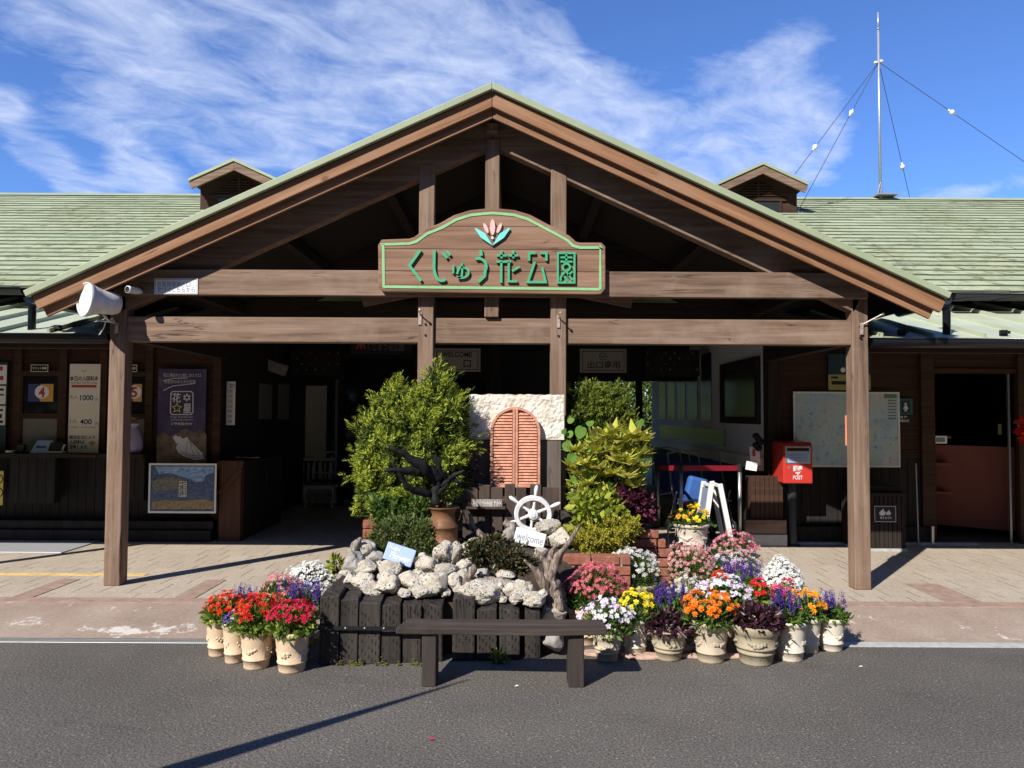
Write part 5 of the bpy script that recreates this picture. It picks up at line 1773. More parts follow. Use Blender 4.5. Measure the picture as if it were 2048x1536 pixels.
    m.build('keys', 'ink_grey', r)
    c = at(20, 903, 8.93); m = MB(); m.lathe([(0, .0), (.04, .0), (.05, .03), (.046, .03), (.037, .006), (0, .006)], (c.x, 8.93, zc), 16)
    tag(m.build('white_dish', 'white_paint', smooth=True), 'small white dish on the ticket counter left of the telephone', 'dish')
    # mascot-like covered object in window 5: plain pale sack tied at the neck
    c = at(268, 880, 9.0)
    r = thing('cloth_sack', 'pale lilac tied cloth sack on the counter behind the left post', 'sack', (c.x, 9.0, zc))
    m = MB(); m.lathe([(0, 0), (.075, .005), (.098, .06), (.095, .14), (.075, .22), (.045, .29), (.03, .315), (.05, .335), (.06, .35), (.03, .36), (0, .36)], (c.x, 9.0, zc), 20); m.build('sack', 'purple_cloth', r, smooth=True)
    m = MB()
    for k in range(14): m.obox((c.x - .02 + .03 * math.sin(k * 2.1), 9.0 + .03 * math.cos(k * 1.7), zc + .37 + .012 * (k % 5)), (.05, .012, .012), Matrix.Rotation(R(k * 40), 3, 'Z'))
    m.build('ribbon', 'rusty_can', r)


build_fittings()


def build_hall_things():
    # chair with an open scrolled back
    c = at(637, 1008, 12.2)
    root = thing('white_chair', 'pale painted chair with curved legs and open back in the dark hall', 'chair', (c.x, 12.2, TER))
    x, y, z = c.x, 12.2, TER
    k = 12.2 / F_PX
    w = 58 * k
    sh = at(637, 968, 12.2).z
    th = at(637, 908, 12.3).z
    m = MB(); m.box(x - w / 2, x + w / 2, y - .02, y + .42, sh - .02, sh + .035); m.build('seat', 'seat_slate', root, bevel=.015)
    m = MB(); m.box(x - w / 2 - .004, x + w / 2 + .004, y - .024, y + .424, sh - .075, sh - .022); m.build('seat_frame', 'chair_paint', root, bevel=.004)
    for sx in (-1, 1):
        for sy in (0, 1):
            px, py = x + sx * (w / 2 - .025), y + .01 + sy * .38
            m = MB(); m.tube([(px, py, sh - .06), (px + sx * .025, py - .02 * (1 - 2 * sy), sh - .18), (px + sx * .005, py, (sh + z) / 2 - .03), (px - sx * .006, py, z + .06), (px + sx * .02, py - .02, z)], [.028, .024, .017, .014, .018], 8)
            m.build('leg', 'chair_paint', root, smooth=True)
    m = MB()
    yb = y + .41
    for sx in (-1, 1):
        m.tube([(x + sx * w * .42, yb, sh), (x + sx * w * .47, yb + .02, sh + .18), (x + sx * w * .36, yb + .04, th - .07), (x + sx * w * .42, yb + .05, th - .01)], .015, 8)
        m.tube([(x + sx * .05, yb, sh + .02), (x + sx * .06, yb + .02, sh + .16), (x + sx * .10, yb + .04, th - .03)], .012, 6)
    m.tube([(x - w * .42, yb + .05, th - .01), (x - w * .2, yb + .05, th + .02), (x, yb + .05, th + .005), (x + w * .2, yb + .05, th + .02), (x + w * .42, yb + .05, th - .01)], .016, 8)
    m.tube([(x - w * .42, yb + .01, sh + .13), (x - w * .2, yb + .015, sh + .17), (x, yb + .015, sh + .13), (x + w * .2, yb + .015, sh + .17), (x + w * .42, yb + .01, sh + .13)], .011, 6)
    m.build('backrest', 'chair_paint', root, smooth=True)
    # striped rail behind the chair
    m = MB()
    for px in range(603, 668, 11):
        a, b = at(px, 975, 12.9), at(px + 5, 925, 12.9); m.box(a.x, b.x, 12.9, 12.93, TER + .25, b.z)
    a, b = at(600, 975, 12.9), at(668, 922, 12.9); m.box(a.x, b.x, 12.88, 12.95, b.z, b.z + .05); m.box(a.x, b.x, 12.88, 12.95, TER, TER + .25)
    tag(m.build('white_railing', 'chair_paint'), 'pale upright slatted rail behind the painted chair in dark hall', 'railing')
    # cream screen
    a, b = at(599, 920, 13.05), at(656, 772, 13.05)
    m = MB(); m.box(a.x, b.x, 12.97, 12.99, a.z, b.z); tag(m.build('door_curtain', 'cream_panel'), 'plain cream curtain panel above the chair in dark hall', 'curtain')
    # reception desk lamp and papers on the hall counter
    zc = at(460, 921, 9.05).z
    m = MB(); c = at(495, 914, 9.6); m.obox((c.x, 9.6, zc + .005), (.28, .10, .008)); tag(m.build('leaflet_pile', 'paper_white'), 'flat pale leaflets lying on the hall counter by the wall', 'leaflets')
    r = thing('projector', 'grey box projector with logo hanging tilted from the dark hall ceiling', 'projector', (at(552, 735, 11.).x, 11., at(552, 735, 11.).z))
    c = at(552, 735, 11.)
    m = MB(); m.obox(c, (.32, .12, .16), Matrix.Rotation(R(18), 3, 'Y')); m.build('case', 'sign_grey', r, bevel=.02)
    m = MB(); m.tube([c, c + Vector((0, 0, .9))], .015, 6); m.build('hanger', 'black_iron', r)

    # barrier posts with red belt
    grp = 'belt barrier posts at the passage'
    pts = []
    for px, py, lab in ((1362, 1085, 'slim steel barrier post in the passage behind the marigold pot'), (1480, 1068, 'slim steel barrier post between the A-board and the wooden buttress'), (1317, 1060, 'slim steel barrier post beside the big leafy plants')):
        Y = 8.5 if px == 1362 else (8.9 if px == 1480 else 10.2)
        c = at(px, 1060, Y)
        r = thing('barrier_post', lab, 'barrier post', (c.x, Y, TER), grp)
        zt = at(px, 931, Y).z
        m = MB(); m.tube([(c.x, Y, TER + .02), (c.x, Y, zt)], .022, 12); m.build('pole', 'steel', r, smooth=True)
        m = MB(); m.lathe([(0, .04), (.03, .035), (.15, .015), (.16, 0)], (c.x, Y, TER), 20); m.build('foot', 'black_iron', r, smooth=True)
        m = MB(); m.lathe([(.03, 0), (.03, .08), (.02, .09), (0, .09)], (c.x, Y, zt - .07), 12); m.build('cap', 'black_paint', r)
        pts.append((c.x, Y, zt))
    for a, b, lab in ((0, 1, 'dark red belt stretched between barrier posts above the A-board'), (2, 0, 'dark red belt running back between barrier posts behind the leafy plants')):
        m = MB(); p, q = Vector(pts[a]), Vector(pts[b]); m.bar(p + Vector((0, 0, -.03)), q + Vector((0, 0, -.03)), .004, .06)
        tag(m.build('barrier_belt', 'belt_red'), lab, 'belt', 'barrier belts')
    # A-board
    c = at(1440, 1075, 7.6)
    root = thing('a_board', 'folding white A-board sign with blue panel beside the marigold pot', 'A-board', (c.x, 7.6, TER))
    tp = at(1426, 966, 7.6)
    for s, (bx, by) in ((-1, at(1398, 1062, 7.5).xy), (1, at(1468, 1065, 7.6).xy)):
        m = MB()
        top = Vector((tp.x + s * .04, 7.6, tp.z)); bot = Vector((bx, 7.6, TER))
        dy = .30
        for o in (0, 1): m.bar(top + Vector((0, o * dy - .1, 0)), bot + Vector((0, o * dy - .1, 0)), .045, .035, up=Vector((0, 1, 0)))
        m.bar(top + Vector((0, -.08, -.02)), top + Vector((0, .18, -.02)), .03, .03)
        f = m.build('frame', 'white_paint', root, bevel=.003)
        m = MB()
        a, b = top + (bot - top) * .06, top + (bot - top) * .86
        m.add([a + Vector((s * .012, -.075, 0)), a + Vector((s * .012, .175, 0)), b + Vector((s * .012, .175, 0)), b + Vector((s * .012, -.075, 0))], [(0, 1, 2, 3)])
        m.build('panel', 'ink_slate' if s < 0 else 'dark_timber_post', root)
    # push carts with blue bags in the passage
    for k, (px, Y, lab) in enumerate(((1382, 9.6, 'push chair with blue bag parked behind the left barrier post'), (1345, 10.6, 'push chair with dark blue cover parked deeper in the passage'), (1425, 9.9, 'push chair with thin silver frame parked behind the A-board'))):
        c = at(px, 1040, Y)
        r = thing('push_chair', lab, 'push chair', (c.x, Y, TER), 'push chairs parked in the passage')
        x = c.x
        m = MB()
        for s in (-.2, .2):
            m.tube([(x + s, Y + .45, TER + 1.0), (x + s, Y + .1, TER + .5), (x + s, Y - .25, TER + .1)], .011, 6)
            m.tube([(x + s, Y - .1, TER + .55), (x + s, Y + .35, TER + .1)], .011, 6)
        m.tube([(x - .2, Y + .45, TER + 1.0), (x, Y + .47, TER + 1.04), (x + .2, Y + .45, TER + 1.0)], .013, 6)
        m.tube([(x - .2, Y - .15, TER + .42), (x, Y - .28, TER + .48), (x + .2, Y - .15, TER + .42)], .011, 6)
        m.build('frame', 'galvanised', r)
        m = MB(); m.obox((x, Y + .08, TER + .42), (.36, .32, .06), Matrix.Rotation(R(-12), 3, 'X')); m.obox((x, Y + .27, TER + .68), (.36, .06, .46), Matrix.Rotation(R(-24), 3, 'X'))
        m.build('seat', 'blue_cloth', r, bevel=.02)
        for sx in (-.2, .2):
            for dy in (-.25, .35):
                m = MB(); m.lathe([(.05, -.012), (.085, -.018), (.095, 0), (.085, .018), (.05, .012)], (x + sx, Y + dy, TER + .095), 18, axis=Matrix.Rotation(R(90), 3, 'Y'))
                m.lathe([(0, .01), (.05, .008)], (x + sx, Y + dy, TER + .095), 12, axis=Matrix.Rotation(R(90), 3, 'Y'))
                m.build('wheel', 'rubber_black', r)
        if k < 2:
            m = MB(); m.obox((x + .06, Y - .02, TER + .58), (.26, .14, .30), Matrix.Rotation(R(14), 3, 'Y')); m.build('bag', 'blue_bright' if k == 0 else 'blue_cloth', r, bevel=.04)
    # wooden buttress at the corner of the hall, stone foot
    a = at(1503, 1058, 8.9); b = at(1560, 958, 8.9)
    r = thing('corner_buttress', 'boarded wooden corner foot with stone base left of the post box', 'buttress', (at(1530, 1060, 9.).x, 9., TER))
    m = MB()
    x0, x1 = at(1512, 1050, 8.75).x, at(1578, 1050, 8.75).x
    zt = at(1540, 952, 8.95).z
    n = 7
    for k in range(n):
        xa, xb = x0 + (x1 - x0) * k / n + .003, x0 + (x1 - x0) * (k + 1) / n - .003
        m.box(xa, xb, 8.93, 8.955, TER + .30, zt)
    m.box(x0, x1, 8.957, YW - .08, TER, zt - .01)
    m.build('boards', 'siding_brown', r)
    x2 = at(1500, 1050, 8.7).x
    m = MB(); m.box(x2, x1 + .02, 8.88, 8.925, TER + .14, TER + .30); m.build('skirting', 'timber_beam', r, bevel=.004)
    m = MB(); m.box(x2 - .01, x1 + .02, 8.86, 8.93, TER, TER + .137); m.build('stone_foot', 'concrete_pale', r, bevel=.004)
    # thin iron plant stakes by the marigold pot
    m = MB(); c = at(1336, 1080, 6.7); m.tube([(c.x, 6.7, TER), (c.x, 6.7, at(1336, 1033, 6.7).z)], .008, 6); tag(m.build('garden_stake', 'galvanised'), 'thin grey stake standing left of the marigold pot', 'stake')


build_hall_things()
# ------------------------------------------------------------------ the bench
def build_bench():
    Yf = 4.55
    a, b = at(791, 1268, Yf), at(1214, 1268, Yf)
    zt = at(1000, 1257, Yf).z
    zb = at(1000, 1270, Yf).z
    root = thing('garden_bench', 'low dark timber bench with thick plank seat on two block legs', 'bench', ((a.x + b.x) / 2, Yf + .1, 0))
    m = MB()
    n = 14
    rr = random.Random(2)
    D = .215
    vt = []
    for k in range(n + 1):
        t = k / n
        x = a.x + (b.x - a.x) * t
        sag = -.004 * math.sin(math.pi * t) + rr.uniform(-.0012, .0012)
        sk = .05 * (1 - t) * (1 if k == 0 else 0)
        yy0, yy1 = Yf + .008 * math.sin(2.2 * t * math.pi), Yf + D + .006 * math.sin(3 * t)
        vt.append([(x, yy0, zb + sag), (x, yy0, zt + sag), (x + (.045 if k == 0 else 0), yy1, zt + sag), (x + (.045 if k == 0 else 0), yy1, zb + sag)])
    v = [p for q in vt for p in q]
    f = [(0, 1, 2, 3), tuple(4 * n + i for i in (3, 2, 1, 0))]
    for k in range(n):
        for j in range(4):
            f.append((4 * k + j, 4 * (k + 1) + j, 4 * (k + 1) + (j + 1) % 4, 4 * k + (j + 1) % 4))
    m.add(v, [tuple(q) for q in f]); m.build('seat', 'bench_timber', root, bevel=.006)
    for pa, pb in ((842.5, 871.5), (1137, 1168.5)):
        xa, xb = at(pa, 1368, Yf + .02).x, at(pb, 1368, Yf + .02).x
        MB().box(xa, xb, Yf + .025, Yf + .19, 0, zb - .001).build('leg', 'bench_leg_timber', root, bevel=.006)


build_bench()

# ------------------------------------------------------------------ the rockery
GZ = 'old black sleepers edging the rockery'


def build_sleepers():
    rr = random.Random(5)
    # (left px, right px, top px of the front face, base px, depth of block, name in the row)
    front = [(637, 676, 1193, 1331, .2), (678, 714, 1199, 1330, .16), (716, 759, 1206, 1329, .15), (761, 801, 1209, 1328, .15), (803, 842, 1211, 1326, .15), (844, 885, 1210, 1324, .15),
             (904, 949, 1196, 1322, .15), (954, 994, 1219, 1322, .15), (999, 1040, 1220, 1321, .15), (1050, 1081, 1223, 1318, .15)]
    words_ = ['corner sleeper of the rockery edge, tallest, beside the crimson flower pot', 'second sleeper from the rockery\'s left corner, mossy at its foot', 'third sleeper from the rockery\'s left corner',
              'fourth sleeper from the rockery\'s left corner, with a rotten split', 'sleeper left of the bench\'s left leg', 'sleeper just behind the bench\'s left leg',
              'tall sleeper standing right of the gap behind the bench', 'shorter sleeper next to the tall one behind the bench middle', 'sleeper above the small green weed behind the bench', 'narrow last sleeper of the row by the grey boulder']
    for (pa, pb, pt, pbse, D), w in zip(front, words_):
        Y = ground(pa, pbse, 0).y + rr.uniform(0, .006)
        a, b = at(pa, pbse, Y), at(pb, pbse, Y)
        zt = at((pa + pb) / 2, pt, Y).z
        m = MB()
        t = rr.uniform(-.012, .012)
        lean = rr.uniform(-.004, .004)
        v = [(a.x, Y, 0), (b.x, Y, 0), (b.x, Y + D, 0), (a.x, Y + D, 0), (a.x + lean, Y + .004, zt - t), (b.x + lean, Y + .004, zt + t), (b.x + lean, Y + D, zt + t + .025), (a.x + lean, Y + D, zt - t + .02)]
        m.add(v, [(0, 3, 2, 1), (4, 5, 6, 7), (0, 1, 5, 4), (1, 2, 6, 5), (2, 3, 7, 6), (3, 0, 4, 7)])
        o = m.build('sleeper', 'sleeper_timber', bevel=.007)
        tag(o, 'black timber ' + w, 'sleeper', GZ)
    # blocks that close the left flank, stepping back
    Y0 = ground(637, 1331, 0).y
    xl = at(638, 1300, Y0).x
    flank = ['first sleeper of the left flank, behind the corner one', 'second sleeper of the left flank, beside the violet salvia', 'rearmost sleeper of the left flank, beside the white flowers']
    for k, w in enumerate(flank):
        y = Y0 + .21 + k * .20
        zt = at(640 + 14 * k, 1190 - 14 * (k + 1), y).z
        m = MB()
        x = xl + .002 + .005 * k
        m.box(x, x + .24, y, y + .19, 0, zt)
        tag(m.build('sleeper', 'sleeper_timber', bevel=.007), 'black timber ' + w, 'sleeper', GZ)
    # iron strap round the left block
    Y = Y0 - .006
    a, b = at(637, 1256, Y), at(842, 1252, Y + .01)
    m = MB()
    m.box(a.x - .002, b.x, Y - .004, Y + .002, a.z - .012, a.z + .012)
    st = m.build('iron_strap', 'black_iron')
    tag(st, 'black iron strap nailed across the left group of sleepers', 'strap')
    m = MB()
    for k in range(6):
        x = a.x + .05 + k * .122
        m.ball((x, Y - .006, a.z + .002), .007, 6, 4)
    m.build('nail', 'galvanised', st)
    # moss at the foot
    m = MB(); rr = random.Random(3)
    for k in range(260):
        px = rr.choice([rr.uniform(672, 725), rr.uniform(745, 842)])
        y = Y0 - rr.uniform(0.0, .03)
        x = at(px, 1328, y).x
        h = abs(rr.gauss(0, .012))
        q = mnoise.noise(Vector((x * 14, 0, 0)))
        if q < -.05: continue
        m.ball((x, y + .016 - h * .1, h * (1 + 2.5 * max(0, q))), (rr.uniform(.004, .010), .004, rr.uniform(.002, .006)), 5, 3)
    tag(m.build('moss', 'moss'), 'yellow green moss along the foot of the left sleepers', 'moss', kind='stuff')


build_sleepers()


def mound_z(Y):
    pts = [(5.2, .34), (5.3, .40), (5.45, .49), (5.6, .55), (5.8, .59), (5.95, .60), (6.6, .60)]
    if Y <= pts[0][0]: return pts[0][1]
    for (a, za), (b, zb) in zip(pts, pts[1:]):
        if Y <= b: return za + (zb - za) * (Y - a) / (b - a)
    return pts[-1][1]


def build_mound():
    m = MB()
    xs = np.linspace(at(662, 1200, 5.2).x, at(1225, 1150, 5.9).x, 30); ys = np.linspace(5.2, 6.6, 18)
    v = []
    xfull = xs
    for y in ys:
        lim = at(1098, 1200, 5.2).x + (xfull[-1] - at(1098, 1200, 5.2).x) * min(1, max(0, (y - 5.3) / .4))
        xs = xfull[0] + (xfull - xfull[0]) * (lim - xfull[0]) / (xfull[-1] - xfull[0])
        if y == ys[0]: xs0 = xs
        for x in xs:
            e = min(1, (x - xs[0]) / .12, (xs[-1] - x) / .3)
            v.append((x, y, mound_z(y) * (.35 + .65 * max(0, e) ** .5) + .02 * mnoise.noise((x * 5, y * 5, 1))))
    n = len(xs)
    f = [(r * n + k, r * n + k + 1, (r + 1) * n + k + 1, (r + 1) * n + k) for r in range(len(ys) - 1) for k in range(n - 1)]
    e = len(v)
    for k in range(n): v.append((xs0[k], ys[0], 0))
    f += [(e + k, e + k + 1, k + 1, k) for k in range(n - 1)]
    e2 = len(v)
    for r in range(len(ys)): v.append((v[r * n][0], ys[r], 0)); v.append((v[r * n + n - 1][0], ys[r], 0))
    for r in range(len(ys) - 1):
        f.append((e2 + 2 * (r + 1), e2 + 2 * r, r * n, (r + 1) * n)); f.append((e2 + 2 * r + 1, e2 + 2 * r + 3, (r + 1) * n + n - 1, r * n + n - 1))
    m.add(v, f)
    struct(m.build('soil_bed', 'soil', smooth=True, org=(0, 0, 0)))


build_mound()


def rock_mesh(c, r, seed, rough=.30, flat_=1.0, sub=4):
    bm = bmesh.new()
    bmesh.ops.create_icosphere(bm, subdivisions=sub, radius=1.0)
    o = Vector((seed * 7.3, seed * 3.1, seed * 1.7))
    v = []
    # a few cutting planes give broken faces
    rr = random.Random(seed)
    planes = []
    for k in range(7):
        d = Vector((rr.gauss(0, 1), rr.gauss(0, 1), rr.gauss(0, 1))).normalized()
        planes.append((d, rr.uniform(.55, .85)))
    cuts = [(Vector((rr.gauss(0, 1), rr.gauss(0, 1), rr.gauss(0, 1))).normalized(), rr.uniform(.5, .78)) for _ in range(6)]
    for q in bm.verts:
        p = q.co.normalized()
        s = 1.0
        for d, h in planes:
            k = p.dot(d)
            if k > h: s = min(s, h / k)
        n1 = mnoise.noise(p * 1.6 + o); n2 = mnoise.noise(p * 4.3 + o); n3 = mnoise.noise(p * 10. + o)
        n4 = mnoise.noise(p * 22. + o)
        s *= 1 + rough * (.50 * n1 + .34 * n2 + .26 * n3 + .16 * n4 - .3 * abs(n3))
        for d, hh in cuts:
            k = p.dot(d) * s
            if k > hh: s *= 1 - .85 * (k - hh) / k
        v.append((c[0] + p.x * s * r[0], c[1] + p.y * s * r[1], c[2] + p.z * s * r[2]))
    f = [tuple(w.index for w in g.verts) for g in bm.faces]
    bm.free()
    return v, f


ROCKS = [
    # cx, cy, w, h in photo pixels, depth, label
    (724, 1163, 46, 30, 5.20, 'flat cream coral rock above the sleepers, leftmost of the second row'),
    (741, 1183, 50, 30, 5.12, 'cream coral rock in the lowest row, leftmost on the sleepers'),
    (774, 1171, 52, 44, 5.14, 'blocky pitted cream rock in the lowest row below the blue plaque'),
    (824, 1167, 56, 32, 5.16, 'long cream rock in the lowest row right of the blocky pitted one'),
    (849, 1187, 58, 20, 5.10, 'thin flat cream rock lying on the sleepers\' rear edge'),
    (868, 1168, 52, 40, 5.15, 'large cream boulder in the lowest row above the bench\'s left leg'),
    (808, 1189, 30, 18, 5.09, 'small brownish stone wedged between lowest rocks below the long one'),
    (774, 1140, 44, 38, 5.27, 'yellowish pitted rock leaning against the blue plaque'),
    (817, 1157, 32, 26, 5.24, 'small round white rock right of the blue plaque\'s foot'),
    (858, 1131, 42, 42, 5.34, 'rounded white rock in the middle of the pile, left of the pointed one'),
    (884, 1107, 36, 46, 5.44, 'pointed white rock standing at the top of the pile, below the rusty can'),
    (893, 1140, 38, 30, 5.30, 'round cream rock under the pointed one'),
    (906, 1164, 30, 32, 5.20, 'egg shaped cream rock right of the large boulder'),
    (910, 1110, 26, 38, 5.46, 'slim upright white rock beside the pointed one'),
    (928, 1101, 30, 32, 5.52, 'round white rock at the pile\'s top left of the dark shrub'),
    (927, 1131, 28, 24, 5.38, 'small white rock touching the dark shrub\'s left edge'),
    (925, 1150, 22, 24, 5.28, 'tiny cream rock left of the grey driftwood stub'),
    (733, 1138, 40, 28, 5.33, 'grey pitted rock under the pale branch at the pile\'s left end'),
    (704, 1131, 40, 52, 5.36, 'brownish weathered rock at the far left end of the pile'),
    (722, 1100, 44, 42, 5.50, 'pale knobbly rock on top of the pile\'s left end'),
    (750, 1116, 30, 30, 5.46, 'dull grey rock behind the blue plaque\'s left corner'),
    (959, 1188, 108, 40, 5.15, 'longest grey white rock lying along the rear of the right sleepers'),
    (1047, 1181, 42, 34, 5.18, 'rounded cream rock right of the longest rock'),
    (1018, 1182, 26, 24, 5.20, 'small tan rock between the longest and the rounded rock'),
    (1032, 1200, 30, 20, 5.12, 'small pale pebble rock above the shorter sleepers'),
    (1069, 1199, 44, 28, 5.12, 'smooth white rock above the last sleeper'),
    (962, 1150, 40, 18, 5.32, 'flat white rock tucked under the dark shrub'),
    (1012, 1150, 34, 18, 5.34, 'low cream rock under the dark shrub\'s right side'),
    (954, 1090, 38, 24, 5.66, 'white rock behind the dark shrub, below the plaque shelf'),
    (990, 1089, 30, 22, 5.68, 'white rock behind the dark shrub, below the curved driftwood'),
    (1096, 1057, 46, 32, 5.90, 'white rock against the lower right of the ship wheel'),
    (1121, 1080, 48, 42, 5.80, 'large yellowish rock right of the welcome plaque'),
    (1151, 1022, 24, 18, 6.05, 'small white rock on the brown block right of the ship wheel'),
    (970, 1106, 36, 26, 5.6, 'pale rock hidden in the back of the dark shrub'),
    (1080, 1110, 30, 26, 5.6, 'pale rock behind the forked driftwood stump'),
]


def build_rocks():
    for k, (cx, cy, w, h, Y, lab) in enumerate(ROCKS):
        c = at(cx, cy, Y)
        s = Y / F_PX
        rx, rz = w * s / 2 * 1.33, h * s / 2 * 1.3
        ry = (rx * rz) ** .5 * 1.05
        m = MB(); v, f = rock_mesh((c.x, c.y + ry * .4, c.z), (rx, ry, rz), 11 + k, .34); m.add(v, f)
        mat = 'grey_rock' if k in (18, 20) else 'coral_rock'
        o = m.build('coral_rock', mat, smooth=True)
        tag(o, lab, 'rock', 'pale coral rocks of the rockery')
    fill = [(700, 1160), (762, 1155), (795, 1180), (800, 1160), (838, 1146), (880, 1158), (845, 1112), (868, 1150), (905, 1140), (940, 1120), (916, 1180), (893, 1186), (756, 1178), (830, 1182), (790, 1150), (735, 1118), (712, 1112), (935, 1172), (1000, 1172), (1036, 1170), (1060, 1180), (1006, 1200), (1085, 1186), (985, 1202), (760, 1190), (690, 1146)]
    rr = random.Random(6)
    for k, (cx, cy) in enumerate(fill):
        Y = 5.13 + max(0, 1190 - cy) * .0043 + .03
        c = at(cx, cy, Y)
        m = MB(); q = rr.uniform(.030, .046); v, f = rock_mesh(c, (q * rr.uniform(1, 1.4), q, q * rr.uniform(.75, 1.1)), 200 + k, .34, sub=3); m.add(v, f)
        tag(m.build('filler_stone', 'coral_rock', smooth=True), 'small pale stone filling a gap between the larger rocks of the pile', 'stone', 'small filler stones of the rock pile')
    for cx, cy, w, h, Y, lab in ((1110, 1288, 56, 52, 5.13, 'dark grey boulder on the asphalt right of the last sleeper'), (1106, 1228, 56, 48, 5.22, 'pitted grey white boulder at the foot of the driftwood stump')):
        c = at(cx, cy, Y); s = Y / F_PX
        m = MB(); v, f = rock_mesh((c.x, c.y + .05, c.z), (w * s / 2 * 1.1, .09, h * s / 2 * 1.1), cx, .34); m.add(v, f)
        tag(m.build('boulder', 'grey_rock' if cy > 1250 else 'coral_rock', smooth=True), lab, 'boulder', 'boulders at the right end of the sleepers')


build_rocks()


def limb(m, pts, rad, n=9, seed=0, wob=.18):
    """gnarled branch: a tube with bent axis and lumpy radius"""
    P = []; Rr = []
    for k in range(len(pts) - 1):
        for t in np.linspace(0, 1, 6, endpoint=False):
            P.append(Vector(pts[k]).lerp(Vector(pts[k + 1]), t)); Rr.append(rad[k] * (1 - t) + rad[k + 1] * t)
    P.append(Vector(pts[-1])); Rr.append(rad[-1])
    o = len(m.V)
    m.tube(P, Rr, n)
    for i in range(o, len(m.V)):
        v = Vector(m.V[i]); k = min((i - o) // n, len(P) - 1)
        d = v - P[k]
        s = 1 + wob * 2.2 * mnoise.noise(Vector((v.x * 28 + seed, v.y * 28, v.z * 9))) + wob * 1.2 * mnoise.noise(Vector((v.x * 70 + seed, v.y * 70, v.z * 25)))
        v = P[k] + d * s + Vector((mnoise.noise(P[k] * 9 + Vector((seed, 0, 0))), 0, mnoise.noise(P[k] * 9 + Vector((0, seed, 0))))) * .012
        m.V[i] = tuple(v)


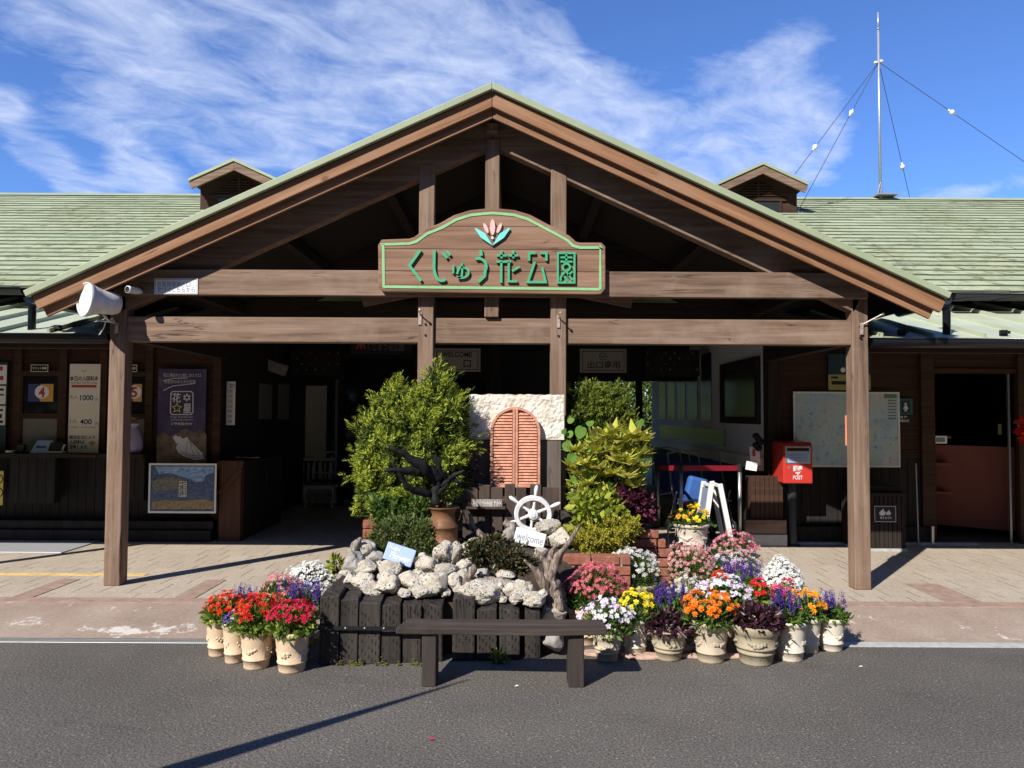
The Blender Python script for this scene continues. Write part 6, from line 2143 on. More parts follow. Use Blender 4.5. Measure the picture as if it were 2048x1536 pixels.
def build_driftwood():
    def pp(x, y, Y): return at(x, y, Y)
    # forked stump
    m = MB()
    limb(m, [pp(1118, 1222, 5.25), pp(1106, 1180, 5.28), pp(1092, 1146, 5.3)], [.055, .06, .052], 16, 1, .3)
    limb(m, [pp(1100, 1205, 5.27), pp(1086, 1165, 5.25), pp(1070, 1140, 5.25), pp(1050, 1118, 5.22)], [.034, .036, .022, .007], 12, 2, .25)
    limb(m, [pp(1095, 1165, 5.3), pp(1110, 1130, 5.3), pp(1135, 1090, 5.26), pp(1162, 1046, 5.22)], [.045, .033, .02, .005], 12, 3, .25)
    limb(m, [pp(1098, 1150, 5.34), pp(1092, 1120, 5.36), pp(1070, 1098, 5.4)], [.036, .024, .010], 10, 4, .25)
    limb(m, [pp(1104, 1150, 5.36), pp(1100, 1115, 5.4), pp(1114, 1085, 5.42)], [.032, .022, .008], 10, 5, .25)
    limb(m, [pp(1122, 1218, 5.27), pp(1118, 1190, 5.32), pp(1112, 1160, 5.34)], [.032, .034, .022], 10, 6, .3)
    tag(m.build('driftwood_stump', 'driftwood_brown', smooth=True), 'forked grey brown driftwood stump pointing up right of the dark shrub', 'driftwood')
    m = MB()
    limb(m, [pp(945, 1165, 5.3), pp(985, 1162, 5.28), pp(1030, 1168, 5.26), pp(1062, 1166, 5.28)], [.02, .03, .026, .012], 10, 7, .25)
    tag(m.build('driftwood_log', 'driftwood', smooth=True), 'grey driftwood log lying under the dark shrub', 'driftwood')
    m = MB()
    limb(m, [pp(930, 1172, 5.22), pp(938, 1155, 5.22), pp(946, 1138, 5.24), pp(950, 1128, 5.26)], [.03, .032, .024, .01], 10, 8, .3)
    tag(m.build('driftwood_stub', 'driftwood_brown', smooth=True), 'short knotted driftwood stub left of the grey log', 'driftwood')
    m = MB()
    limb(m, [pp(1000, 1088, 5.8), pp(1018, 1075, 5.8), pp(1024, 1055, 5.82), pp(1008, 1043, 5.82)], [.035, .045, .038, .022], 12, 9, .25)
    tag(m.build('driftwood_hook', 'driftwood', smooth=True), 'curved grey driftwood piece left of the ship wheel', 'driftwood')
    m = MB()
    limb(m, [pp(938, 1028, 6.0), pp(948, 1055, 5.95), pp(965, 1072, 5.9), pp(995, 1082, 5.85)], [.012, .026, .024, .012], 10, 10, .2)
    tag(m.build('driftwood_horn', 'driftwood_brown', smooth=True), 'horn shaped brown driftwood leaning on the dark picket fence', 'driftwood')
    m = MB()
    limb(m, [pp(700, 1120, 5.45), pp(712, 1090, 5.45), pp(722, 1076, 5.47)], [.03, .03, .012], 10, 11, .3)
    tag(m.build('driftwood_branch', 'driftwood', smooth=True), 'bleached driftwood knob on the pile\'s left end below the bush', 'driftwood')
    # black root in the can
    m = MB()
    Y = 5.72
    limb(m, [pp(873, 1012, Y), pp(872, 985, Y), pp(880, 955, Y), pp(862, 945, Y - .05), pp(838, 930, Y - .12), pp(812, 912, Y - .16), pp(786, 896, Y - .2), pp(776, 888, Y - .2)], [.045, .04, .05, .045, .035, .026, .018, .01], 12, 12, .22)
    limb(m, [pp(850, 945, Y - .06), pp(826, 942, Y - .12), pp(800, 940, Y - .18), pp(768, 940, Y - .22)], [.035, .028, .02, .01], 10, 13, .22)
    limb(m, [pp(858, 985, Y - .02), pp(830, 982, Y - .1), pp(812, 970, Y - .15), pp(796, 945, Y - .18), pp(784, 925, Y - .2)], [.03, .026, .02, .016, .008], 10, 14, .22)
    limb(m, [pp(884, 960, Y), pp(876, 930, Y - .02), pp(866, 912, Y - .04), pp(858, 898, Y - .05)], [.03, .022, .012, .006], 9, 15, .2)
    limb(m, [pp(880, 975, Y), pp(895, 962, Y - .04), pp(912, 950, Y - .08), pp(928, 940, Y - .1)], [.03, .02, .016, .007], 9, 16, .2)
    limb(m, [pp(905, 955, Y - .06), pp(918, 965, Y - .06), pp(926, 958, Y - .06)], [.014, .012, .006], 8, 17, .2)
    limb(m, [pp(876, 990, Y - .02), pp(890, 975, Y - .06), pp(896, 968, Y - .08)], [.02, .014, .006], 8, 18, .2)
    limb(m, [pp(880, 940, Y - .02), pp(878, 922, Y - .05), pp(876, 915, Y - .05)], [.014, .01, .005], 8, 19, .2)
    tag(m.build('black_root', 'charred_wood', smooth=True), 'twisted black bare root spreading from the rusty can before the bush', 'root')


build_driftwood()


def build_rockery_props():
    # rendered panel with stone top and arched shutters
    Y = 6.42
    xa, xb = at(938, 900, Y).x, at(1128, 900, Y).x
    zt, zm = at(1030, 789, Y).z, at(1030, 879, Y).z
    root = thing('shutter_wall', 'free standing wall panel with white stone top and arched terracotta shutters', 'wall', ((xa + xb) / 2, Y + .1, .5))
    m = MB()
    nx, nz = 64, 34
    v = []
    for j in range(nz + 1):
        for i in range(nx + 1):
            x = xa + (xb - xa) * i / nx; z = zm + (zt - zm) * j / nz
            p = Vector((x * 6, z * 6, 3))
            h = abs(mnoise.noise(p * 1.6)) * .012 + mnoise.noise(p * 3.1) * .007 + mnoise.noise(p * 7) * .007
            e = 1 if 0 < i < nx and 0 < j < nz else .3
            zz = z + (.010 * mnoise.noise(p * 3) if j == nz else 0)
            v.append((x, Y - .012 - h * e, zz))
    f = [(j * (nx + 1) + i, j * (nx + 1) + i + 1, (j + 1) * (nx + 1) + i + 1, (j + 1) * (nx + 1) + i) for j in range(nz) for i in range(nx)]
    m.add(v, f)
    o = len(v)
    rim = [i for i in range(nx + 1)] + [j * (nx + 1) + nx for j in range(1, nz + 1)] + [nz * (nx + 1) + i for i in range(nx - 1, -1, -1)] + [j * (nx + 1) for j in range(nz - 1, 0, -1)]
    bk = [(v[i][0], Y + .1, v[i][2]) for i in rim]
    m.V.extend(bk)
    for k in range(len(rim)):
        a, b = rim[k], rim[(k + 1) % len(rim)]
        m.F.append((b, a, o + k, o + (k + 1) % len(rim))); m.I.append(0)
    m.F.append(tuple(range(o, o + len(rim)))); m.I.append(0)
    m.build('stone_facing', 'limestone', root, smooth=False)
    m = MB(); m.box(xa + .012, xb - .025, Y - .005, Y + .1, .45, zm - .002)
    m.build('timber_cladding', 'cladding_wood', root, bevel=.004)

    # shutters: arched frame and slats
    def Pz(x, y): p = at(x, y, Y - .05); return p.x, p.z
    x0, zb = Pz(980, 974); x1, _ = Pz(1080, 974); cx = (x0 + x1) / 2
    _, zs = Pz(1030, 862); rad = (x1 - x0) / 2
    _, ztop = Pz(1030, 816)
    sh = MB()
    arch = [(x1, zb)] + [(cx + rad * math.cos(R(t)), zs + (ztop - zs) * math.sin(R(t))) for t in range(0, 181, 12)] + [(x0, zb)]
    sh.prism(arch, Y - .062, Y - .0)
    base = sh.build('shutter_back', 'shutter_terracotta', root)
    m = MB()
    w = .022
    stroke(m, [(x + (.011 if x < cx else -.011), z - .0) for x, z in arch], w, Y - .085, Y - .0625)
    m.box(x0, x1, Y - .083, Y - .0625, zb, zb + .026)
    m.box(cx - .022, cx - .002, Y - .088, Y - .0625, zb, ztop - .004); m.box(cx + .002, cx + .022, Y - .088, Y - .0625, zb, ztop - .004)
    m.build('shutter_frame', 'shutter_terracotta', root, bevel=.002)
    m = MB()
    z = zb + .035
    while z < ztop - .03:
        hw = rad if z < zs else rad * math.sqrt(max(0, 1 - ((z - zs) / (ztop - zs)) ** 2))
        hw -= .028
        if hw > .05:
            for s in (-1, 1):
                a_, b_ = (cx - hw, cx - .026) if s < 0 else (cx + .026, cx + hw)
                m.obox(((a_ + b_) / 2, Y - .072, z), (b_ - a_, .012, .020), Matrix.Rotation(R(-32), 3, 'X'))
        z += .0245
    m.build('shutter_slats', 'shutter_terracotta', root)

    # picket fence
    Y = 6.16
    root = thing('picket_fence', 'dark brown low picket fence behind the ship wheel, uneven tops', 'fence', (at(1020, 1080, Y).x, Y, .55))
    for pa, pb, pt in ((925, 955, 975), (957, 979, 970), (981, 1005, 975), (1009, 1030, 968), (1032, 1052, 975), (1060, 1082, 969), (1085, 1118, 975)):
        a, b = at(pa, 1080, Y), at(pb, 1080, Y)
        zt = at(pa, pt, Y).z
        MB().box(a.x, b.x, Y, Y + .03, .5, zt).build('picket', 'picket_wood', root, bevel=.004)
    m = MB(); a, b = at(925, 1078, Y), at(1120, 1078, Y); m.box(a.x, b.x, Y + .032, Y + .06, .75, .81); m.box(a.x, b.x, Y + .032, Y + .06, .6, .65); m.build('rail', 'picket_wood', root)
    m = MB(); a, b = at(932, 1017, Y - .06), at(1011, 1014, Y - .06); m.box(a.x, b.x, Y - .07, Y - .002, a.z - .004, a.z + .014); m.build('shelf', 'picket_wood', root, bevel=.002)
    # small plaque on the shelf
    Yp = Y - .045
    r = wall_sign('garden_plaque', 'small grey weathered wooden plaque with white letters on the fence shelf', 'plaque', 943, 999, 1005, 1013, Yp)
    m = MB(); a, b = at(943, 1014, Yp), at(1005, 999, Yp); m.box(a.x, b.x, Yp, Yp + .015, a.z, b.z); m.build('board', 'driftwood', r, bevel=.004)
    text('Kuju Flower Park', pbox(946, 1002, 1003, 1011, Yp), Yp, r, 'print_white', depth=.002)

    # ship's wheel
    Y = 5.98
    c = at(1066, 1028, Y)
    root = thing('ship_wheel', 'white painted wooden ship wheel with six spokes against the dark fence', 'ship wheel', (c.x, Y, .7))
    k = Y / F_PX
    M3 = Matrix.Rotation(R(90 + 10), 3, 'X')       # leans back a little
    ro, ri = 37.5 * k, 28.5 * k
    m = MB(); m.lathe([(ri, -.014), (ri + .004, -.02), (ro - .004, -.02), (ro, -.014), (ro, .014), (ro - .004, .02), (ri + .004, .02), (ri, .014), (ri, -.014)], c, 40, axis=M3); m.build('rim', 'worn_white_paint', root, smooth=False)
    m = MB(); m.lathe([(0, .036), (.018, .036), (.022, .03), (.036, .028), (.04, .02), (.04, -.02), (.036, -.026), (0, -.026)], c, 20, axis=M3); m.build('hub', 'worn_white_paint', root)
    for k_ in range(6):
        an = R(97 + 60 * k_)
        d = M3 @ Vector((math.cos(an), -math.sin(an), 0))
        d = Vector((d.x, d.y, d.z))
        if k_ == 3: L2 = ro
        m = MB()
        sgn = 1
        P = [c + d * t for t in (.03, .055, .07, ri * .75, ri, ro, ro + .012, ro + .045, ro + .075, ro + .085)]
        m.tube(P, [.011, .014, .010, .012, .010, .010, .012, .0165, .013, .004], 10)
        m.build('spoke', 'worn_white_paint', root, smooth=True)
    # welcome plaque
    Y = 5.78
    r = thing('welcome_plaque', 'tilted white plaque reading welcome below the ship wheel', 'plaque', at(1059, 1096, Y))
    ex = Vector((math.cos(R(-14)), .0, math.sin(R(-14)))); ey = Vector((-ex.z, .12, ex.x)).normalized(); nn = ex.cross(ey)
    cc = at(1060, 1076, Y)
    rot = Matrix((ex, ey, nn)).transposed()
    m = MB(); m.obox(cc - nn * .006, (.232, .112, .012), rot); m.build('board', 'white_paint', r, bevel=.006)
    text('welcome', (-.10, .10, -.03, .025), 0, r, 'ink_slate', ex=ex, ey=ey, origin=cc, depth=.001)
    # blue plaque
    Y = 5.36
    r = thing('blue_plaque', 'tilted pale blue plaque with white handwriting among the left rocks', 'plaque', at(799, 1140, Y))
    ex = Vector((math.cos(R(-18)), .0, math.sin(R(-18)))); ey = Vector((-ex.z * .8, .22, ex.x)).normalized(); ey = (ey - ex * ey.dot(ex)).normalized(); nn = ex.cross(ey)
    cc = at(799, 1109, Y)
    rot = Matrix((ex, ey, nn)).transposed()
    m = MB(); m.obox(cc - nn * .006, (.205, .122, .012), rot); m.build('board', 'paper_blue', r, bevel=.006)
    text('Kuju', (-.085, -.005, .010, .052), 0, r, 'print_white', ex=ex, ey=ey, origin=cc, depth=.001, bold=.03)
    text('Flower', (-.06, .088, -.038, .004), 0, r, 'print_white', ex=ex, ey=ey, origin=cc, depth=.001, bold=.03)
    # rusty milk can
    Y = 5.78
    c = at(886, 1096, Y); k = Y / F_PX
    r = thing('milk_can', 'rusty brown milk can used as planter before the dark fence', 'can', (c.x, Y, c.z - .06))
    zt = at(886, 1014, Y).z; zb = c.z - .06; H = zt - zb
    R0 = 29 * k
    m = MB(); m.lathe([(0, 0), (R0, 0), (R0 * 1.01, .01), (R0, .02), (R0, H * .30), (R0 * 1.02, H * .305), (R0 * 1.02, H * .32), (R0, H * .325), (R0, H * .58), (R0 * 1.03, H * .59), (R0 * 1.03, H * .61), (R0 * .98, H * .63), (R0 * .80, H * .78), (R0 * .78, H * .86), (R0 * .95, H * .97), (R0 * 1.14, H), (R0 * 1.12, H * 1.01), (R0 * .9, H * .97), (R0 * .72, H * .86), (0, H * .84)], (c.x, Y, zb), 32)
    m.build('body', 'rusty_can', r, smooth=True)
    m = MB(); m.tube([(c.x + R0 * 1.05, Y, zt - .01), (c.x + R0 * 1.25, Y - .02, zt - .03), (c.x + R0 * 1.1, Y - .02, zt - .09), (c.x + R0 * .9, Y, zt - .1)], .007, 8); m.build('handle', 'rusty_can', r, smooth=True)

    # brick piers and low brick wall, each brick pier one thing of laid bricks
    def pier(name, lab, px0, px1, courses, Y, depth, group='brick edging of the bed'):
        r = thing(name, lab, 'brick wall', (at((px0 + px1) / 2, 1100, Y).x, Y + depth / 2, gz(Y)), group)
        rr = random.Random(int(px0))
        zt0 = at(px0, courses[0], Y).z
        h = .062
        m = MB(); mo = MB()
        n = len(courses)
        return r, m, mo
    for lab, px0, px1, ptop, pbot, Y, step in (('brick pier with a stepped top left of the big conifer bush', 724, 770, 1002, 1105, 6.05, -1), ('brick pier with a stepped top behind the pink daisies', 1262, 1346, 1060, 1160, 6.1, 1), ('low brick wall between driftwood stump and white daisies', 1125, 1262, 1112, 1180, 5.62, 0)):
        a, b = at(px0, pbot, Y), at(px1, ptop, Y)
        r = thing('brick_wall', lab, 'brick wall', ((a.x + b.x) / 2, Y + .06, gz(Y)), 'brick edging of the bed')
        rr = random.Random(px0)
        h = .074
        z = b.z
        rows = int((z - gz(Y)) / h) + 1
        m = MB()
        for q in range(rows):
            zz1 = z - q * h; zz0 = zz1 - h + .009
            if zz0 < gz(Y): zz0 = gz(Y)
            if zz1 - zz0 < .02: continue
            inset = 0
            if step:
                inset = max(0, (2 - q)) * .055
            xa_, xb_ = (a.x + inset, b.x) if step < 0 else ((a.x + (.06 if q == 0 else 0), b.x - inset) if step > 0 else (a.x, b.x))
            x = xa_ - (.1 if q % 2 and not step else 0)
            while x < xb_ - .03:
                x2 = min(x + .205, xb_)
                xs_ = max(x, xa_)
                if x2 - xs_ > .03:
                    j = rr.uniform(-.005, .005)
                    m.box(xs_ + .003, x2 - .003, Y + j, Y + .11 + j, zz0, zz1 + rr.uniform(-.003, .003))
                x += .212
        m.build('bricks', 'brick_red', r, bevel=.005)
        MB().box(a.x + .06 if step else a.x + .01, b.x - .12 if step > 0 else b.x - .01, Y + .02, Y + .10, gz(Y), z - .165 if step else z - .02).build('mortar', 'mortar_pale', r)
    # brown block right of the wheel, soil retaining board
    Y = 6.1; a, b = at(1122, 1062, Y), at(1162, 1024, Y)
    m = MB(); m.box(a.x, b.x, Y, Y + .15, a.z - .1, b.z); tag(m.build('timber_block', 'sleeper_timber', bevel=.006), 'short brown timber block between the ship wheel and the yellow green plants', 'block')
    # flat red paving slabs under the right pots
    rr = random.Random(12)
    for k, (px, py, w, d, lab) in enumerate(((1290, 1318, .34, .12, 'pinkish broken stone slab under the pots right of the bench leg'), (1425, 1318, .44, .11, 'longer pinkish broken slab under the orange zinnia pot'), (1195, 1312, .22, .11, 'small pale stone slab under the pot behind the bench end'), (1365, 1302, .2, .14, 'thin reddish slab between the plum coleus pot and the zinnia pot'))):
        c = ground(px, py, 0)
        n = 11
        poly = []
        for j in range(n):
            an = 2 * math.pi * j / n
            poly.append((c.x + w / 2 * math.cos(an) * rr.uniform(.8, 1.1), c.y + .03 + d / 2 * math.sin(an) * rr.uniform(.75, 1.1)))
        v = [(x, y, 0.002) for x, y in poly] + [(x, y, .022) for x, y in poly]
        m = MB(); m.add(v, [tuple(range(n - 1, -1, -1)), tuple(range(n, 2 * n))] + [(j, (j + 1) % n, (j + 1) % n + n, j + n) for j in range(n)])
        tag(m.build('stone_slab', 'red_slab', bevel=.004), lab, 'slab', 'broken slabs under the right pots')


build_rockery_props()
# ------------------------------------------------------------------ plants
def unit(a):
    return a / np.maximum(np.linalg.norm(a, axis=-1, keepdims=True), 1e-9)


class Leaves:
    """many small folded blades in one mesh"""
    def __init__(self):
        self.V, self.M = [], []

    def add(self, P, D, U, L, Wd, fold=.25, mid=.45, mi=0):
        P = np.asarray(P, float); D = unit(np.asarray(D, float)); U = np.asarray(U, float)
        U = unit(U - D * (U * D).sum(-1, keepdims=True)); Nn = np.cross(D, U)
        L = np.broadcast_to(np.asarray(L, float), (len(P),))[:, None]; Wd = np.broadcast_to(np.asarray(Wd, float), (len(P),))[:, None]
        m = P + D * L * mid + Nn * Wd * fold
        q = np.stack([P, m + U * Wd * .5, P + D * L, m - U * Wd * .5], 1)
        self.V.append(q); self.M.append(np.full(len(P), mi))
        return self

    def build(self, name, mats, parent=None, org=None):
        q = np.concatenate(self.V); mi = np.concatenate(self.M)
        o = ORG[parent.name] if parent is not None else Vector(org)
        n = len(q)
        me = bpy.data.meshes.new(name)
        me.vertices.add(4 * n); me.loops.add(6 * n); me.polygons.add(2 * n)
        co = (q.reshape(-1, 3) - np.array(o[:])).astype(np.float32)
        me.vertices.foreach_set('co', co.ravel())
        b = (np.arange(n) * 4)[:, None]
        lp = np.concatenate([b + [[0, 1, 2]], b + [[0, 2, 3]]], 1).ravel()
        me.loops.foreach_set('vertex_index', lp.astype(np.int32))
        me.polygons.foreach_set('loop_start', (np.arange(2 * n) * 3).astype(np.int32))
        me.polygons.foreach_set('material_index', np.repeat(mi, 2).astype(np.int32))
        if not isinstance(mats, (list, tuple)): mats = [mats]
        for m in mats: me.materials.append(MATS[m])
        me.update(calc_edges=True); me.validate()
        ob = bpy.data.objects.new(name, me)
        COL.objects.link(ob)
        if parent is not None: ob.parent = parent
        else: ob.location = o
        ORG[ob.name] = Vector(o)
        return ob


def rdirs(g, n):
    return unit(g.normal(size=(n, 3)))


def blob_points(g, blobs, n, shell=.55):
    """points spread through a set of ellipsoids, most of them near the outside; with outward directions"""
    vol = np.array([b[3] * b[4] * b[5] for b in blobs]) ** .6
    pick = g.choice(len(blobs), n, p=vol / vol.sum())
    d = rdirs(g, n)
    r = np.maximum(g.random(n) ** (1 / 3.), 0) ** shell
    B = np.array(blobs)[pick]
    wob = 1 + .14 * g.normal(size=n)
    P = B[:, :3] + d * (r * wob)[:, None] * B[:, 3:6]
    O = unit(d / B[:, 3:6])
    return P, O


def inside(P, blobs, f=.72):
    k = np.zeros(len(P), bool)
    for b in blobs:
        q = (P - np.array(b[:3])) / np.array(b[3:6])
        k |= (q ** 2).sum(1) < f * f
    return k


def px_blob(px, py, Y, rx, rz, ry=None):
    c = at(px, py, Y); s = Y / F_PX
    return (c.x, c.y, c.z, rx * s, (ry if ry else min(rx, rz) * .8) * s, rz * s)


def conifer(name, label, blobs, n, mat, seed, spray=.075, base=None, leaf=.020, trunk=True, tip='conifer_tip', per=26):
    g = np.random.default_rng(seed)
    nt = n // per
    C, O = blob_points(g, blobs, nt * 2, .42)
    keep = ~inside(C, blobs, .66)
    C, O = C[keep][:nt], O[keep][:nt]
    cl = np.array([mnoise.noise(Vector(p * 6.5)) for p in C])
    keep = (cl > -.04) | (C[:, 2] > np.quantile(C[:, 2], .93))
    C, O = C[keep], O[keep]
    TD = unit(O * .8 + np.array([0, 0, .55]) + .38 * g.normal(size=O.shape))
    sz = .45 + 1.15 * g.random(len(C)) ** 1.4
    # every tuft: sprays fanning from a twig
    P = np.repeat(C, per, 0); T = np.repeat(TD, per, 0); S = np.repeat(sz, per)
    t = g.random(len(P))
    P = P + T * ((t - .55) * spray * 1.5 * S)[:, None] + g.normal(size=P.shape) * (spray * (.26 - .16 * t) * S)[:, None]
    D = unit(T + (.85 - .55 * t)[:, None] * rdirs(g, len(P)))
    U = unit(np.cross(D, rdirs(g, len(D))))
    c = Vector(base)
    root = thing(name, label, 'bush', c)
    lv = Leaves()
    L = spray * .72 * (.40 + .45 * g.random(len(P))) * (.7 + .3 * S)
    young = (t > .66) & (g.random(len(P)) < .8)
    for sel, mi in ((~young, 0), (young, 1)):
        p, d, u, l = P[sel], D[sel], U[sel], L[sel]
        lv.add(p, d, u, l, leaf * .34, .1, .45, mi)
        for tt, sc in ((.15, .75), (.38, .75), (.62, .55)):
            for sg in (-1, 1):
                q = p + d * (l * tt)[:, None]
                d2 = unit(d * .8 + u * sg * .75 + .2 * g.normal(size=d.shape))
                lv.add(q, d2, np.cross(d, u), l * sc * .62, leaf * .5, .15, .45, mi)
    # old inner sprays that close the heart of the crown
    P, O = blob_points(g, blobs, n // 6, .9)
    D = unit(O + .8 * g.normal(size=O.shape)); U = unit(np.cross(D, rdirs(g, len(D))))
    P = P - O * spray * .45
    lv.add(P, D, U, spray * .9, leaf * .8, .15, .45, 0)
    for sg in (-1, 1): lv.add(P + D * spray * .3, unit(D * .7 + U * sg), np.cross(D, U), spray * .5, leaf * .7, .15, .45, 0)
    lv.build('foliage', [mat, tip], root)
    if trunk:
        m = MB()
        b0 = Vector(base)
        for k in range(6):
            bl = blobs[k % len(blobs)]
            m.tube([b0 + Vector((.02 * k - .05, 0, 0)), b0.lerp(Vector(bl[:3]), .5) + Vector((0, .02, .05)), Vector(bl[:3]) + Vector((0, 0, bl[5] * .6))], [.018, .013, .004], 6)
        m.build('stem', 'bark', root)
    return root


def leafy(name, label, blobs, n, mat, seed, L, Wd, base, droop=.2, up=.5, fold=.25, cat='plant', mats=None, stems=5, core=.5, clump=None):
    g = np.random.default_rng(seed)
    P, O = blob_points(g, blobs, n, .5)
    keep = ~inside(P, blobs, core)
    P, O = P[keep], O[keep]
    if clump:
        cl = np.array([mnoise.noise(Vector(p * clump)) for p in P])
        k = cl > -.2 + .1 * g.normal(size=len(P)); P, O = P[k], O[k]
    D = unit(O + np.array([0, 0, up]) + .5 * g.normal(size=O.shape) - np.array([0, 0, droop]))
    U = unit(np.cross(D, O + .4 * g.normal(size=O.shape)))
    root = thing(name, label, cat, base)
    lv = Leaves()
    s = .4 + 1.2 * g.random(len(P)) ** 1.4
    lv.add(P, D, U, L * s, Wd * s, fold)
    lv.build('foliage', mat, root)
    m = MB(); b0 = Vector(base)
    for k in range(stems):
        bl = blobs[k % len(blobs)]
        e = Vector(bl[:3]) + Vector((g.normal() * bl[3] * .4, g.normal() * bl[4] * .4, bl[5] * .5))
        m.tube([b0 + Vector((.015 * (k - 2), 0, 0)), b0.lerp(e, .5), e], [.010, .007, .003], 5)
    m.build('stem', 'bark', root)
    return root


def build_bed_plants():
    B = px_blob
    # the big golden conifer left of the wall panel
    Y = 6.15
    blobs = [B(835, 910, Y, 70, 84), B(800, 872, Y, 42, 54), B(862, 842, Y, 30, 44), B(864, 785, Y, 11, 34, 14), B(803, 830, Y, 22, 28), B(788, 800, Y, 8, 18, 12), B(772, 840, Y, 8, 16, 12), B(900, 822, Y, 8, 18, 12), B(752, 915, Y, 24, 28), B(890, 815, Y, 16, 24, 16), B(752, 875, Y, 24, 30),
             B(752, 965, Y, 30, 32), B(768, 1008, Y - .05, 28, 34), B(900, 872, Y, 32, 50), B(732, 992, Y - .05, 12, 18), B(885, 940, Y, 42, 44), B(815, 990, Y, 50, 42), B(732, 930, Y, 10, 12), B(915, 830, Y, 12, 16)]
    conifer('conifer_bush', 'big golden green conifer bush left of the white stone panel', blobs, 44000, 'conifer_leaf', 3, .135, at(835, 1060, Y), .0135, per=30)
    Y = 6.9
    blobs = [B(1170, 830, Y, 40, 42), B(1220, 850, Y, 36, 42), B(1200, 812, Y, 36, 22), B(1250, 838, Y, 14, 26), B(1148, 815, Y, 14, 26), B(1195, 890, Y, 55, 40), B(1178, 795, Y, 9, 14, 12), B(1225, 795, Y, 10, 12, 12)]
    conifer('conifer_bush', 'smaller conifer bush behind the yellow variegated plants right of the stone panel', blobs, 19000, 'conifer_dark_leaf', 5, .11, at(1190, 985, Y), .014, tip='conifer_dark_tip', per=30)
    # soft shrub in front of it
    Y = 5.72
    blobs = [B(815, 1078, Y, 66, 42), B(770, 1085, Y, 30, 34), B(845, 1082, Y, 34, 36), B(800, 1105, Y - .05, 55, 26)]
    leafy('green_shrub', 'fine leaved grey green shrub between the rocks and the rusty can', blobs, 14000, 'shrub_leaf', 8, .026, .010, at(815, 1118, Y), clump=11.)
    Y = 5.5
    blobs = [B(1000, 1120, Y, 58, 34), B(960, 1108, Y, 26, 26), B(1028, 1138, Y, 26, 22), B(990, 1090, Y + .05, 22, 18), B(1000, 1140, Y - .05, 50, 18)]
    leafy('azalea_shrub', 'low dark bronze green azalea shrub in the middle of the rocks', blobs, 6500, 'azalea_leaf', 9, .034, .016, at(1005, 1150, Y), clump=9.)
    # variegated shrub, heart leaved vine, coleus, golden cypress
    Y = 6.3
    g = np.random.default_rng(21)
    r = thing('variegated_shrub', 'tall plant with yellow edged green leaves right of the stone panel', 'plant', at(1215, 1010, Y))
    lv = Leaves(); cs = [(1180, 905, 26), (1165, 925, 22), (1240, 882, 32), (1262, 870, 28), (1228, 920, 24), (1275, 905, 22), (1205, 870, 24), (1280, 880, 20), (1215, 945, 22), (1185, 935, 22), (1240, 915, 24), (1140, 930, 18), (1255, 925, 22), (1225, 862, 20), (1175, 990, 20), (1200, 950, 26), (1170, 965, 22), (1245, 950, 26), (1150, 900, 20), (1210, 985, 22), (1284, 930, 14), (1190, 880, 22), (1262, 970, 20), (1225, 898, 20), (1160, 1000, 18), (1150, 945, 18)]
    for (x, y, rr_) in cs:
        c = at(x + g.normal() * 3, y, Y - .05 + g.random() * .12)
        c = c + Vector((0, -.17, 0))
        n = 15
        an = np.linspace(0, 2 * np.pi, n, endpoint=False) + g.random()
        el = g.uniform(.1, .9, n)
        D = np.stack([np.cos(an) * np.cos(el), np.sin(an) * np.cos(el) - .25, np.sin(el)], 1)
        U = np.cross(D, np.array([0, 0, 1.]) + .2 * g.normal(size=(n, 3)))
        k = Y / F_PX
        lv.add(np.repeat([c[:]], n, 0), D, U, rr_ * k * g.uniform(1.1, 1.75, n), rr_ * k * .55, .16)
    blobs = [B(1215, 930, Y + .05, 70, 62), B(1180, 975, Y, 40, 40), B(1262, 930, Y, 30, 50)]
    P, O = blob_points(g, blobs, 900, .5)
    D = unit(O + np.array([0, -.2, .3]) + .5 * g.normal(size=O.shape))
    lv.add(P, D, np.cross(D, rdirs(g, len(D))), .065, .026, .2, .45, 1)
    lv.build('foliage', ['variegated_leaf', 'lime_leaf'], r)
    m = MB(); b0 = at(1215, 1010, Y)
    for (x, y, rr_) in cs: m.tube([b0, b0.lerp(at(x, y, Y), .5) + Vector((0, .03, .02)), at(x, y, Y)], [.010, .007, .004], 5)
    m.build('stem', 'bark', r)
    r = thing('heart_leaf_vine', 'climbing plant with large round bright green leaves beside the stone panel', 'plant', at(1150, 1010, Y - .1))
    hm = MB()
    for (x, y, s) in ((1162, 862, 17), (1138, 868, 12), (1180, 846, 11), (1134, 890, 15), (1144, 915, 14), (1184, 945, 15), (1150, 958, 12), (1172, 962, 14), (1298, 876, 11), (1206, 936, 11), (1160, 978, 12), (1280, 845, 13), (1142, 840, 10), (1255, 975, 10), (1220, 970, 11), (1128, 862, 9), (1292, 940, 9), (1192, 925, 10), (1200, 862, 9), (1175, 900, 9)):
        c = at(x, y, Y - .14 - g.random() * .07); k = Y / F_PX * s * .78
        nrm = Vector((g.normal() * .5 - .25, -1., .6 + .4 * g.normal())).normalized()
        ax_ = Vector((math.sin(g.uniform(-1, .6)), -.2, -1.)); ax_ = (ax_ - nrm * ax_.dot(nrm)).normalized(); sd = nrm.cross(ax_)
        pts = []
        for q in range(16):
            an = 2 * math.pi * q / 16
            r_ = 1.0 + .16 * math.cos(an) ** 3 - .22 * max(0, -math.cos(an)) ** 6 + g.normal() * .02
            pts.append(c + ax_ * math.cos(an) * r_ * k + sd * math.sin(an) * r_ * k * .92 + nrm * (.10 * k * abs(math.sin(an)) - .06 * k * math.cos(an)))
        hm.add([c + ax_ * (-.3 * k)] + pts, [(0, q + 1, (q + 1) % 16 + 1) for q in range(16)])
    hm.build('foliage', 'heart_leaf', r)
    m = MB(); b0 = at(1150, 1010, Y - .1)
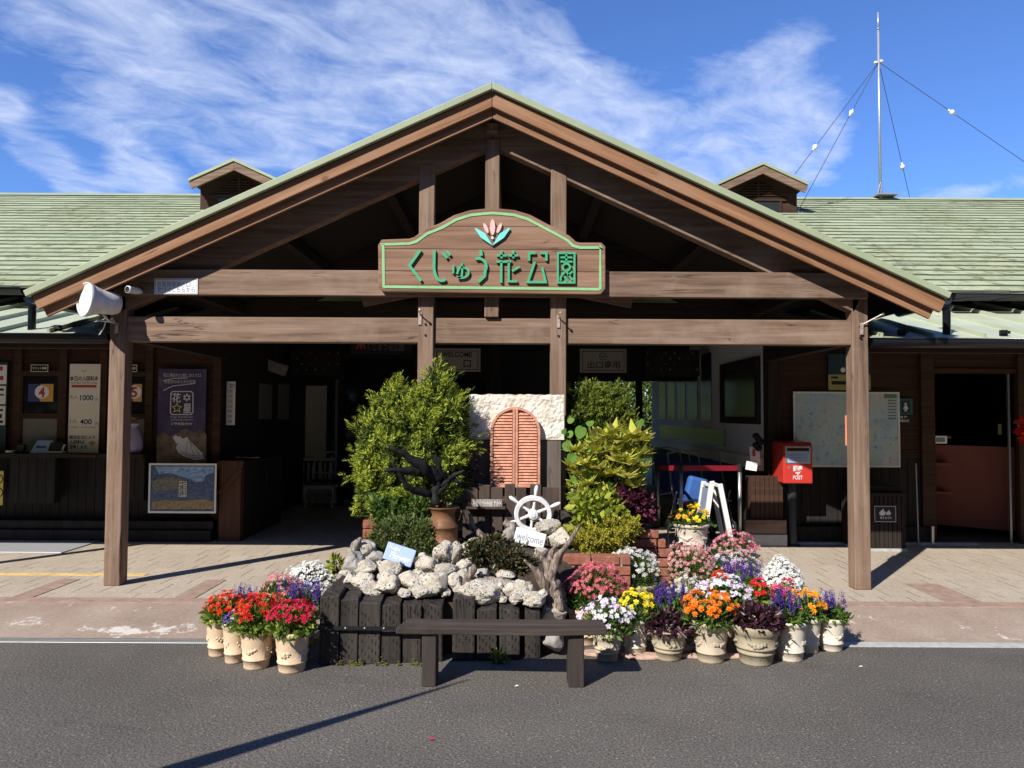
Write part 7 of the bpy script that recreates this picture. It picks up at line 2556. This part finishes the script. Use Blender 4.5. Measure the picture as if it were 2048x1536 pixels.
    for (x, y) in ((1140, 868), (1165, 860), (1184, 945), (1280, 850), (1255, 975)): m.tube([b0, at((x + 1150) / 2, (y + 1000) / 2, Y - .06), at(x, y, Y - .08)], [.006, .005, .003], 5)
    m.build('stem', 'bark', r)
    Y = 6.0
    blobs = [B(1200, 1030, Y, 46, 40), B(1170, 1005, Y, 24, 26), B(1185, 1062, Y, 40, 26), B(1230, 1048, Y, 30, 26)]
    leafy('lime_coleus', 'lime green coleus plant at the foot of the variegated plants', blobs, 900, 'lime_leaf', 31, .062, .036, at(1200, 1080, Y), core=.3)
    Y = 5.92
    blobs = [B(1220, 1075, Y, 48, 32), B(1180, 1085, Y, 30, 26), B(1255, 1058, Y, 26, 18), B(1160, 1095, Y, 22, 18), B(1135, 1078, Y, 14, 20)]
    conifer('golden_cypress', 'low golden thread leaved cypress above the low brick wall', blobs, 7000, 'golden_leaf', 33, .07, at(1205, 1115, Y), .015, tip='golden_tip')
    Y = 6.12
    blobs = [B(1262, 1008, Y, 36, 28), B(1240, 1000, Y, 20, 18), B(1284, 1022, Y, 18, 26), B(1262, 1040, Y, 30, 16)]
    leafy('purple_coleus', 'dark purple coleus growing right of the lime green plant', blobs, 1000, 'purple_leaf', 35, .06, .030, at(1262, 1065, Y), core=.3)
    # low plants behind the shrub left of the can, and in the can
    Y = 5.9
    blobs = [B(790, 1030, Y, 40, 24), B(835, 1020, Y, 30, 22), B(765, 1020, Y, 24, 26)]
    leafy('bed_plant', 'loose mixed green plant between the big bush and the grey green shrub', blobs, 900, 'pot_leaf', 36, .05, .02, at(795, 1058, Y), core=.2)
    Y = 5.74
    blobs = [B(898, 985, Y, 12, 22), B(880, 1002, Y, 24, 10)]
    leafy('can_plant', 'small green seedling growing in the rusty can beside the black root', blobs, 90, 'bright_pot_leaf', 37, .04, .022, at(888, 1014, Y), core=.0)
    blobs = [B(936, 940, 6.2, 20, 30), B(940, 905, 6.2, 12, 20)]
    leafy('dark_twig_plant', 'dark purple twiggy plant in front of the wall panel\'s left edge', blobs, 160, 'plum_leaf', 38, .06, .014, at(930, 985, 6.2), core=.0)
    # bright tuft behind the white flowers, weed by the bench
    Y = 5.75; blobs = [B(672, 1130, Y, 14, 16)]
    leafy('lime_tuft', 'small lime green tuft beside the left end of the rock pile', blobs, 120, 'lime_leaf', 39, .04, .02, at(672, 1146, Y), core=.0)
    c = ground(997, 1327, 0)
    Y = c.y
    blobs = [B(988, 1310, Y, 9, 8), B(1003, 1320, Y, 12, 7), B(996, 1316, Y, 10, 9)]
    leafy('weed', 'small green weed sprouting from the asphalt behind the bench', blobs, 60, 'bright_pot_leaf', 40, .03, .026, (c.x, c.y, 0), core=.0)


build_bed_plants()


# ------------------------------------------------------------------ flower pots
def pot_mesh(m, c, r, h, style):
    x, y, z = c
    if style == 'tall':
        prof = [(0, 0), (r * .70, 0), (r * .71, .01), (r * .75, h * .22), (r * .80, h * .225), (r * .805, h * .255), (r * .76, h * .26), (r * .84, h * .55), (r * .90, h * .80), (r * .92, h * .86), (r * .99, h * .885), (r * 1.02, h * .93), (r * 1.0, h * .985), (r * .96, h), (r * .88, h * .985), (r * .84, h * .88), (0, h * .88)]
    else:
        prof = [(0, 0), (r * .66, 0), (r * .68, .012), (r * .72, h * .26), (r * .78, h * .27), (r * .79, h * .33), (r * .74, h * .34), (r * .80, h * .40), (r * .86, h * .42), (r * .86, h * .46), (r * .82, h * .47), (r * .90, h * .72), (r * .93, h * .76), (r * .97, h * .78), (r * 1.0, h * .86), (r * 1.03, h * .94), (r * 1.0, h), (r * .9, h * .98), (r * .86, h * .9), (0, h * .9)]
    m.lathe(prof, (x, y, z), 32)


def pot_relief(m, c, r, h, style, seed):
    """swags of fruit and leaves that hang round the belly"""
    rr = random.Random(seed)
    x, y, z = c
    n = 4
    a0 = rr.uniform(0, 6.28)
    for s in range(n):
        for k in range(15):
            t = rr.uniform(-1, 1)
            an = a0 + (s + t * .27) * 2 * math.pi / n
            zz = z + h * ((.54 if style == 'tall' else .62) - .09 * (1 - t * t) + rr.uniform(-.035, .035))
            rad = r * (.835 + (zz - z - h * .5) / h * .17 if style == 'tall' else .865)
            b = r * .095 * (1.25 - .45 * abs(t)) * rr.uniform(.6, 1.2)
            rad -= b * .35
            m.ball((x + rad * math.cos(an), y + rad * math.sin(an), zz), (b, b, b * rr.uniform(.7, 1.2)), 7, 5)


def dome_points(g, n, cx, cy, z0, z1, rx, ry, lo=1.):
    """points over a domed top, with normals"""
    u = lo * g.random(n)
    th = np.arccos(1 - u * .92)           # from the pole down
    ph = g.random(n) * 2 * np.pi
    d = np.stack([np.sin(th) * np.cos(ph), np.sin(th) * np.sin(ph), np.cos(th)], 1)
    lump = np.array([1 + .30 * mnoise.noise(Vector(q * 1.9 + np.array([cx * 31, cy * 17, 0]))) for q in d])[:, None]
    lump = np.concatenate([lump, lump, .55 + .45 * lump], 1)
    P = np.array([cx, cy, z0]) + d * lump * np.array([rx, ry, z1 - z0])
    N_ = unit(d / np.array([rx, ry, max(z1 - z0, .02)]))
    return P, N_


def discs(lv, g, P, N_, rad, petals, layers=1, cup=.25, mi=0, eye=None, wide=1.2):
    """flower heads: rings of petals round each point"""
    n = len(P)
    T = unit(np.cross(N_, rdirs(g, n))); B_ = np.cross(N_, T)
    r0 = rad * (.75 + .5 * g.random(n))
    for l in range(layers):
        rl = r0 * (1 - .27 * l)
        for k in range(petals):
            an = 2 * np.pi * (k + .5 * (l % 2)) / petals + .15 * g.normal(size=n)
            d = T * np.cos(an)[:, None] + B_ * np.sin(an)[:, None]
            D = unit(d + N_ * (cup + .30 * l + .12 * g.normal(size=n))[:, None])
            lv.add(P + N_ * (.10 * l * rad), D, np.cross(N_, d), rl, rl * wide * 2.2 / petals * 1.3, .12, .62, mi)
    if eye is not None:
        for k in range(4):
            an = np.pi / 2 * k
            d = T * np.cos(an) + B_ * np.sin(an)
            lv.add(P + N_ * (.22 * rad) - d * rad * .16, d, np.cross(N_, d), rad * .32, rad * .22, .1, .5, eye)


def spikes(lv, g, P, H, mi=0):
    """upright salvia spikes set with small florets"""
    for p, h in zip(P, H):
        n = int(20 + h * 240)
        t = g.random(n)
        an = g.random(n) * 2 * np.pi
        lean = g.normal(size=2) * .10
        q = np.stack([p[0] + lean[0] * h * t + .004 * np.cos(an), p[1] + lean[1] * h * t + .004 * np.sin(an), p[2] + h * t], 1)
        s = .018 * (1.15 - .75 * t)
        D = unit(np.stack([np.cos(an), np.sin(an), .35 + .7 * t], 1) + .2 * g.normal(size=(n, 3)))
        lv.add(q, D, np.cross(D, np.array([0, 0, 1.])), s, s * .62, .2, .5, mi)


POTS = []


def flower_pot(label, kind, Y, px, pot, box, seed, z0=None, style='tall', pmat='cream_pot', density=1., cover=None):
    """pot = (rim y, rim width) in photo pixels or None when hidden; box = (x0, x1, top y, low y) of the plant"""
    g = np.random.default_rng(seed)
    k = Y / F_PX
    zb = gz(Y) if z0 is None else z0
    if z0 is None and Y < 5.4: zb = 0.0
    x0, x1, yt, yl = box
    cx_p = (x0 + x1) / 2
    if pot: ry, rw = pot; r = rw / 2 * k; zr = at(px, ry, Y).z
    else: r = .105; zr = min(zb + .27, at(cx_p, (yt * .35 + yl * .65), Y).z)
    zr = max(zr, zb + .16)
    cpx = at(px, 1200, Y).x
    root = thing('potted_flowers', label, 'potted plant', (cpx, Y, zb), 'potted flowers before the entrance')
    m = MB(); pot_mesh(m, (cpx, Y, zb), r, zr - zb, style); pot_relief(m, (cpx, Y, zb), r, zr - zb, style, seed); m.build('pot', pmat, root, smooth=True)
    m = MB(); m.lathe([(r * .86, zr - .028), (r * .5, zr - .022), (0, zr - .02)], (cpx, Y, 0), 20); m.build('soil', 'soil', root)
    # plant volume
    a, b = at(x0, yt, Y), at(x1, yl, Y)
    cx = (a.x + b.x) / 2; rx = (b.x - a.x) / 2; zt = a.z; zl = b.z
    ry = min(rx, .17) * .95
    cy = Y
    zb0 = zr - .03
    leaf = {'zinnia': ('pot_leaf', .052, .022), 'salvia': ('pot_leaf', .048, .026), 'daisy': ('pot_leaf', .036, .007), 'white_mass': ('pot_leaf', .034, .012), 'petunia': ('pot_leaf', .04, .02), 'marigold': ('pot_leaf', .046, .014), 'coleus': ('plum_leaf', .055, .022), 'scarlet': ('bright_pot_leaf', .056, .026), 'pansy': ('pot_leaf', .035, .018)}[kind[0]]
    lv = Leaves()
    nl = int({'daisy': 1500, 'white_mass': 700, 'coleus': 420, 'zinnia': 330, 'scarlet': 330, 'salvia': 380, 'petunia': 380, 'marigold': 480, 'pansy': 250}[kind[0]] * density)
    top = zl + (zt - zl) * (.35 if kind[0] in ('salvia',) else .62)
    if kind[0] == 'coleus': top = zt
    P, N_ = dome_points(g, nl, cx, cy, zb0, max(top, zb0 + .04), rx, ry)
    sc = g.random(nl) ** .33
    P = np.array([cx * .5 + cpx * .5, cy, zb0]) + (P - np.array([cx, cy, zb0])) * sc[:, None] + np.array([(cx - cpx) * .5, 0, 0]) * sc[:, None]
    D = unit(N_ * .7 + np.array([0, 0, .25]) + .55 * g.normal(size=N_.shape))
    if kind[0] == 'coleus': D = unit(N_ + np.array([0, 0, -.25]) + .5 * g.normal(size=N_.shape))
    lv.add(P, D, np.cross(D, rdirs(g, nl)), leaf[1] * (.6 + .8 * g.random(nl)), leaf[2] * (.7 + .6 * g.random(nl)), .22)
    # a few leaves lap over the rim
    n = 46
    an = g.random(n) * 2 * np.pi
    P = np.stack([cpx + r * .8 * np.cos(an), Y + r * .8 * np.sin(an), np.full(n, zr + .004) + .02 * g.random(n)], 1)
    D = unit(np.stack([np.cos(an), np.sin(an), -.15 - .6 * g.random(n)], 1) + .25 * g.normal(size=(n, 3)))
    lv.add(P, D, np.cross(D, np.array([0, 0, 1.])), leaf[1] * 1.15, leaf[2] * 1.2, .15)
    lv.build('foliage', leaf[0], root)
    if kind[0] == 'coleus':
        return root
    fl = Leaves()
    mats = list(kind[1:])
    nf = {'zinnia': 62, 'scarlet': 60, 'marigold': 46, 'petunia': 80, 'daisy': 170, 'white_mass': 460, 'salvia': 30, 'pansy': 30}[kind[0]]
    nf = max(3, int(nf * density))
    # foliage below each head; the heads stand on the dome
    zc = zl - .02
    if kind[0] == 'salvia':
        P = np.stack([cx + rx * .85 * (2 * g.random(nf) - 1), cy + ry * .8 * (2 * g.random(nf) - 1), np.zeros(nf)], 1)
        H = (zt - zl) * (.45 + .35 * g.random(nf))
        P[:, 2] = zt - H - (zt - zl) * .28 * g.random(nf)
        for i, mt in enumerate(mats):
            sel = g.integers(0, len(mats), nf) == i
            spikes(fl, g, P[sel], H[sel], i)
        fl.build('flower_spikes', mats, root)
    else:
        zlow = zl + (zt - zl) * .05
        P, N_ = dome_points(g, nf * 4, cx, cy, zlow, zt, rx * .97, ry, {'daisy': .78, 'white_mass': .85}.get(kind[0], .8))
        # keep heads apart
        rad = {'zinnia': .026, 'scarlet': .026, 'marigold': .025, 'petunia': .021, 'daisy': .0185, 'white_mass': .0155, 'pansy': .018}[kind[0]]
        keepi = []
        for i in range(len(P)):
            if all(np.linalg.norm(P[i] - P[j]) > rad * .85 for j in keepi): keepi.append(i)
            if len(keepi) >= nf: break
        P, N_ = P[keepi], N_[keepi]
        P = P + np.array([0, 0, 1]) * (g.normal(size=len(P)) * .010)[:, None]
        N_ = unit(N_ + np.array([-.15, -.35, .35]) + .35 * g.normal(size=N_.shape))
        grp = g.integers(0, len(mats), len(P))
        allm = mats + ['flower_eye']
        for i in range(len(mats)):
            s = grp == i
            if not s.any(): continue
            if kind[0] == 'zinnia': discs(fl, g, P[s], N_[s], rad, 10, 3, .15, i)
            elif kind[0] == 'scarlet': discs(fl, g, P[s], N_[s], rad, 8, 3, .35, i, None, .8)
            elif kind[0] == 'marigold': discs(fl, g, P[s], N_[s], rad, 8, 4, .25, i)
            elif kind[0] == 'petunia': discs(fl, g, P[s], N_[s], rad, 5, 1, .2, i, None, 1.5)
            elif kind[0] == 'pansy': discs(fl, g, P[s], N_[s], rad, 5, 1, .1, i, None, 1.5)
            elif kind[0] == 'daisy': discs(fl, g, P[s], N_[s], rad, 10, 1, .15, i, len(mats), .85)
            else: discs(fl, g, P[s], N_[s], rad, 6, 1, .12, i, None, 1.3)
        fl.build('blossoms', allm, root)
        st = Leaves()
        base = np.array([cpx, Y, zr - .02])
        q = base + (P - base) * .45
        D = P - q
        st.add(q, D, np.cross(D, rdirs(g, len(D))), np.linalg.norm(D, axis=1), .006, .1)
        st.build('flower_stalks', 'pot_leaf', root)
    return root


def build_pots():
    f = flower_pot
    # left group
    f('cream pot of orange red flowers, leftmost of the left row', ('scarlet', 'petal_scarlet'), 5.16, 440, (1234, 54), (412, 492, 1188, 1230), 101)
    f('cream pot with small dark purple plant between the orange red and scarlet pots', ('pansy', 'petal_violet', 'petal_lilac'), 5.02, 472, (1243, 52), (448, 498, 1222, 1248), 102, density=.8)
    f('cream pot of scarlet flowers with bright drooping leaves in the left group', ('scarlet', 'petal_scarlet', 'petal_red'), 4.92, 515, (1254, 68), (472, 556, 1192, 1240), 103)
    f('cream pot of crimson flowers beside the corner sleeper', ('scarlet', 'petal_crimson'), 4.86, 586, (1259, 72), (538, 634, 1203, 1244), 104, density=1.15)
    f('pot of violet salvia spikes behind the scarlet pots', ('salvia', 'petal_violet'), 5.45, 490, None, (465, 520, 1163, 1220), 105, density=.6)
    f('pot of pink daisies behind the left salvia spikes', ('daisy', 'petal_pink', 'petal_rose'), 5.75, 560, None, (515, 606, 1148, 1200), 106, density=.65)
    f('pot of dense violet salvia beside the left sleepers', ('salvia', 'petal_violet'), 5.40, 606, None, (556, 650, 1152, 1218), 107, density=1.2)
    f('pot of massed white flowers beside the rear left sleepers', ('white_mass', 'petal_white'), 5.95, 618, None, (560, 678, 1126, 1188), 108, density=.95)
    f('pot of orange flowers wedged between scarlet and crimson pots', ('scarlet', 'petal_scarlet', 'petal_orange'), 5.2, 552, None, (538, 572, 1190, 1222), 109, density=.3)
    # right group, front row
    f('weathered low pot of pale lilac petunias behind the bench\'s right end', ('petunia', 'petal_lilac', 'petal_white'), 5.10, 1214, (1262, 60), (1158, 1266, 1193, 1258), 120, style='squat', pmat='stone_pot', density=.95)
    f('tall cream pot of yellow marigolds right of the lilac petunias', ('marigold', 'petal_yellow'), 5.22, 1270, (1234, 56), (1238, 1312, 1180, 1228), 121, pmat='white_pot', density=.8)
    f('weathered low pot of plum coloured coleus, left of the orange zinnias', ('coleus',), 5.13, 1337, (1256, 72), (1294, 1384, 1226, 1266), 122, style='squat', pmat='mossy_pot')
    f('stone coloured pot of bright orange zinnias in the front row', ('zinnia', 'petal_orange'), 5.10, 1421, (1240, 74), (1352, 1480, 1183, 1232), 123, pmat='stone_pot', density=1.1)
    f('wide mossy pot of dark purple coleus in the front row', ('coleus',), 5.06, 1511, (1246, 92), (1460, 1568, 1212, 1254), 124, style='squat', pmat='mossy_pot', density=1.2)
    f('pale pot of violet salvia and green leaves right of the wide purple pot', ('salvia', 'petal_violet'), 5.13, 1580, (1239, 66), (1540, 1606, 1168, 1236), 125, pmat='white_pot', density=.8)
    f('pale pot of amber marigolds second from the right end', ('marigold', 'petal_amber'), 5.30, 1612, (1232, 60), (1578, 1648, 1180, 1226), 126, pmat='white_pot', density=.7)
    f('pale pot of violet salvia at the far right end of the pots', ('salvia', 'petal_violet'), 5.34, 1662, (1233, 56), (1634, 1694, 1176, 1236), 127, pmat='white_pot', density=.7)
    # middle row
    f('cream pot of deep pink daisies right of the driftwood stump', ('daisy', 'petal_pink'), 5.48, 1168, (1212, 78), (1122, 1258, 1128, 1205), 130, density=1.3)
    f('pot of white daisies with thin leaves before the brick pier', ('daisy', 'petal_white'), 5.80, 1284, (1166, 60), (1204, 1326, 1098, 1160), 131, density=1.15, pmat='stone_pot')
    f('cream pot of violet salvia between yellow marigolds and orange zinnias', ('salvia', 'petal_violet'), 5.42, 1340, (1222, 64), (1306, 1374, 1156, 1226), 132, density=1.0)
    f('pot of white and purple petunias behind the orange zinnias', ('petunia', 'petal_lilac', 'petal_white'), 5.45, 1440, None, (1382, 1506, 1152, 1206), 133, density=1.4)
    f('pot of red flowers behind the wide purple pot', ('scarlet', 'petal_red'), 5.42, 1520, None, (1496, 1546, 1162, 1208), 134, density=.6)
    f('pot of small red flowers behind the white and purple petunias', ('scarlet', 'petal_scarlet'), 5.75, 1440, None, (1420, 1462, 1142, 1180), 135, density=.45)
    f('pot of massed white flowers at the right rear of the pots', ('white_mass', 'petal_white'), 5.78, 1558, None, (1516, 1606, 1122, 1186), 136, density=.95)
    f('pot of violet salvia left of the massed white flowers', ('salvia', 'petal_violet'), 5.85, 1480, None, (1442, 1520, 1112, 1176), 137, density=1.1)
    f('pot of white and rose daisies behind the violet salvia', ('daisy', 'petal_white', 'petal_rose', 'petal_lilac'), 6.15, 1470, None, (1412, 1532, 1100, 1150), 138, density=.9)
    f('pot of pale pink daisies below the yellow marigold pot', ('daisy', 'petal_rose'), 6.05, 1372, None, (1330, 1436, 1080, 1178), 139, density=1.1)
    f('pot of pink daisies at the rear, behind all other pots', ('daisy', 'petal_pink', 'petal_rose'), 6.45, 1468, None, (1418, 1516, 1062, 1118), 140, density=.8)
    f('pot of magenta flowers between the red flowers and amber marigolds', ('scarlet', 'petal_crimson', 'petal_pink'), 5.5, 1570, None, (1542, 1592, 1160, 1196), 141, density=.35)
    f('pot of leafy thin green plant with few daisies in the middle', ('daisy', 'petal_white'), 5.62, 1380, None, (1330, 1420, 1152, 1200), 142, density=.35)
    f('carved pale pot of yellow and orange marigolds raised beside the A-board', ('marigold', 'petal_yellow', 'petal_yellow', 'petal_amber'), 6.5, 1383, (1046, 72), (1340, 1424, 1012, 1050), 143, z0=at(1383, 1098, 6.5).z, pmat='white_pot', density=1.0)
    # stand of bricks that carries it
    Y = 6.5; c = at(1383, 1098, Y)
    r = thing('brick_stand', 'stack of bricks that carries the raised marigold pot, behind pale pink daisies', 'brick stand', (c.x, Y, TER))
    m = MB(); z = TER; q = 0
    while z < c.z - .03:
        z2 = min(z + .065, c.z)
        for s in (-1, 1):
            if q % 2 == 0: m.box(c.x - .11, c.x + .11, Y + (0.003 if s > 0 else -.103), Y + (.103 if s > 0 else -.003), z + .003, z2)
            else: m.box(c.x + (0.003 if s > 0 else -.105), c.x + (.105 if s > 0 else -.003), Y - .11, Y + .11, z + .003, z2)
        z = z2; q += 1
    m.build('bricks', 'brick_red', r, bevel=.004)
    # red blossoms hanging at the right edge of the picture
    Y = 8.0; c = at(2052, 862, Y)
    r = thing('hanging_flowers', 'bunch of bright red flowers hanging at the right edge by wash room', 'hanging flowers', (c.x, Y, c.z))
    g = np.random.default_rng(77)
    fl = Leaves(); P = np.array(c[:]) + g.normal(size=(40, 3)) * np.array([.04, .04, .055]); N_ = unit(g.normal(size=(40, 3)) * .5 + np.array([-.4, -.8, .2]))
    discs(fl, g, P, N_, .032, 5, 1, .3, 0, None, 1.4); fl.build('blossoms', ['petal_red'], r)
    lv = Leaves(); P = np.array(c[:]) + np.array([.06, .05, 0]) + g.normal(size=(60, 3)) * .07; D = rdirs(g, 60); lv.add(P, D, rdirs(g, 60), .06, .03); lv.build('foliage', 'pot_leaf', r)
    m = MB(); m.tube([(c.x + .06, Y, c.z - .05), (c.x + .06, Y, 2.6)], .005, 5); m.lathe([(0, -.16), (.07, -.16), (.11, -.04), (.10, -.04), (0, -.1)], (c.x + .08, Y, c.z - .04), 16); m.build('basket', 'rusty_can', r)


build_pots()


# ------------------------------------------------------------------ garden trees beyond the hall, seen through it
def build_far_trees():
    for k, (x, y, h, w, lab) in enumerate(((-1.2, 24.5, 4.4, 2.0, 'leafy green tree beyond the hall seen left of the wall panel'), (1.6, 25.5, 4.8, 2.3, 'leafy green tree beyond the hall seen right of the stone panel'), (4.4, 27., 4.6, 2.2, 'leafy tree beyond the hall, mirrored in the passage glass'), (-4.2, 27.5, 4.6, 2.2, 'leafy tree beyond the hall at its left'), (7.5, 26.0, 4.5, 2.2, 'leafy tree beyond the hall at its right'))):
        g = np.random.default_rng(300 + k)
        r = thing('garden_tree', lab, 'tree', (x, y, .13), 'trees of the garden behind the hall')
        m = MB(); m.tube([(x, y, .13), (x + .05, y, h * .35), (x - .05, y, h * .8)], [.12, .09, .03], 8)
        for q in range(5): m.tube([(x, y, h * (.3 + .1 * q)), (x + g.normal() * w * .3, y + g.normal() * w * .3, h * (.5 + .1 * q))], [.05, .015], 6)
        m.build('trunk', 'bark', r)
        blobs = [(x + g.normal() * w * .4, y + g.normal() * w * .3, h * (.28 + .66 * g.random()), w * .5, w * .5, h * .17) for _ in range(9)]
        P, O = blob_points(g, blobs, 7000, .5)
        D = unit(O + .6 * g.normal(size=O.shape))
        lv = Leaves(); lv.add(P, D, np.cross(D, rdirs(g, len(D))), .13, .07, .2); lv.build('crown', 'far_leaf', r)
    m = MB()
    m.box(-30, 30, 31, 31.3, 0, 1.)
    g = np.random.default_rng(9)
    lv = Leaves(); n = 60000
    P = np.stack([g.uniform(-14, 14, n), 30 + g.uniform(-.8, .8, n), 8.2 * g.random(n) ** .8], 1)
    D = unit(rdirs(g, n) + np.array([0, -.5, .4]))
    lv.add(P, D, rdirs(g, n), .26, .15, .2)
    o = lv.build('garden_hedge', 'far_leaf', None, (0, 30, 0))
    tag(o, 'high leafy green hedge closing the garden behind the hall', 'hedge')


build_far_trees()


# ------------------------------------------------------------------ what stands behind the viewer and throws its shade into view
def build_shade_casters():
    # leaning flag staff: its shade runs from the lower left to the bench
    d = -ldir
    tip_g, foot_g = ground(938, 1359, 0), ground(345, 1540, 0)
    def up(p, h): return Vector(p) + d * (h / d.z)
    tip = up(tip_g, 2.3)
    run = (foot_g - tip_g)
    far = tip_g + run * 2.3
    low = up(far, .9)
    root = thing('banner_staff', 'slim slanted banner staff behind the viewer, its shadow crossing the asphalt toward the bench', 'staff', (low.x, low.y, 0))
    m = MB(); m.tube([low, low.lerp(tip, .6), tip], [.085, .062, .006], 8); m.build('staff', 'galvanised', root)
    m = MB(); m.tube([(low.x, low.y, 0), low], .03, 8); m.lathe([(0, 0), (.2, 0), (.2, .06), (.05, .08), (0, .08)], (low.x, low.y, 0), 16); m.build('stand', 'black_iron', root)
    # a post of the walkway outside the picture on the left
    g_ = ground(-190, 1150, TER)
    m = MB(); m.box(g_.x - .05, g_.x + .05, g_.y - .05, g_.y + .05, TER, 2.3)
    tag(m.build('walkway_post', 'timber_post', bevel=.006), 'timber walkway post left of the picture, shadow on the metal plate', 'post')
    # fallen petals and leaf on the asphalt
    for px, py, mat, lab in ((863, 1481, 'petal_crimson', 'single red petal lying on the asphalt in front of the bench'), (1033, 1374, 'paper_cream', 'small dry leaf lying on the asphalt by the bench'), (1722, 1335, 'paper_cream', 'small dry twig leaf lying on the asphalt right of the pots')):
        c = ground(px, py, 0)
        m = MB(); m.add([(c.x - .014, c.y, .004), (c.x, c.y - .010, .007), (c.x + .016, c.y + .003, .005), (c.x + .002, c.y + .012, .011)], [(0, 1, 2), (0, 2, 3)])
        tag(m.build('fallen_petal' if 'petal' in lab else 'fallen_leaf', mat), lab, 'petal' if 'petal' in lab else 'leaf')

    # unseen woods mirrored in panes; height and side wings added to block sky light
    g = np.random.default_rng(19)
    lv = Leaves(); n = 90000
    w_ = g.random(n)
    x = np.where(w_ < .55, g.uniform(-60, 60, n), np.where(w_ < .775, -48 + g.uniform(-2, 2, n), 48 + g.uniform(-2, 2, n)))
    y = np.where(w_ < .55, -27 + g.uniform(-2, 2, n), g.uniform(-27, 14, n))
    q = np.where(w_ < .55, x, y)
    top = np.where(w_ < .55, 18.5, 9.) + 2.2 * np.sin(q * .35) + 1.2 * np.sin(q * 1.3 + 1)
    P = np.stack([x, y, top * g.random(n) ** .75], 1)
    D = unit(rdirs(g, n) + np.array([0, .3, .4]))
    lv.add(P, D, rdirs(g, n), 1.15, .75, .2)
    tag(lv.build('distant_wood', 'far_leaf', None, (0, -32, 0)), 'unseen dark green wood behind the viewer mirrored in the window panes, enlarged to block sky light', 'wood', kind='stuff')


build_shade_casters()
